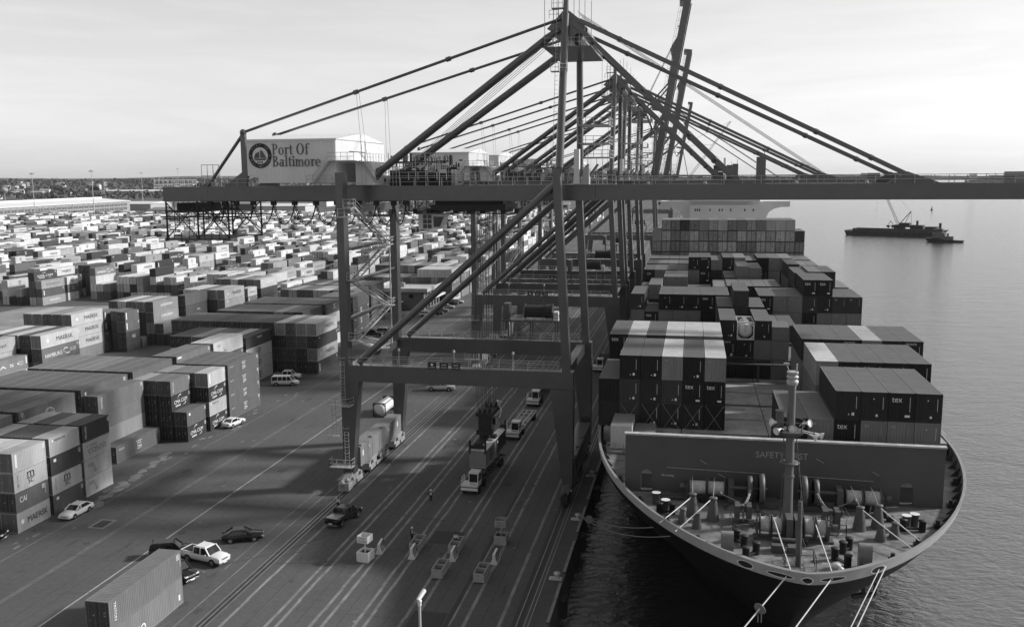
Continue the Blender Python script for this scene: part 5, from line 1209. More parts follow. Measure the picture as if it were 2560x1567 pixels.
    for x in (-39.8, -31.9, -23.6):
        m = M(); m.bar((x, YF + .2, 17.9), (x, YF + .2, 20.4), .07); m.lathe([(.02, 20.55), (.16, 20.4), (.2, 20.2)], (x, YF + .2, 0), 10); m.cm = 1; m.sphere((x, YF + .2, 20.2), .14, 8, 5); part(m, 'floodlight', [CRANE_L, WHITEP])
    # trolley, cab, festoon cables, maintenance platform, cable reel
    m = M(); m.box(-37.0, -26.0, 128.9, 137.8, 39.3, 40.1); m.box(-36.5, -26.5, 129.5, 137, 40.1, 40.9); m.box(-41.5, -24.0, 128.8, 129.1, 38.8, 38.95)
    for x in (-40, -38, -36.6, -34, -32, -30, -27, -25): m.box(x, x + .7, 130, 136, 38.9, 39.5)
    for x in (-45, -43, -41, -39, -24, -23): m.bar((x, 129, 40.7), (x + .4, 129, 38.9), .08)
    part(m, 'trolley', DARK)
    m = M(); m.box(-39.6, -37.4, 131.3, 133.6, 36.4, 38.9); m.hexa([(-37.4, 131.3, 36.4), (-36.3, 131.3, 36.5), (-36.3, 133.6, 36.5), (-37.4, 133.6, 36.4), (-37.4, 131.3, 38.9), (-35.4, 131.3, 38.7), (-35.4, 133.6, 38.7), (-37.4, 133.6, 38.9)]); cb = part(m, 'operator_cab', WHITEC)
    m = M()
    for x0, x1 in ((-38.9, -38.3), (-38.2, -37.6)):
        for z in (36.6, 37.3, 38.0): m.box(x0, x1, 131.27, 131.3, z, z + .6)
    m.hexa([(-37.3, 131.27, 36.8), (-36.35, 131.27, 36.8), (-36.35, 131.3, 36.8), (-37.3, 131.3, 36.8), (-37.3, 131.27, 38.3), (-35.7, 131.27, 38.3), (-35.7, 131.3, 38.3), (-37.3, 131.3, 38.3)]); part(m, 'cab_window', GLASS, cb)
    m = M()
    xs_ = [-70.5, -68.2, -66.3, -63.6, -60.4, -57.1, -53.8, -50.6, -47.4, -44.6, -42.0, -40.2]
    for a, b in zip(xs_, xs_[1:]):
        n = 12; dp = 3.3 if b > -70 else 3.0; yy = 127.2
        pts = [(a + (b - a) * (i / n), yy, 40.6 - dp * math.sin(math.pi * i / n) ** .62) for i in range(n + 1)]
        m.path(pts, .075, 5)
        pts = [(x, yy + .35, z + .18) for x, yy, z in pts]; m.path(pts, .05, 4)
    for x in xs_: m.box(x - .35, x + .35, 127.0, 127.6, 40.1, 40.72)
    m.box(-72, -40, 127.1, 127.4, 40.66, 40.74); part(m, 'festoon_cable', BLACK)
    m = M(); zt, zb = 40.7, 35.0
    for y in (127.7, 138.4):
        for x in (-78.0, -72.9, -67.9): m.bar((x, y, zt), (x, y, zb), .2)
        for x0, x1 in ((-78, -72.9), (-72.9, -67.9)): m.bar((x0, y, zt - .2), (x1, y, zb + .2), .13); m.bar((x0, y, zb + .2), (x1, y, zt - .2), .13)
        m.bar((-78.2, y, zb), (-67.8, y, zb), .2); m.bar((-79, y, 38.4), (-66.3, y, 38.4), .18); m.bar((-78.2, y, 39.2), (-72, y, 39.2), .2)
    m.box(-78.2, -69.5, 127.7, 138.4, zb - .02, zb + .08); m.rail([(-78.2, 127.7, zb), (-69.5, 127.7, zb)], 1.1, 1.3, .04)
    for x in (-78.0, -72.9, -67.9): m.bar((x, 127.7, 38), (x, 138.4, 38), .16); m.bar((x, 127.7, 40), (x, 138.4, 36), .1)
    m.box(-77, -73.5, 129, 136, 39.0, 40.4)
    for k in range(9): m.bar((-77 + k * .8, 128.2, 40.6), (-77 + k * .8, 128.2, 36 + (k % 3)), .09)
    part(m, 'maintenance_platform', DARK)
    m = M(); m.box(-30.2, -20.8, 145.8, 148.6, 20.7, 20.95)
    for x in (-29.2, -25.5, -21.4): m.bar((x, 146, 17.9), (x, 146, 20.7), .22); m.bar((x, 148.4, 17.9), (x, 148.4, 20.7), .22)
    m.bar((-29, 146, 18), (-25.6, 146, 20.6), .15); m.bar((-25.4, 146, 20.6), (-21.6, 146, 18), .15); m.box(-30, -29, 146, 148, 20.95, 23.6); m.rail([(-30.2, 145.8, 20.95), (-20.8, 145.8, 20.95)], 1.0, 1.3, .03); part(m, 'reel_platform', CRANE)
    m = M(); m.tube((-26.6, 147.2, 22.3), (-23.0, 147.2, 22.3), 1.0, 18)
    for x in (-26.6, -23.1, -22.1): m.tube((x, 147.2, 22.3), (x + .12, 147.2, 22.3), 1.25, 20)
    m.tube((-23, 147.2, 22.3), (-22.1, 147.2, 22.3), 1.15, 18); m.cm = 1; m.box(-21.8, -21.0, 146.4, 147.8, 20.95, 22.3); part(m, 'cable_reel', [DARK, WHITEP])
    # boom and forestays
    tip = 44.5 if o == 0 else 43.0
    def bend(m):
        if raised: mt_ = Matrix.Translation((-13.2, 0, 42.5)) @ Matrix.Rotation(-R(80), 4, 'Y') @ Matrix.Translation((13.2, 0, -42.5)); m.xf(mt_)
    for y in (127.5, 138.2):
        m = M(); m.box(-13.15, tip, y, y + 1.2, GB + .05, GT); m.box(-13.15, tip, y - .12, y + 1.32, GB, GB + .05)
        for k in range(10): m.box(-9 + k * 5.6, -8.96 + k * 5.6, y - .02, y, GB + .1, GT - .1)
        m.prism([(24.6, GT), (31.2, GT), (27.0, GT + 1.5)], y + .4, y + .55, 'xz'); m.prism([(4, GT), (8, GT), (5.6, GT + .8)], y + .4, y + .55, 'xz'); bend(m); part(m, 'boom', CRANE)
    m = M()
    for x in (-5, 8, 20, 32, tip - 1): m.box(x, x + .7, 128.7, 138.2, GB + .3, GT - .2)
    bend(m); part(m, 'boom_cross_beam', CRANE)
    m = M()
    for y in (127.35, 139.5): m.rail([(-10.3, y, GT), (tip, y, GT)], 1.1, 2.4, .035)
    for x in (-6, 1.5, 13.2, 22.0, 34): m.sphere((x, 127.3, GT + .15), .26, 8, 5)
    bend(m); part(m, 'boom_handrail', CRANE_L)
    m = M(); m.box(8.2, 9.4, 128.75, 129.6, GT - .3, 46.4); m.bar((9.2, 129.1, 46.4), (9.2, 129.1, 47.3), .08); bend(m); part(m, 'boom_post', CRANE)
    m = M(); m.box(4.6, 5.4, 137.3, 138.15, GT - .3, 45.4); bend(m); part(m, 'boom_post', CRANE)
    m = M(); m.box(41.6, tip, 128.75, 138.1, GT - .4, GT + 1.4); bend(m); part(m, 'boom_tip_platform', CRANE)
    st = M()
    if not raised:
        for y, ya in AF.items():
            for x1, w_, z0, x0 in ((28.6, .55, 64.3, -15.2), (5.9, .55, 64.0, -16.0)):
                m = M(); a = Vector((x0, ya, z0)); b = Vector((x1, y, 43.2)); m.bar(a, b, .42, w_)
                for q in (.12, .42, .7, .86): p = a.lerp(b, q); m.tube(p + (b - a).normalized() * -.25, p + (b - a).normalized() * .25, .38, 8)
                part(m, 'forestay', CRANE)
        m = M()
        for q in range(4): m.tube((-16, 130 + q * 1.6, 66.2), (18, 130 + q * 1.6, 43.6), .03, 4); m.tube((-16.5, 130 + q * 1.5, 65.6), (-40, 131 + q, 46.5), .03, 4)
        m.tube((-14, 128.2, 44.2), (40, 128.2, 43.6), .05, 5); m.tube((-14, 128.9, 43.9), (40, 128.9, 43.3), .05, 5); part(m, 'boom_rope', DARK)
    else:
        for y, ya in AF.items():
            hm = Matrix.Translation((-13.2, 0, 42.5)) @ Matrix.Rotation(-R(80), 4, 'Y') @ Matrix.Translation((13.2, 0, -42.5))
            for xx, kx in ((28.6, (-3.5, 72)), (5.9, (-8.0, 58))):
                m = M(); b = hm @ Vector((xx, y, 43.2)); a = Vector((-15.4, ya, 64.2)); k_ = Vector((kx[0] - 5, y, kx[1])); m.bar(a, k_, .3, .45); m.bar(k_, b, .3, .45); part(m, 'forestay', CRANE)
        m = M()
        for q in range(4): m.tube((-16, 130 + q * 1.6, 66.2), tuple(hm @ Vector((30, 130 + q * 1.6, 43.6))), .04, 4)
        m2 = None; part(m, 'boom_rope', DARK)
    return root
def serif(m, s, place, u0, v0, cap, W):
    """roman lettering: stroke letters with serifs, drawn as flat strips"""
    out = []; x = 0.0; T, t, xh = .2, .085, .66
    rect = lambda a, b, c, d: out.append([(a, b), (c, b), (c, d), (a, d)])
    def ringg(cx, cy, rx, ry, wx, wy, t0=0, t1=360, n=22):
        P = []
        for i in range(n + 1):
            q = R(t0 + (t1 - t0) * i / n); P.append(((cx + rx * math.cos(q), cy + ry * math.sin(q)), (cx + (rx - wx) * math.cos(q), cy + (ry - wy) * math.sin(q))))
        for (a, b), (c, d) in zip(P, P[1:]): out.append([a, c, d, b])
    def stem(a, top, foot=True, head=True, w=T):
        rect(a, 0, a + w, top)
        if foot: rect(a - .1, 0, a + w + .1, .05)
        if head: rect(a - .12, top - .05, a + w, top)
    for ch in s:
        if ch == 'P': stem(x + .1, 1.0); ringg(x + .3, .73, .42, .27, T, .07, -90, 90); rect(x, .95, x + .32, 1.0); rect(x + .3, .455, x + .32, .53); x += .82
        elif ch == 'B': stem(x + .1, 1.0); ringg(x + .3, .76, .36, .24, T, .07, -90, 90); ringg(x + .3, .27, .46, .27, T, .07, -90, 90); rect(x, .95, x + .32, 1.0); rect(x, 0, x + .32, .05); x += .86
        elif ch == 'O': ringg(x + .5, .5, .5, .53, T + .02, .07); x += 1.1
        elif ch == 'o': ringg(x + .33, .32, .33, .35, T - .02, .06); x += .74
        elif ch == 'e': ringg(x + .33, .32, .33, .35, T - .02, .06, 0, 320); rect(x + .1, .33, x + .64, .39); x += .72
        elif ch == 'a': ringg(x + .26, .2, .26, .21, T - .03, .06); stem(x + .36, .5, True, False, T - .02); ringg(x + .32, .48, .26, .19, .17, .06, 0, 165); x += .68
        elif ch == 'r': stem(x + .1, xh); ringg(x + .42, .48, .2, .18, .14, .07, 20, 170); x += .58
        elif ch == 't': rect(x + .14, .1, x + .32, .88); rect(x, xh - .06, x + .46, xh); ringg(x + .32, .13, .18, .14, .15, .07, 180, 330); x += .5
        elif ch == 'l': stem(x + .1, 1.02, w=T - .02); x += .38
        elif ch == 'i': stem(x + .1, xh, w=T - .02); ringg(x + .19, .87, .11, .11, .11, .11, n=10); x += .38
        elif ch == 'f': stem(x + .12, .8, True, False); ringg(x + .42, .8, .3, .23, .2, .07, 30, 180); rect(x, xh - .06, x + .5, xh); x += .62
        elif ch == 'm':
            stem(x + .1, xh, w=.15)
            for q in (.26, .68): ringg(x + q + .1, .42, .2, .24, .13, .07, 0, 170); rect(x + q + .16, 0, x + q + .3, .44); rect(x + q + .05, 0, x + q + .4, .05)
            x += 1.12
    sx_ = W / x
    for k, q in enumerate(out): m.add([(lambda p: (p[0], p[1] - .0006 * k, p[2]))(place(u0 + a * sx_, v0 + b * cap)) for a, b in q], [tuple(range(len(q)))])
def emblem(part, hs, fp, u, v, r):
    m = M(); disc(m, fp, u, v, r, n=36, r_in=.68); disc(m, fp, u, v, r * .69, n=36, r_in=.97); part(m, 'emblem_ring', LETTER_D, hs)
    f2 = lambda a, b: (lambda p: (p[0], p[1] - .01, p[2]))(fp(a, b)); f3 = lambda a, b: (lambda p: (p[0], p[1] - .02, p[2]))(fp(a, b))
    m = M(); disc(m, f2, u, v, r * .67, n=32); part(m, 'emblem_field', WHITEC, hs)
    m = M(); k = r * .62        # a dark sailing ship under full sail
    m.add([f3(u - k * .95, v - k * .35), f3(u + k * .95, v - k * .35), f3(u + k * .7, v - k * .6), f3(u - k * .7, v - k * .6)], [(0, 1, 2, 3)])
    m.add([f3(u - k * .9, v - k * .3), f3(u - k * .1, v - k * .3), f3(u - k * .1, v + k * .55), f3(u - k * .65, v + k * .3)], [(0, 1, 2, 3)])
    m.add([f3(u, v - k * .3), f3(u + k * .9, v - k * .3), f3(u + k * .35, v + k * .6), f3(u, v + k * .75)], [(0, 1, 2, 3)])
    for q in range(3): quad(m, f3, u - k * .45 + q * .32, v - k * .98, u - k * .45 + q * .32 + .2, v - k * .68)
    part(m, 'emblem_ship', LETTER_G, hs)
    m = M()
    for s_, a0, a1, inv in (('PORT OF', 140, 40, 1), ('BALTIMORE', 205, 335, -1)):
        n = len(s_)
        for i, ch in enumerate(s_):
            if ch == ' ': continue
            a = R(a0 + (a1 - a0) * i / (n - 1)); rr = r * .84; c0, c1 = u + rr * math.cos(a), v + rr * math.sin(a)
            rot = a - math.pi / 2 if inv > 0 else a + math.pi / 2; hh, ww = .3, .26
            def pl(p, q, c0=c0, c1=c1, rot=rot): return f2(c0 + p * math.cos(rot) - q * math.sin(rot), c1 + p * math.sin(rot) + q * math.cos(rot))
            put_text(m, ch, pl, -ww / 2, -hh / 2, W=ww, H=hh)
    star(m, f2, u - r * .84, v, .16, 5); star(m, f2, u + r * .84, v, .16, 5)
    part(m, 'emblem_lettering', LETTER_P, hs)
c1_ = crane(0, 'nearest gantry crane, its lowered boom crossing the whole picture')
for o, lb in ((79.0, 'second gantry crane along the quay, boom lowered, white lettered house half hidden'), (111.5, 'third gantry crane, boom lowered, legs close behind the second crane')):
    r_ = copy_tree(c1_); r_.location = (CO[0], CO[1] + o, 0); r_['label'] = lb
c4_ = crane(170.0, 'fourth gantry crane with tallest-looking raised boom running out of the picture top', True)
for o, lb in ((291.5, 'fifth gantry crane, raised boom just right of the tallest one'), (590.0, 'farthest gantry crane, small pale raised boom beyond the others')):
    r_ = copy_tree(c4_); r_.location = (CO[0], CO[1] + o, 0); r_['label'] = lb
# spreader with its ropes and the two boxes it lowers onto the trailer
sp = thing('container_spreader', 'dark lifting spreader hanging on ropes over the yard tractor trailer', 'spreader', (-29.5, 124.4, 0), -.04)
m = M(); m.box(-.5, .5, .2, 12.0, 5.95, 6.35); m.box(-1.22, 1.22, 0, .35, 5.6, 6.1); m.box(-1.22, 1.22, 11.85, 12.2, 5.6, 6.1); m.box(-1.22, 1.22, 5.6, 6.6, 5.6, 6.1)
for x in (-1.15, 1.15):
    for y in (.1, 12.1): m.box(x - .12, x + .12, y - .12, y + .12, 4.9, 6.8)
m.build('spreader_frame', DARK, sp)
m = M(); m.box(-1.1, 1.1, 3.4, 8.8, 6.7, 7.4); m.box(-.9, .9, 3.9, 5.2, 7.4, 9.4); m.box(-.9, .9, 7.0, 8.3, 7.4, 8.4); m.box(-1.2, 1.2, 3.6, 8.6, 9.4, 9.9)
for y in (4.2, 8.0):
    for x in (-.7, 0, .7): m.tube((x - .1, y, 10.1), (x + .1, y, 10.1), .5, 14)
m.build('head_block', DARK, sp)
m = M()
for y in (4.0, 8.2):
    for x in (-1.3, -1.0, -.55, -.3, .4, .75, 1.1): m.tube((x * .8, y, 10.1), (x * 1.35, y + .3, 39.4), .035, 4)
m.build('hoist_rope', BLACK, sp)
m = M(); m.path([(1.0, 8.4, 9.9), (1.5, 8.2, 10.6), (.9, 8.0, 10.9), (1.6, 7.8, 9.4), (1.2, 8.1, 8.2)], .07, 6); m.build('power_cable', WHITEP, sp)
for y0, v, lb, mk in ((0.0, .26, 'pale container hanging under the spreader, nearer of the two lifted', 'msc'), (6.12, .07, 'dark container hanging under the spreader, farther of the two lifted', 'dot')):
    o = bpy.data.objects.new('shipping_container', body_mesh(20, 2.591, 'wall')); C.objects.link(o); o.color = (v, v, v, 1)
    o.matrix_world = Matrix.Translation((-29.5, 124.4, 0)) @ Matrix.Rotation(-.04, 4, 'Z') @ Matrix.Translation((0, y0 + .02, 2.75))
    tag(o, lb, 'shipping container', 'containers lifted by the crane'); me = mark_mesh(mk, 20, 2.591); d = bpy.data.objects.new('lettering', me); C.objects.link(d); d.parent = o
# ------------------------------------------------------------------ vehicles
CARW = paint('white_car_paint', .72, .22, .03); CARB = paint('black_car_paint', .012, .18, .1); CARG = paint('grey_car_paint', .2, .25, .1); CARS = paint('silver_car_paint', .45, .25, .08)
CHROME = paint('chrome', .6, .2, .0, metal=.9); TYRE = BLACK; LAMP = paint('headlamp_lens', .75, .15, 0)
def loft(m, secs, cap=True):
    """secs: list of (x, [(y, z)...]) rings"""
    n = len(secs[0][1]); vs = []
    for x, rg in secs: vs += [(x, y, z) for y, z in rg]
    fs = []
    for k in range(len(secs) - 1):
        for i in range(n): j = (i + 1) % n; fs.append((k * n + i, k * n + j, (k + 1) * n + j, (k + 1) * n + i))
    m.add(vs, fs, True)
    if cap: m.add(vs[:n], [tuple(range(n))]); m.add(vs[-n:], [tuple(range(n))[::-1]])
def sect(w, zb, zt, r=.12):
    return [(-w + .12, zb), (-w + .02, zb + .12), (-w, zb + (zt - zb) * .55), (-w + .03, zt - r), (-w + r + .03, zt), (0, zt + .02), (w - r - .03, zt), (w - .03, zt - r), (w, zb + (zt - zb) * .55), (w - .02, zb + .12), (w - .12, zb)]
def wheel(x, y, r, w_, parent):
    m = M(); m.tube((x, y - w_ / 2, r), (x, y + w_ / 2, r), r, 20); o = m.build('wheel', TYRE, parent)
    m = M(); s_ = 1 if y > 0 else -1; m.tube((x, y + s_ * (w_ / 2 - .02), r), (x, y + s_ * (w_ / 2 + .012), r), r * .62, 14); m.build('rim', CHROME, o)
KIND = {
 'sedan': dict(L=4.9, W=.92, body=[(-2.45, .55, .84), (-2.38, .4, .98), (-1.75, .25, 1.04), (-.9, .22, 1.0), (.75, .22, 1.0), (1.2, .22, .99), (2.1, .25, .9), (2.38, .32, .8), (2.45, .42, .62)], gh=(-1.95, -1.2, .2, 1.12, .99, 1.5), wh=(-1.42, 1.42, .33)),
 'suv': dict(L=4.9, W=.97, body=[(-2.4, .55, 1.0), (-2.35, .42, 1.12), (-1.6, .3, 1.14), (.8, .3, 1.12), (1.2, .3, 1.1), (2.1, .32, 1.02), (2.4, .4, .85)], gh=(-2.32, -2.1, .4, 1.1, 1.12, 1.8), wh=(-1.45, 1.45, .38)),
 'pickup': dict(L=5.9, W=1.0, body=[(-2.95, .6, 1.2), (-2.9, .5, 1.24), (-.9, .42, 1.24), (-.88, .42, 1.2), (1.1, .42, 1.2), (1.5, .42, 1.22), (2.6, .45, 1.15), (2.92, .5, .98)], gh=(-.98, -.85, .85, 1.5, 1.2, 1.98), wh=(-1.85, 1.85, .41)),
 'van': dict(L=5.6, W=1.0, body=[(-2.8, .5, 1.15), (-2.75, .38, 1.2), (-1.0, .32, 1.2), (1.4, .32, 1.18), (1.8, .34, 1.1), (2.6, .4, .98), (2.8, .5, .8)], gh=(-2.75, -2.65, 1.1, 1.75, 1.18, 2.08), wh=(-1.75, 1.75, .38))}
def car(kind, label, x, y, heading, mat, cat=None, group=None, dark_glass=GLASS, rear_cap=False):
    k = KIND[kind]; t = thing({'sedan': 'sedan_car', 'suv': 'suv_car', 'pickup': 'pickup_truck', 'van': 'passenger_van'}[kind], label, cat or {'sedan': 'car', 'suv': 'car', 'pickup': 'pickup truck', 'van': 'van'}[kind], (x, y, 0.01), R(heading), group)
    W = k['W']; m = M(); nb = len(k['body'])
    loft(m, [(a, sect(W * (.9 if i in (0, nb - 1) else .97 if i in (1, nb - 2) else 1), b, c_)) for i, (a, b, c_) in enumerate(k['body'])])
    g = k['gh']; zb, zt = g[4] - .02, g[5]; wb, wt = W - .06, W - .17
    B = [(g[0], -wb, zb), (g[3], -wb, zb), (g[3], wb, zb), (g[0], wb, zb)]; T = [(g[1], -wt, zt), (g[2], -wt, zt), (g[2], wt, zt), (g[1], wt, zt)]
    # roof skin and pillars in body colour
    m.hexa([(g[1] - .03, -wt - .01, zt - .05), (g[2] + .05, -wt - .01, zt - .05), (g[2] + .05, wt + .01, zt - .05), (g[1] - .03, wt + .01, zt - .05), (g[1] + .12, -wt + .12, zt + .06), (g[2] - .12, -wt + .12, zt + .06), (g[2] - .12, wt - .12, zt + .06), (g[1] + .12, wt - .12, zt + .06)])
    for a, b in zip(B, T): m.bar(a, b, .13)
    mid = [(.12, 0)] if kind in ('sedan', 'pickup') else [(-.6, 0), (.5, 0)]
    if kind == 'van': mid = [(-1.5, 0), (-.5, 0), (.5, 0)]
    for fx, _ in mid:
        for s_ in (-1, 1): m.bar((fx, s_ * wb, zb), (fx * .9, s_ * wt, zt), .12)
    body = m.build('body', mat, t)
    m = M(); e = .02
    m.hexa([(a * .99, b * .97, c_) for a, b, c_ in B] + [(a * .98, b * .97, c_ - .03) for a, b, c_ in T]); m.build('windows', dark_glass, t)
    if kind == 'pickup':
        m = M(); m.box(-2.8, -1.02, -W + .16, W - .16, 1.255, 1.26); m.build('bed_opening', BLACK, t)
        m = M()
        for s_ in (-1, 1): m.box(-2.85, -1.0, s_ * (W - .1) - .05, s_ * (W - .1) + .05, 1.24, 1.31)
        m.box(-2.9, -2.8, -W + .1, W - .1, 1.22, 1.31); m.build('bed_rim', mat, t)
    for wx in k['wh'][:2]:
        for s_ in (-1, 1):
            wheel(wx, s_ * (W - .1), k['wh'][2], .24, t)
    m = M()
    for wx in k['wh'][:2]:
        for s_ in (-1, 1): m.tube((wx, s_ * (W - .03), k['wh'][2] + .02), (wx, s_ * (W + .004), k['wh'][2] + .02), k['wh'][2] + .07, 18)
    m.build('wheel_arch', BLACK, t)
    fx = k['body'][-1][0]; fz = k['body'][-1][2]; rx = k['body'][0][0]
    for s_ in (-1, 1):
        m = M(); m.box(fx - .3, fx + .015, s_ * (W - .28) - .2, s_ * (W - .28) + .2, fz - .12, fz + .03); m.build('headlight', LAMP, t)
        m = M(); m.box(rx - .015, rx + .12, s_ * (W - .26) - .17, s_ * (W - .26) + .17, k['body'][0][2] - .2, k['body'][0][2] - .02); m.build('tail_light', paint('tail_lamp_lens', .06, .2, 0), t)
        m = M(); m.box(g[3] - .55, g[3] - .38, s_ * (W + .1) - .1, s_ * (W + .1) + .1, zb + .02, zb + .18); m.build('mirror', mat, t)
    m = M(); m.box(fx - .02, fx + .02, -.45, .45, fz - .2, fz - .02); m.build('grille', BLACK if kind == 'sedan' else CHROME, t)
    m = M(); m.box(fx - .15, fx + .05, -W + .1, W - .1, .36, .52); m.box(rx - .05, rx + .15, -W + .1, W - .1, .42, .58); m.build('bumper', CHROME if kind == 'pickup' else mat, t)
    m = M(); m.box(rx - .065, rx - .052, -.26, .26, .62, .76); m.box(fx + .052, fx + .065, -.26, .26, .38, .5); m.build('number_plate', WHITEP, t)
    return t
PK = 'vehicles parked on the quay apron'
w1 = car('sedan', 'white sedan with dark sunroof parked beside the nearest container stacks', -79.6, 104.4, 268, CARW, group=PK)
m = M(); m.box(-1.0, -.05, -.5, .5, 1.482, 1.488); m.build('sunroof', GLASS, w1)
car('sedan', 'older white sedan parked at the foot of the stack with white swoosh lettering', -80.5, 149.3, 82, CARW, group=PK)
car('van', 'white passenger van parked in the gap between container rows', -85.3, 181.6, 12, CARW, group=PK)
car('pickup', 'white pickup with open bed parked behind the white passenger van', -87.3, 187.2, 12, CARW, group=PK)
car('suv', 'black car half hidden behind the grey two-high container stack', -59.7, 94.4, 22, CARB, group=PK)
car('sedan', 'black sedan standing alone on the apron above the white crew-cab pickup', -53.6, 100.2, 24, CARB, group=PK)
car('pickup', 'white crew-cab pickup beside the black sedan and grey container stack', -54.9, 93.6, -14, CARW, group=PK)
car('pickup', 'black pickup with chrome front showing behind the grey container stack', -56.0, 88.9, -20, CARB, group=PK)
dpk = car('pickup', 'dark grey pickup with covered bed standing over the landside crane rail', -43.6, 108.4, 77, CARB, group=PK)
m = M(); m.box(-2.85, -1.0, -.9, .9, 1.315, 1.34); m.build('bed_cover', CARG, dpk)
car('pickup', 'dark pickup cut off by the left edge of the photo', -85.4, 94.2, 15, CARB, group=PK)
car('pickup', 'dark pickup parked below the zigzag stairs of the nearest crane', -87.5, 243, 6, CARB, group=PK)
car('suv', 'dark car parked beyond the dark pickup under the crane stairs', -85.0, 247.5, 6, CARG, group=PK)
for i, (x, y) in enumerate(((-80.9, 312.5), (-81.9, 308.6), (-80.8, 299.6), (-80.6, 291.0), (-81.0, 285.6), (-82.6, 281.4))):
    car(('sedan', 'sedan', 'sedan', 'suv', 'sedan', 'suv')[i], ['silver car at far end of the row by the office building', 'dark car second from far end of the row by the office', 'pale silver car in the middle of the row by the office', 'dark suv near the middle of the row by the office', 'dark sedan second from near end of row by the office', 'white and dark car at near end of row by the office'][i], x, y, 8, (CARS, CARB, CARS, CARG, CARB, CARW)[i], group='cars parked along the office building')
# white flatbed truck
ft = car('pickup', 'white truck with a dark flat bed seen under the near portal beam', -50.9, 182.3, 6, CARW, cat='flatbed truck', group=PK)
m = M(); m.box(-3.6, -1.0, -1.1, 1.1, 1.28, 1.36); m.box(-1.05, -.95, -1.1, 1.1, 1.28, 2.1); m.build('flat_bed', DARK, ft)
# yard tractors and skeletal trailers
def tractor(label, x, y, rz):
    t = thing('yard_tractor', label, 'yard tractor', (x, y, 0.01), rz, 'white yard tractors under the nearest crane')     # faces local -Y
    m = M(); m.box(-1.0, 1.0, .3, 5.0, .62, .9); m.box(-1.2, 1.2, 0, .9, .45, 1.15); m.box(-.5, .5, 3.2, 4.4, .9, 1.25); m.build('chassis', DARK, t)
    m = M(); m.box(-1.22, 1.22, -.06, 1.9, 1.15, 1.45); m.box(-1.22, 1.22, -.12, .0, .62, 1.0); m.box(-.6, .6, -.14, -.12, .7, .9)
    m.build('front_deck', WHITEP, t)
    m = M(); m.frustum((-.28, 1.2, .5, 2.2), (-.22, 1.14, .58, 2.2), 1.45, 3.0); m.box(-.26, 1.18, .5, 2.25, 3.0, 3.08); cb = m.build('cab', WHITEP, t)
    m = M(); m.hexa([(-.15, .51, 1.62), (1.05, .51, 1.62), (1.05, .56, 1.62), (-.15, .56, 1.62), (-.12, .55, 2.85), (1.02, .55, 2.85), (1.02, .6, 2.85), (-.12, .6, 2.85)]); m.build('windscreen', GLASS, cb)
    for s_, xx in ((-1, -.27), (1, 1.185)): m = M(); m.box(xx - .03, xx + .03, .8, 1.9, 1.8, 2.8); m.build('side_window', GLASS, cb)
    m = M(); m.bar((-.05, .48, 1.62), (.35, .48, 2.1), .04); m.bar((.0, .48, 1.5), (.8, .48, 1.5), .05); m.build('wiper', BLACK, cb)
    for s_ in (-1, 1):
        m = M(); m.box(s_ * 1.0 - .16, s_ * 1.0 + .16, -.14, -.1, .72, .88); m.build('headlight', LAMP, t)
        m = M(); m.bar((s_ * 1.2, .4, 1.45), (s_ * 1.35, .2, 2.5), .05); m.box(s_ * 1.35 - .1, s_ * 1.35 + .1, .14, .2, 2.1, 2.5); m.build('mirror', DARK, t)
        for yy in (1.0, 4.0):
            m = M(); m.tube((s_ * 1.05 - .2, yy, .5), (s_ * 1.05 + .2, yy, .5), .5, 18); m.build('wheel', TYRE, t)
    m = M(); m.rail([(-1.2, .1, 1.45), (-1.2, 1.8, 1.45)], .9, .8, .03); m.build('grab_rail', WHITEP, t)
    return t
def trailer(label, x, y, rz, mat):
    t = thing('skeletal_trailer', label, 'container trailer', (x, y, 0.01), rz, 'skeletal container trailers')
    m = M()
    for s_ in (-1, 1): m.box(s_ * .5 - .1, s_ * .5 + .1, 0, 12.4, .95, 1.3); m.box(s_ * 1.2 - .06, s_ * 1.2 + .06, .2, 12.2, 1.15, 1.4)
    for yy in (0, 2.4, 4.8, 6.2, 7.4, 9.8, 12.2): m.box(-1.24, 1.24, yy, yy + .22, 1.05, 1.35)
    for s_ in (-1, 1):
        for a, b in ((1.0, 5.4), (6.6, 11.4)): m.bar((s_ * 1.25, a, 1.4), (s_ * 1.4, b, 1.75), .1) if mat is STEEL else None
    m.build('frame', mat, t)
    for s_ in (-1, 1):
        for yy in (10.0, 11.2):
            m = M(); m.tube((s_ * 1.0 - .22, yy, .5), (s_ * 1.0 + .22, yy, .5), .5, 18); m.build('wheel', TYRE, t)
        m = M(); m.box(s_ * .7 - .08, s_ * .7 + .08, 2.6, 2.8, .15, .95); m.build('landing_leg', DARK, t)
    return t
PALESTEEL = paint('pale_trailer_paint', .5, .6, .2, 2)
tractor('white yard tractor under the lowered containers, nearest of the three', -29.9, 120.9, -.04); trailer('dark skeletal trailer under the hanging containers', -29.7, 124.1, -.04, DARK)
tractor('white yard tractor pulling an empty pale trailer, middle of the three', -29.2, 148.4, -.03); trailer('empty pale skeletal trailer behind the middle tractor', -29.1, 151.6, -.03, PALESTEEL)
tractor('white yard tractor waiting below the portal beam, farthest of the three', -29.6, 171.3, -.03); trailer('dark empty trailer behind the farthest tractor', -29.4, 174.5, -.05, DARK)
tractor('white yard tractor with dark box waiting near the ship beyond the crane legs', -20.5, 205, -.02); trailer('dark trailer carrying a box beside the ship', -20.4, 208, -.02, DARK)
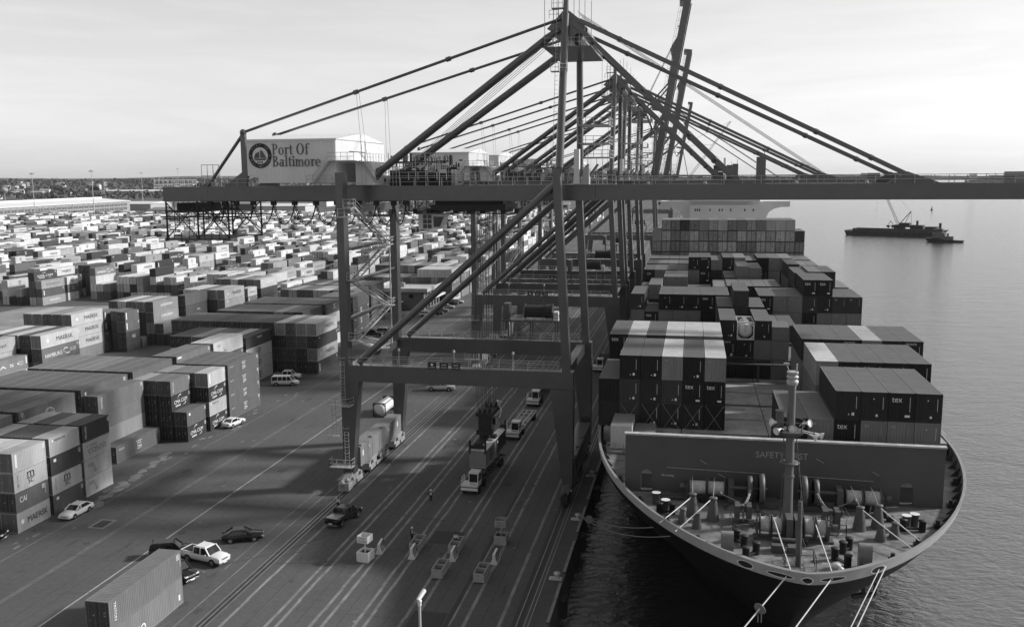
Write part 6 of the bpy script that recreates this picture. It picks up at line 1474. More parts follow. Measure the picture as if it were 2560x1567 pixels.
# ------------------------------------------------------------------ people
SKINM = paint('skin', .16, .6, .1); CLOTHD = paint('dark_clothing', .02, .85, .2, 4); CLOTHW = paint('white_shirt', .68, .85, .05, 4); VEST = paint('hi_vis_vest', .52, .8, .1, 4); HELM = paint('white_helmet', .75, .35, 0)
def skinned(name, verts, edges, radii, mat, parent, root=0):
    me = bpy.data.meshes.new(name); me.from_pydata(verts, edges, []); o = bpy.data.objects.new(name, me); C.objects.link(o); o.parent = parent
    md = o.modifiers.new('skin', 'SKIN'); md.use_smooth_shade = True
    for i, r_ in enumerate(radii): me.skin_vertices[0].data[i].radius = (r_, r_)
    me.skin_vertices[0].data[root].use_root = True
    sb = o.modifiers.new('sub', 'SUBSURF'); sb.levels = 1; sb.render_levels = 1
    me.materials.append(mat); return o
def person(label, x, y, rz, top, vest=None, helmet=True, arms='down', stride=.12):
    t = thing('person', label, 'person', (x, y, 0.01), rz, 'people working on the quay')     # faces local -Y
    sh = .2
    hl = Vector((-.24, -.18, 1.1)) if arms == 'hold' else Vector((-.3, 0, .82)); hr = Vector((.2, -.26, 1.12)) if arms == 'hold' else Vector((.3, -.02, .82))
    el_, er = (Vector((-.29, .02, 1.12)), Vector((.29, .02, 1.12)))
    J = [(0, 0, .95), (0, 0, 1.2), (0, 0, 1.42), (0, 0, 1.52), (0, -.015, 1.62), (0, -.02, 1.74), (-.1, 0, .9), (-.11, -stride, .5), (-.11, -stride * .4, .08), (-.11, -stride * .4 - .16, .04), (.1, 0, .9), (.11, stride, .5), (.11, stride * 1.2, .08), (.11, stride * 1.2 - .16, .04), (-sh, 0, 1.4), tuple(el_), tuple(hl), (sh, 0, 1.4), tuple(er), tuple(hr)]
    Ed = [(0, 1), (1, 2), (2, 3), (3, 4), (4, 5), (0, 6), (6, 7), (7, 8), (8, 9), (0, 10), (10, 11), (11, 12), (12, 13), (2, 14), (14, 15), (15, 16), (2, 17), (17, 18), (18, 19)]
    Rd = [.13, .13, .13, .055, .085, .075, .085, .065, .045, .04, .085, .065, .045, .04, .06, .045, .035, .06, .045, .035]
    b = skinned('body', J, Ed, Rd, SKINM, t)
    g = 1.16
    skinned('trousers', [J[i] for i in (0, 6, 7, 8, 10, 11, 12)], [(0, 1), (1, 2), (2, 3), (0, 4), (4, 5), (5, 6)], [.15, .105, .08, .068, .105, .08, .068], CLOTHD, b)
    ar = [tuple(Vector(J[15]).lerp(Vector(J[16]), .6)), tuple(Vector(J[18]).lerp(Vector(J[19]), .6))]
    skinned('shirt', [(0, 0, .92), J[1], J[2], J[14], J[15], ar[0], J[17], J[18], ar[1]], [(0, 1), (1, 2), (2, 3), (3, 4), (4, 5), (2, 6), (6, 7), (7, 8)], [.16, .15, .15, .08, .062, .055, .08, .062, .055], top, b)
    if vest: skinned('safety_vest', [(0, 0, .98), (0, 0, 1.2), (0, 0, 1.4), (-.16, 0, 1.42), (.16, 0, 1.42)], [(0, 1), (1, 2), (2, 3), (2, 4)], [.175, .17, .165, .085, .085], vest, b)
    m = M()
    if helmet: m.lathe([(.155, 1.7), (.13, 1.72), (.125, 1.78), (.085, 1.845), (.01, 1.865)], (0, -.02, 0), 14); m.build('helmet', HELM, b)
    else: m.sphere((0, .0, 1.735), .105, sc=(.95, 1.05, .9)); m.build('hair', CLOTHD, b)
    for s_ in (-1, 1):
        q = M(); k = 16 if s_ < 0 else 19; hp = Vector(J[k])
        for f_ in range(4): a = hp + Vector((-.03 + f_ * .02, -.01, -.02)); q.tube(a, a + Vector((0, -.03, -.065)), .0095, 6); q.tube(a + Vector((0, -.03, -.065)), a + Vector((0, -.015, -.095 - .008 * (f_ % 2))), .008, 6)
        q.tube(hp + Vector((-.03 * s_, -.02, 0)), hp + Vector((-.05 * s_, -.06, -.03)), .01, 6); q.build('hand', SKINM, b)
    q = M(); q.sphere((0, -.1, 1.625), .018); q.box(-.035, -.02, -.098, -.09, 1.65, 1.66); q.box(.02, .035, -.098, -.09, 1.65, 1.66); q.box(-.025, .025, -.094, -.086, 1.585, 1.592); q.build('face', SKINM, b)
    return t
person('person in a white shirt standing behind the dark grey pickup', -45.9, 112.3, 2.6, CLOTHW, None, False)
person('person in pale vest and white helmet standing alone in the truck lane', -34.4, 117.1, .4, CLOTHD, VEST, True, 'hold')
person('person in white helmet holding papers behind the concrete tubs', -32.9, 103.5, 1.3, CLOTHD, VEST, True, 'hold', .02)
person('person in a plain white shirt leaning over the far end of a tub', -27.2, 102.9, 3.0, CLOTHW, None, False)
m = M(); m.box(-.12, .12, -.01, .01, -.1, .12); pb = m.build('paper_sheet', WHITEP); pb.location = (-32.55, 103.35, 1.15); pb.rotation_euler = (.5, 0, 1.2); tag(pb, 'white paper held by the helmeted person behind the tubs', 'paper')
# ------------------------------------------------------------------ lane furniture
def tub(label, x, y, rz=0, n=2):
    t = thing('concrete_tub', label, 'concrete tub', (x, y, 0.01), rz, 'concrete tubs between the truck lanes')
    Lt = 1.55 * n; m = M(); w_ = .62
    m.box(-w_, w_, 0, Lt, .08, .25)
    for a in (-w_, w_ - .1): m.box(a, a + .1, 0, Lt, .25, 1.15)
    for k in range(n + 1): yy = min(k * 1.55, Lt - .1); m.box(-w_ + .1, w_ - .1, yy, yy + .1, .25, 1.1)
    for a in (-.35, .35): m.box(a - .12, a + .12, .2, Lt - .2, 0, .08)
    m.build('box', CONCRETE, t)
    m = M()
    for k in range(n): m.box(-w_ + .1, w_ - .1, k * 1.55 + .1, k * 1.55 + 1.45, .26, .62)
    m.build('ballast', DARK, t)
    return t
tub('long empty concrete tub in front of the striped barriers, left of the pair', -27.0, 93.6); tub('long concrete tub nearest the rail slot, right of the pair', -22.2, 93.4)
tub('concrete tub behind a striped barrier with the paper-holding person at its end', -31.6, 100.1); tub('concrete tub behind a striped barrier with the white-shirted person at its end', -26.9, 100.4)
def barrier(label, x, y, rz=0):
    t = thing('striped_barrier', label, 'barrier', (x, y, 0.01), rz, 'striped concrete barriers between the truck lanes')
    m = M(); pr = [(-.42, 0), (.42, 0), (.38, .2), (.16, .6), (.12, 1.25), (-.12, 1.25), (-.16, .6), (-.38, .2)]
    m.prism(pr, 0, 1.9, 'xz'); m.build('block', WHITEP, t)
    m = M()
    for k in range(3):
        y0 = .25 + k * .55
        for a, b, z0, z1 in ((.165, .125, .6, 1.25), (.385, .165, .2, .6)):
            d0 = .45 * (z0 / 1.25); d1 = .45 * (z1 / 1.25); m.add([(a + .008, y0 + d0, z0), (a + .008, y0 + .32 + d0, z0), (b + .008, y0 + .32 + d1, z1), (b + .008, y0 + d1, z1)], [(0, 1, 2, 3)])
    m.build('stripes', LETTER_D, t)
barrier('striped white barrier beside the white sign tub', -35.6, 98.9, .1); barrier('striped white barrier before the tub with the paper-holding person', -31.4, 98.2, .05); barrier('striped white barrier before the tub with the white-shirted person', -26.6, 98.4, .03); barrier('striped white barrier standing alone beyond the right-hand tub', -21.6, 98.4)
def sign(label, x, y, rz, mat, words_):
    t = thing('lane_sign', label, 'sign', (x, y, 0.01), rz, 'pole signs standing in concrete tubs')
    m = M()
    for a, b, c_, d in ((-.75, .75, -.65, -.55), (-.75, .75, .85, .95), (-.75, -.65, -.55, .85), (.65, .75, -.55, .85)): m.box(a, b, c_, d, .1, 1.2)
    m.box(-.7, .7, -.6, .9, 0, .12); m.build('tub', mat, t)
    m = M(); m.box(-.65, .65, -.55, .85, .2, .9); m.build('ballast', DARK, t)
    m = M(); m.tube((0, .1, .9), (0, .1, 2.5), .07, 10); m.build('pole', mat, t)
    m = M(); m.box(-.68, .68, -.55, -.51, 2.3, 3.1); m.box(-.68, .68, .75, .79, 2.3, 3.1); m.box(-.68, -.64, -.51, .75, 2.3, 3.1); m.box(.64, .68, -.51, .75, 2.3, 3.1); m.bar((-.6, -.4, 2.5), (.6, .7, 2.5), .1); m.bar((.6, -.4, 2.5), (-.6, .7, 2.5), .1); bx_ = m.build('sign_box', mat, t)
    m = M(); pf = lambda u, v: (u, -.556, v)
    put_text(m, words_[0], pf, -.4, 2.75, W=.8, H=.2, bold=.02); put_text(m, words_[1], pf, -.55, 2.42, W=1.1, H=.2, bold=.02); m.build('lettering', LETTER_D, bx_)
sign('white pole sign in a clean white tub beside a striped barrier', -36.6, 97.0, -.15, WHITEP, ('STOP', 'NO ENTRY')); sign('pale weathered pole sign in a tub beyond the lone striped barrier', -22.0, 104.6, 0, CONCRETE, ('SLOW', 'NO ENTRY'))
m = M(); m.tube((0, 0, 0), (0, 0, 9.4), .11, 12); cp = thing('security_camera_pole', 'white security camera on a slim pole at bottom centre of photo', 'camera pole', (-21.3, 68.6, 0)); m.build('pole', paint('pale_pole', .5, .5, .1), cp)
m = M(); m.tube((0, 0, 9.4), (0, 0, 9.7), .16, 12); m.sphere((0, 0, 9.75), .2); m.box(-.12, .12, -.12, .12, 9.75, 10.0); m.tube((-.05, -.25, 9.95), (.25, .55, 10.45), .17, 12, r2=.2); m.tube((.25, .55, 10.45), (.28, .62, 10.5), .2, 12, r2=.12); m.build('camera_head', WHITEP, cp)
# bollards on the quay edge
def qboll(label, x, y):
    t = thing('quay_bollard', label, 'bollard', (x, y, .02), 0, 'bollards along the quay edge'); m = M(); m.lathe([(.42, 0), (.3, .1), (.24, .45), (.4, .62), (.36, .75), (.05, .8)], (0, 0, 0), 14); m.box(-.9, .55, -.45, .45, 0, .08); m.build('post', paint('pale_bollard_paint', .45, .7, .4, 3), t); return t
qboll('pale bollard with the mooring rope round it beside the ship bow', -13.8, 114.2); qboll('pale bollard at the quay edge nearest the bottom of the photo', -13.9, 96.0); qboll('pale bollard at the quay edge deep in the ship shadow', -13.9, 132); qboll('pale bollard below the lower frame edge of the quay', -13.9, 78)
# fenders on the quay wall
for k, y in enumerate((74, 92, 110, 128)):
    m = M(); m.box(-13.15, -12.4, y, y + 1.6, -2.6, -.6); o = m.build('quay_fender', BLACK); tag(o, ['black rubber fender at the bottom edge of quay', 'black rubber fender below the near bollard', 'black rubber fender below the roped bollard', 'black rubber fender in the ship shadow'][k], 'fender', 'fenders on the quay wall')
# mooring ropes with rat guards
def rope(label, a, b, r_=.07, sag=.4, guards=(), group='mooring ropes at the bow'):
    a = Vector(a); b = Vector(b); n = 14; m = M(); P_ = [a.lerp(b, i / n) - Vector((0, 0, sag * 4 * (i / n) * (1 - i / n))) for i in range(n + 1)]
    m.path(P_, r_, 6); o = m.build('mooring_rope', paint('white_mooring_rope', .66, .8, .12, 6) if 'white' in label or 'taut' in label else paint('dull_mooring_rope', .22, .85, .2, 6)); tag(o, label, 'mooring rope', group)
    for g in guards:
        i = int(g * n); p = P_[i].lerp(P_[i + 1], g * n - i); d = (b - a).normalized(); q = M(); q.tube(p - d * .02, p + d * .02, .48, 18); 
        for e in (-.12, .12): q.tube(p + Vector((e, 0, -.4)), p + Vector((e, 0, -1.1)), .03, 5)
        q.build('rat_guard', GREYBOX, o)
    return o
rope('white mooring rope leaving left bow opening, its guard closest to the hull', onbow(-1.6, 13.3), (-13.8, 40.0, .6), .055, .2, (.10,))
rope('white mooring rope leaving the opening right of the stem', onbow(1.7, 13.3), (-13.8, 30.0, .6), .055, .2, (.14,))
rope('upper white mooring rope from the right-hand bow opening', onbow(6.3, 13.35), (-4, 36.0, -2), .05, .3, (.36, .55)); rope('lower white mooring rope from the right-hand bow opening', onbow(5.7, 13.25), (-5, 36.0, -2.6), .045, .35, ())
rope('dull mooring rope from the hull to the roped quay bollard', (-2.9, 79.8, 13.0), (-13.6, 114.0, .7), .045, .6, (.62, .82), 'breast ropes'); rope('second dull rope beside the first, to the same bollard', (-1.4, 78.0, 13.0), (-13.6, 114.1, .6), .045, 1.0, (), 'breast ropes')
for k, (a, b, lb) in enumerate((((.53, 84.4, 14.5), (-2.3, 79.2, 13.7), 'taut pale rope on deck, leftmost over its pedestal'), ((2.4, 83.8, 14.7), (-.9, 77.4, 13.7), 'taut pale rope on deck, second from left'), ((7.5, 80.0, 14.4), (8.1, 71.0, 13.5), 'taut white rope from centre drum, left of the bow post'), ((10.9, 80.0, 14.4), (11.2, 71.5, 13.5), 'taut white rope from centre drum, right of the bow post'), ((15.2, 83.5, 14.6), (18.4, 77.6, 13.4), 'taut rope over the first right-hand pedestal'), ((16.9, 84.2, 14.6), (19.4, 79.6, 13.4), 'taut rope over the second right-hand pedestal'))):
    rope(lb, a, b, .05, .02, (), 'ropes led across the foredeck')
for a, b, lb in (((.5, 89, 14.9), (.53, 84.4, 14.55), 'rope from left winch to the first pedestal'), ((2.6, 89, 14.9), (2.4, 83.8, 14.75), 'rope from left winch to the second pedestal'), ((15.2, 88.6, 14.9), (15.2, 83.5, 14.65), 'rope from right winch to the first right pedestal'), ((17, 88.6, 14.9), (16.9, 84.2, 14.65), 'rope from right winch to the second right pedestal')):
    rope(lb, a, b, .05, .02, (), 'ropes led across the foredeck')
# ------------------------------------------------------------------ office building, light masts, far shore
BRK = paint('office_brick', .16, .8, .15, 2.0); ROOFW = paint('pale_roof', .42, .8, .15, .3)
t = thing('office_building', 'low brick office with pale flat roof beyond the crane legs', 'office building', (-96, 304, 0))
m = M(); m.box(-9, 8.6, -10, 13, 0, 6.2); m.build('walls', BRK, t)
m = M(); m.box(-10, 10.1, -11, 13.6, 6.2, 6.5)
for a, b, c_, d in ((-10, 10.1, -11, -10.6), (-10, 10.1, 13.2, 13.6), (-10, -9.6, -10.6, 13.2), (9.7, 10.1, -10.6, 13.2)): m.box(a, b, c_, d, 6.5, 7.4)
m.build('roof', ROOFW, t)
for x in (-6.5, -1.5, 3.5): q = M(); q.box(x, x + 1.6, -10.06, -9.98, 4.1, 5.3); q.build('window', GLASS, t)
for y in (-8, -4.5, -1, 2.5, 6, 9.5): q = M(); q.box(8.58, 8.66, y, y + 1.7, 4.0, 5.4); q.box(8.58, 8.66, y, y + 1.9, .3, 2.6); q.build('window', GLASS, t)
q = M(); q.box(8.6, 10.6, -4, 12, 3.2, 3.8); q.build('awning', WHITEP, t)
q = M(); q.box(-3, -1.4, 0, 1.6, 6.5, 8.0); q.tube((-2.2, .8, 8), (-2.2, .8, 14), .06, 6); q.build('roof_vent', STEEL, t)
q = M(); q.box(-9, 2, -16, -11.2, 3.0, 3.3)
for x in (-8.5, -3, 1.5): q.box(x, x + .25, -15.8, -15.5, 0, 3)
q.build('canopy', WHITEP, t)
def mast(label, x, y, h):
    t = thing('light_mast', label, 'light mast', (x, y, 0), 0, 'tall light masts in the yard'); m = M(); m.tube((0, 0, 0), (0, 0, h), .45, 10, r2=.22); m.build('pole', paint('pale_mast_steel', .5, .5, .08), t)
    m = M(); m.lathe([(.3, h), (1.6, h + .2), (1.6, h + .4), (.3, h + .9)], (0, 0, 0), 10)
    for k in range(6): a = k * 1.047; m.box(1.7 * math.cos(a) - .35, 1.7 * math.cos(a) + .35, 1.7 * math.sin(a) - .35, 1.7 * math.sin(a) + .35, h - .5, h + .1)
    m.build('lamp_ring', STEEL, t)
for (x, y, h), lb in (((-620, 788, 49.5), 'leftmost tall light mast, in front of the long warehouse'), ((-524, 742, 51), 'tall light mast in front of the warehouse right half'), ((-800, 1249, 52.5), 'light mast right of the warehouse end'), ((-1230, 1782, 45), 'far thin light mast behind the warehouse'), ((-860, 1450, 60), 'light mast showing above the crane girder left end'), ((-700, 1300, 58), 'light mast rising behind the inclined girder stay'), ((-560, 1180, 50), 'light mast behind the crane platform bracing'), ((-330, 900, 36), 'light mast among far stacks under the girder'), ((-215, 700, 34), 'light mast under the festoon loops')): mast(lb, x, y, h)
# long warehouse
t = thing('warehouse', 'long pale warehouse with a white roof and two rows of windows', 'warehouse', (-722, 863, 0), math.atan2(1144 - 863, -755 + 722)); Lw = 560.0
t.location = (-700, 672, 0); WF = paint('warehouse_facade', .3, .8, .1, .1)
m = M(); m.box(0, Lw - 80, 0, 130, 0, 14.2); wl = m.build('walls', WF, t)
m = M(); m.hexa([(-2, -1, 14.2), (Lw - 78, -1, 14.2), (Lw - 78, 40, 14.2), (-2, 40, 14.2), (-2, 0, 14.9), (Lw - 78, 0, 14.9), (Lw - 78, 40, 18.0), (-2, 40, 18.0)]); m.hexa([(-2, 40, 14.2), (Lw - 78, 40, 14.2), (Lw - 78, 131, 14.2), (-2, 131, 14.2), (-2, 40, 20), (Lw - 78, 40, 20), (Lw - 78, 131, 17), (-2, 131, 17)]); m.build('roof', WHITEP, t)
m = M(); m2 = M()
for k in range(38):
    x = 3 + k * 12.4; m2.box(x - 1.6, x - .8, -.35, 0, 0, 13.6)
    for a in (.6, 5.8):
        m.box(x + a, x + a + 4.0, -.15, .02, 8.4, 11.4); m.box(x + a, x + a + 4.0, -.15, .02, 3.2 if k % 3 else .6, 6.6)
o = m.build('windows', paint('dusty_window', .1, .5, .2, .2), t); m2.build('pilasters', WF, t)
# lower sheds around it
SHD = [(-900, 1180, 150, 60, 9, .55), (-760, 1330, 210, 60, 8, .6), (-640, 1010, 60, 30, 7, .3), (-690, 1180, 110, 40, 9, .14), (-560, 1120, 70, 40, 8, .5), (-470, 1250, 140, 60, 10, .55), (-1010, 1800, 230, 70, 11, .6), (-360, 1350, 160, 60, 11, .5), (-260, 1120, 110, 50, 9, .35), (-1300, 2050, 120, 70, 14, .6), (-980, 2150, 90, 50, 12, .62), (-1560, 2250, 150, 60, 12, .62), (-780, 2000, 160, 60, 11, .55), (-560, 1900, 150, 60, 12, .5), (-200, 1700, 180, 70, 12, .5)]
for i, (x, y, a, b, h, v) in enumerate(SHD):
    t = thing('low_shed', ['pale', 'white', 'grey', 'dark', 'light'][i % 5] + ' low shed, ' + ORD[i] + ' of the roofs beyond the yard', 'shed', (x, y, 0), .06, 'low sheds beyond the yard'); m = M(); m.box(0, a, 0, b, 0, h); m.build('walls', paint('shed_wall_%d' % i if False else 'shed_wall_' + ['pale', 'white', 'grey', 'dark', 'light'][i % 5], [.4, .6, .25, .1, .5][i % 5], .8, .1, .05), t)
    m = M(); m.prism([(-1, h), (b + 1, h), (b / 2, h + 3)], -1, a + 1, 'yz'); m.build('roof', paint('shed_roof_' + ('bright' if v > .45 else 'dull'), .62 if v > .45 else .2, .7, .1, .05), t)
# wooded hills, houses and apartment blocks on the far left shore
TREEM = paint('bare_woodland', .085, .95, .45, .02)
hr = random.Random(21)
def hills(name, y0, depth, h0, mat, x0, x1, seed):
    m = M(); nx, ny = 150, 10; rr = random.Random(seed); ph = [rr.uniform(0, 6.28) for _ in range(8)]; vs = []
    for j in range(ny + 1):
        for i in range(nx + 1):
            x = x0 + (x1 - x0) * i / nx; y = y0 + depth * j / ny + (-.15 * (x - x0) if False else 0)
            p = math.sin(min(1, j / ny * 1.6) * math.pi / 2)
            h = h0 * p * (1 + .10 * math.sin(x / 420 + ph[0]) + .06 * math.sin(x / 170 + ph[1]) + .03 * math.sin(x / 60 + ph[2])) + rr.uniform(-1, 1) * p
            vs.append((x, y, h - .3))
    m.add(vs, [(j * (nx + 1) + i, j * (nx + 1) + i + 1, (j + 1) * (nx + 1) + i + 1, (j + 1) * (nx + 1) + i) for j in range(ny) for i in range(nx)], True)
    return struct(m, name, mat)
hills('wooded_hill', 2350, 1500, 30, paint('woodland_floor', .06, .95, .4, .01), -4200, -420, 3)
hills('distant_ridge', 4300, 2500, 50, paint('distant_woodland', .06, .95, .3, .005), -7500, -300, 9)
def hill_z(x, y): return 30 * math.sin(min(1, max(0, (y - 2350) / 1500) * 1.6) * math.pi / 2)
# woodland: thousands of leaf-clump faces, one mass
m = M()
def clump(m, x, y, z, r_, n):
    for _ in range(n):
        a, b = hr.uniform(0, 6.28), hr.uniform(-.4, 1.4); d = r_ * hr.uniform(.35, 1); c_ = Vector((x + d * math.cos(a) * math.cos(b), y + d * math.sin(a) * math.cos(b), z + d * math.sin(b) * .9 + r_ * .4)); s_ = r_ * hr.uniform(.22, .5)
        u = Vector((hr.gauss(0, 1), hr.gauss(0, 1), hr.gauss(0, 1))).normalized(); v = u.cross(Vector((hr.gauss(0, 1), hr.gauss(0, 1), hr.gauss(0, 1)))).normalized()
        m.add([c_ - u * s_ - v * s_ * .6, c_ + u * s_ - v * s_, c_ + u * s_ * .8 + v * s_, c_ - u * s_ + v * s_ * .7], [(0, 1, 2, 3)])
for k in range(2600):
    y = 1750 + (hr.random() ** 1.3) * 2300; x = -hr.uniform(.30, .98) * y
    if y < 2300 and hr.random() < .45: continue
    clump(m, x, y, hill_z(x, y) + 3, hr.uniform(5, 11), 9)
o = m.build('woodland', TREEM); tag(o, 'mass of leafless trees covering the far shore beyond the yard', 'woodland', None, 'stuff')
# single trees that can be told apart
def tree(label, x, y, h, v):
    t = thing('broadleaf_tree', label, 'tree', (x, y, hill_z(x, y)), 0, 'single trees beyond the yard'); m = M(); m.tube((0, 0, 0), (0, 0, h * .5), h * .035, 7, r2=h * .02)
    for k in range(5): a = k * 1.3; m.tube((0, 0, h * (.3 + k * .04)), (h * .2 * math.cos(a), h * .2 * math.sin(a), h * (.55 + k * .05)), h * .014, 5, r2=h * .005)
    m.build('trunk', DARK, t); m = M(); clump(m, 0, 0, h * .5, h * .42, 140); m.build('crown', paint('foliage_' + v, .03 if v == 'dark' else .07, .95, .4, .3), t)
for i, (x, y, h, v, lb) in enumerate(((-1420, 2020, 24, 'dark', 'dark round tree left of the pale houses'), (-1180, 1980, 22, 'dark', 'dark tree right of the second light mast'), (-1950, 2150, 26, 'grey', 'pale leafless tree near the left edge of photo'), (-1650, 2200, 24, 'grey', 'leafless tree behind the long low white building'), (-1330, 2350, 30, 'dark', 'dark tree on the slope above the houses'))): tree(lb, x, y, h, v)
for i in range(46):
    y = hr.uniform(1850, 2900); x = -hr.uniform(.42, .9) * y; z = hill_z(x, y); a, b, h = hr.uniform(10, 38), hr.uniform(10, 18), hr.uniform(6, 11); kx = hr.choice([.62, .5, .35, .66, .2])
    t = thing('far_house', ('white', 'pale', 'grey', 'bright', 'dull')[i % 5] + ' far house, ' + ORD[i] + ' counted on the wooded slope', 'house', (x, y, z + 4), hr.uniform(-.5, .2), 'houses on the far slope'); m = M(); m.box(0, a, 0, b, -8, h); m.build('walls', paint('house_wall_' + ('white', 'pale', 'grey', 'bright', 'dull')[i % 5], (.66, .5, .3, .7, .2)[i % 5], .8, .05, .2), t)
    m = M(); m.prism([(-.5, h), (b + .5, h), (b / 2, h + 4)], -.5, a + .5, 'yz'); m.build('roof', paint('house_roof_' + ('light' if i % 2 else 'dark'), .4 if i % 2 else .09, .8, .1, .2), t)
for i, (x, y, a, h, lb) in enumerate(((-2000, 3000, 62, 36, 'broad grey apartment block on the ridge, left of the pair'), (-1925, 3010, 78, 36, 'broad grey apartment block on the ridge, right of the pair'), (-2080, 3000, 18, 30, 'narrow pale apartment tower left of the grey blocks'))):
    t = thing('apartment_block', lb, 'apartment block', (x, y, 4), .35, 'apartment blocks on the ridge'); m = M(); m.box(0, a, 0, 20, 0, h); m.build('walls', paint('apartment_wall', .2, .8, .1, .1) if i < 2 else WF, t)
    m = M()
    for r_ in range(9):
        for c_ in range(int(a / 5)): m.box(2 + c_ * 5, 4.4 + c_ * 5, -.2, .02, 3 + r_ * 3.6, 4.9 + r_ * 3.6)
    m.build('windows', GLASS, t)
t = thing('water_tower', 'small pale round tank near the left edge beyond the warehouse', 'water tower', (-1290, 1560, 0)); m = M(); m.lathe([(1, 20), (6, 21), (7, 24), (6, 28), (1, 30)], (0, 0, 0), 14); m.build('tank', WF, t); m = M(); m.tube((0, 0, 0), (0, 0, 25), 1.2, 8); m.build('stem', WF, t)
t = thing('radio_tower', 'thin radio mast on the ridge left of the apartment blocks', 'radio mast', (-2010, 3300, 20)); m = M(); m.tube((0, 0, 0), (0, 0, 42), .6, 5, r2=.15); m.build('mast', STEEL, t)
# far side of the harbour
m = M(); vs = []
rr = random.Random(5)
m.box(-300, 6500, 9500, 9700, -3.6, 9); m.box(1200, 3300, 7200, 7300, -3.6, 12); m.box(-399, 250, 3300, 3600, -3.6, 2)
for k in range(60): x = rr.uniform(-200, 4500); m.box(x, x + rr.uniform(60, 260), 9440, 9499, -3.6, rr.uniform(9, 26))
struct(m, 'far_shore', paint('hazy_far_land', .1, .9, .3, .003))
# ships and cranes by the far piers
def farship(label, x, y, L_, h):
    t = thing('moored_ship', label, 'ship', (x, y, -3.6), .2, 'ships lying far across the harbour'); m = M(); m.prism([(0, 0), (L_ * .96, 0), (L_, h), (-L_ * .02, h * .9)], -9, 9, 'xz'); m.build('hull', DARK, t); m = M(); m.box(L_ * .05, L_ * .16, -8, 8, h * .9, h * 2.3); m.build('deckhouse', SUPM, t); m = M()
    for q in (.35, .5, .65, .8): m.tube((L_ * q, 0, h), (L_ * q, 0, h * 2.4), .8, 6); m.bar((L_ * q, 0, h * 2.3), (L_ * (q + .09), 0, h * 1.5), .8)
    m.build('cargo_gear', DARK, t)
for a in (('dark cargo ship far behind the crane boom post', 120, 4200, 260, 18), ('dark cargo ship far out behind the outer forestay foot', 1150, 4300, 240, 20), ('pale ship with derricks on the horizon right of the raised booms', 420, 4600, 220, 16)): farship(*a)
t = thing('lattice_crane', 'pale lattice crane boom leaning right, far beyond the raised booms', 'crane', (-6, 1100, 0)); m = M(); a = Vector((0, 0, 40)); b = Vector((46, 0, 104))
for e in ((-1.5, -1.5), (1.5, -1.5), (1.5, 1.5), (-1.5, 1.5)): m.bar(a + Vector((e[0], e[1], 0)), b + Vector((e[0] * .5, e[1] * .5, 0)), .35)
for k in range(22): p, q = a.lerp(b, k / 22), a.lerp(b, (k + 1) / 22); m.bar(p + Vector((-1.4, -1.4, 0)), q + Vector((1.4, -1.4, 0)), .22); m.bar(p + Vector((1.4, 1.4, 0)), q + Vector((-1.4, 1.4, 0)), .22)
m.build('jib', GREYBOX, t); m = M(); m.box(-5, 5, -5, 5, 0, 40); m.bar((0, 0, 40), (-8, 0, 78), .8); m.build('tower', GREYBOX, t); m = M(); m.tube((-8, 0, 78), tuple(b), .12, 4); m.tube((-8, 0, 77), tuple(a.lerp(b, .6)), .12, 4); m.build('stay_rope', DARK, t)
# ------------------------------------------------------------------ barge, floating crane, tug, buoy
WZ = -3.6; ang = math.atan2(-40, 74)
t = thing('cargo_barge', 'long low dark barge with open hold out on the water', 'barge', (118, 771, WZ), ang * .9); LB = 72.0
m = M(); m.prism([(0, 3.6), (1.5, 0), (LB, 0), (LB, 3.2), (5.5, 3.2), (5, 3.2)], 0, 15, 'xz'); m.build('hull', paint('barge_hull', .03, .7, .4, .3), t)
m = M()
for y in (1.2, 13.5): m.box(6, LB - 4, y, y + .3, 3.2, 5.2)
for x in (6, LB - 4.3): m.box(x, x + .3, 1.5, 13.5, 3.2, 5.2)
for k in range(28): m.box(7 + k * 2.2, 7.2 + k * 2.2, .9, 1.2, 3.2, 5.0)
m.build('hold_wall', paint('barge_coaming', .05, .7, .4, .5), t); m = M(); m.box(6.4, LB - 4.4, 1.6, 13.4, 3.2, 3.6); m.build('cargo', CONCRETE, t)
t = thing('floating_crane', 'lattice-boom crane on a dark pontoon behind the barge', 'floating crane', (160, 783, WZ), ang * .9)
m = M(); m.box(-2, 31, 0, 16, 0, 3.4); m.prism([(31, 0), (35, 3.4), (31, 3.4)], 0, 16, 'xz'); m.build('pontoon', BLACK, t)
m = M(); m.box(0, 8, 4, 11, 5.2, 8.6); m.box(-4, 0, 5, 10, 4, 7); m.tube((2, 7.5, 3.4), (2, 7.5, 5.2), 2.4, 12); m.box(8.5, 18, 4, 12, 3.4, 7.0); m.tube((13, 8, 7), (13, 8, 10.5), .9, 10); m.tube((30, 8, 3.4), (30, 8, 9.0), 1.0, 10); m.box(20, 28, 3, 12, 3.4, 6.0); m.build('machine_house', DARK, t)
m = M(); a = Vector((-1, 7.5, 7)); b = Vector((-19, 7.5, 45))
for e in ((-.9, -.9), (.9, -.9), (.9, .9), (-.9, .9)): m.bar(a + Vector((e[0], e[1], 0)), b + Vector((e[0] * .5, e[1] * .5, 0)), .22)
for k in range(20): p, q = a.lerp(b, k / 20), a.lerp(b, (k + 1) / 20); m.bar(p + Vector((-.9, -.9, 0)), q + Vector((.9, -.9, 0)), .14); m.bar(p + Vector((.9, .9, 0)), q + Vector((-.9, .9, 0)), .14)
m.build('lattice_boom', STEEL, t); m = M(); m.bar((0, 7.5, 8), (8, 7.5, 18), .5); m.bar((4, 7.5, 8.6), (8, 7.5, 18), .3); m.tube((8, 7.5, 18), (8.5, 7.5, 8.6), .12, 4); m.tube((8, 7.5, 18), tuple(b), .06, 4); m.build('gantry', DARK, t)
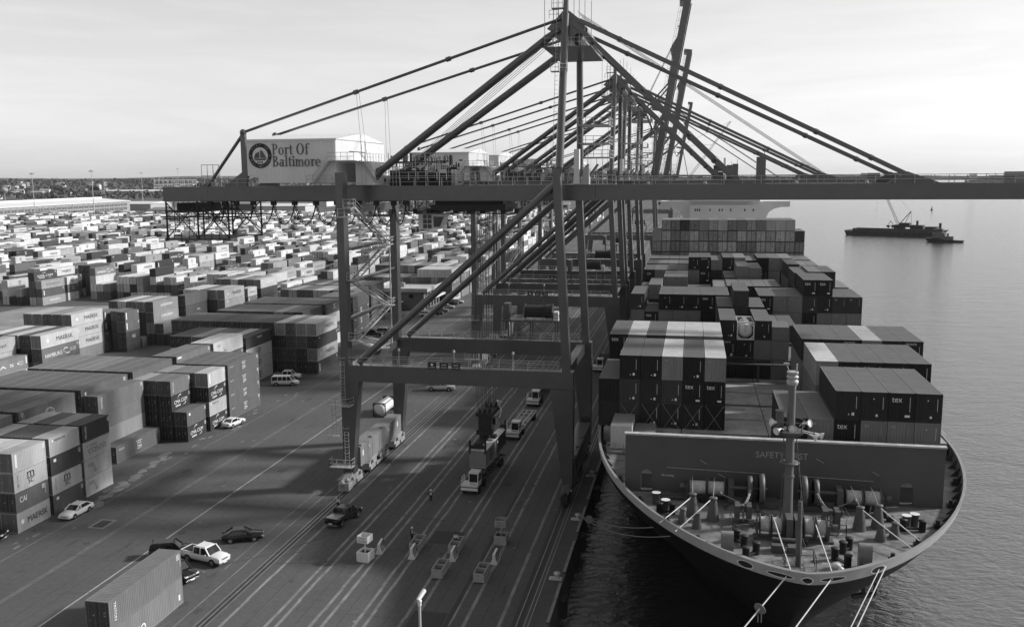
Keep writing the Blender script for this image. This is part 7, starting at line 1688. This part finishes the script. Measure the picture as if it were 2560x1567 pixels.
m = M(); m.tube(tuple(b), (-18.5, 7.5, 11), .05, 4); m.build('hoist_rope', DARK, t)
o = thing('clamshell_grab', 'open clamshell grab hanging over the barge hold', 'clamshell grab', (153.5, 776.5, 5)); m = M()
for s_ in (-1, 1): m.bar((0, 0, 2.2), (s_ * 2.0, 0, -1.4), .3); m.prism([(s_ * 1.2, -3.4), (s_ * 2.7, -2.6), (s_ * 2.8, -1.2), (s_ * .6, -1.5)], -1.3, 1.3, 'xz')
m.bar((-1.2, 0, -1.5), (1.2, 0, -1.5), .3); m.build('jaws', BLACK, o)
t = thing('tugboat', 'dark tug with tall wheelhouse at the barge stern', 'tugboat', (172, 694, WZ), ang * .9 + .15)
m = M(); m.prism([(-11, 2.6), (-9, 0), (13, 0), (14, 1.2), (2, 1.6), (-3, 3.0)], -3.8, 3.8, 'xz'); m.build('hull', BLACK, t); m = M(); m.box(-6.5, 1.5, -3, 3, 1.8, 6.4); m.box(-5.5, 0, -2.4, 2.4, 6.4, 8.8); m.box(1.5, 7, -2.4, 2.4, 1.6, 4.0); m.build('wheelhouse', paint('tug_house_paint', .13, .6, .3, 1), t); m = M(); m.box(-5.56, .06, -2.45, 2.45, 7.4, 8.3); m.build('wheelhouse_window', GLASS, t); m = M(); m.box(-5.8, .3, -2.6, 2.6, 8.8, 9.1); m.tube((-2, 0, 9), (-1.4, 0, 12), .12, 6); m.tube((3.4, 0, 4), (3.4, 0, 6), .6, 8); m.bar((-3, -1.5, 9.6), (-1, 1.5, 9.6), .2); m.build('mast', DARK, t)
o = thing('channel_buoy', 'small dark buoy on the bright open water', 'buoy', (307, 1300, WZ)); m = M(); m.lathe([(1.6, 0), (1.6, 1.2), (.7, 1.6), (.3, 5), (.02, 5.2)], (0, 0, 0), 10); m.build('float', DARK, o)

# ------------------------------------------------------------------ the hazy harbour air
m = M(); m.box(-9500, 14500, -420, 16500, -7.5, 135)
hz = bpy.data.materials.new('haze'); hz.use_nodes = True; t_ = hz.node_tree; t_.nodes.clear()
vo = t_.nodes.new('ShaderNodeVolumePrincipled'); oo = t_.nodes.new('ShaderNodeOutputMaterial'); t_.links.new(vo.outputs[0], oo.inputs['Volume'])
vo.inputs['Color'].default_value = (1, 1, 1, 1); vo.inputs['Density'].default_value = 0.000025; vo.inputs['Anisotropy'].default_value = 0.2
o = m.build('haze', hz); tag(o, 'pale haze over the harbour and the far shore', 'haze', None, 'stuff')
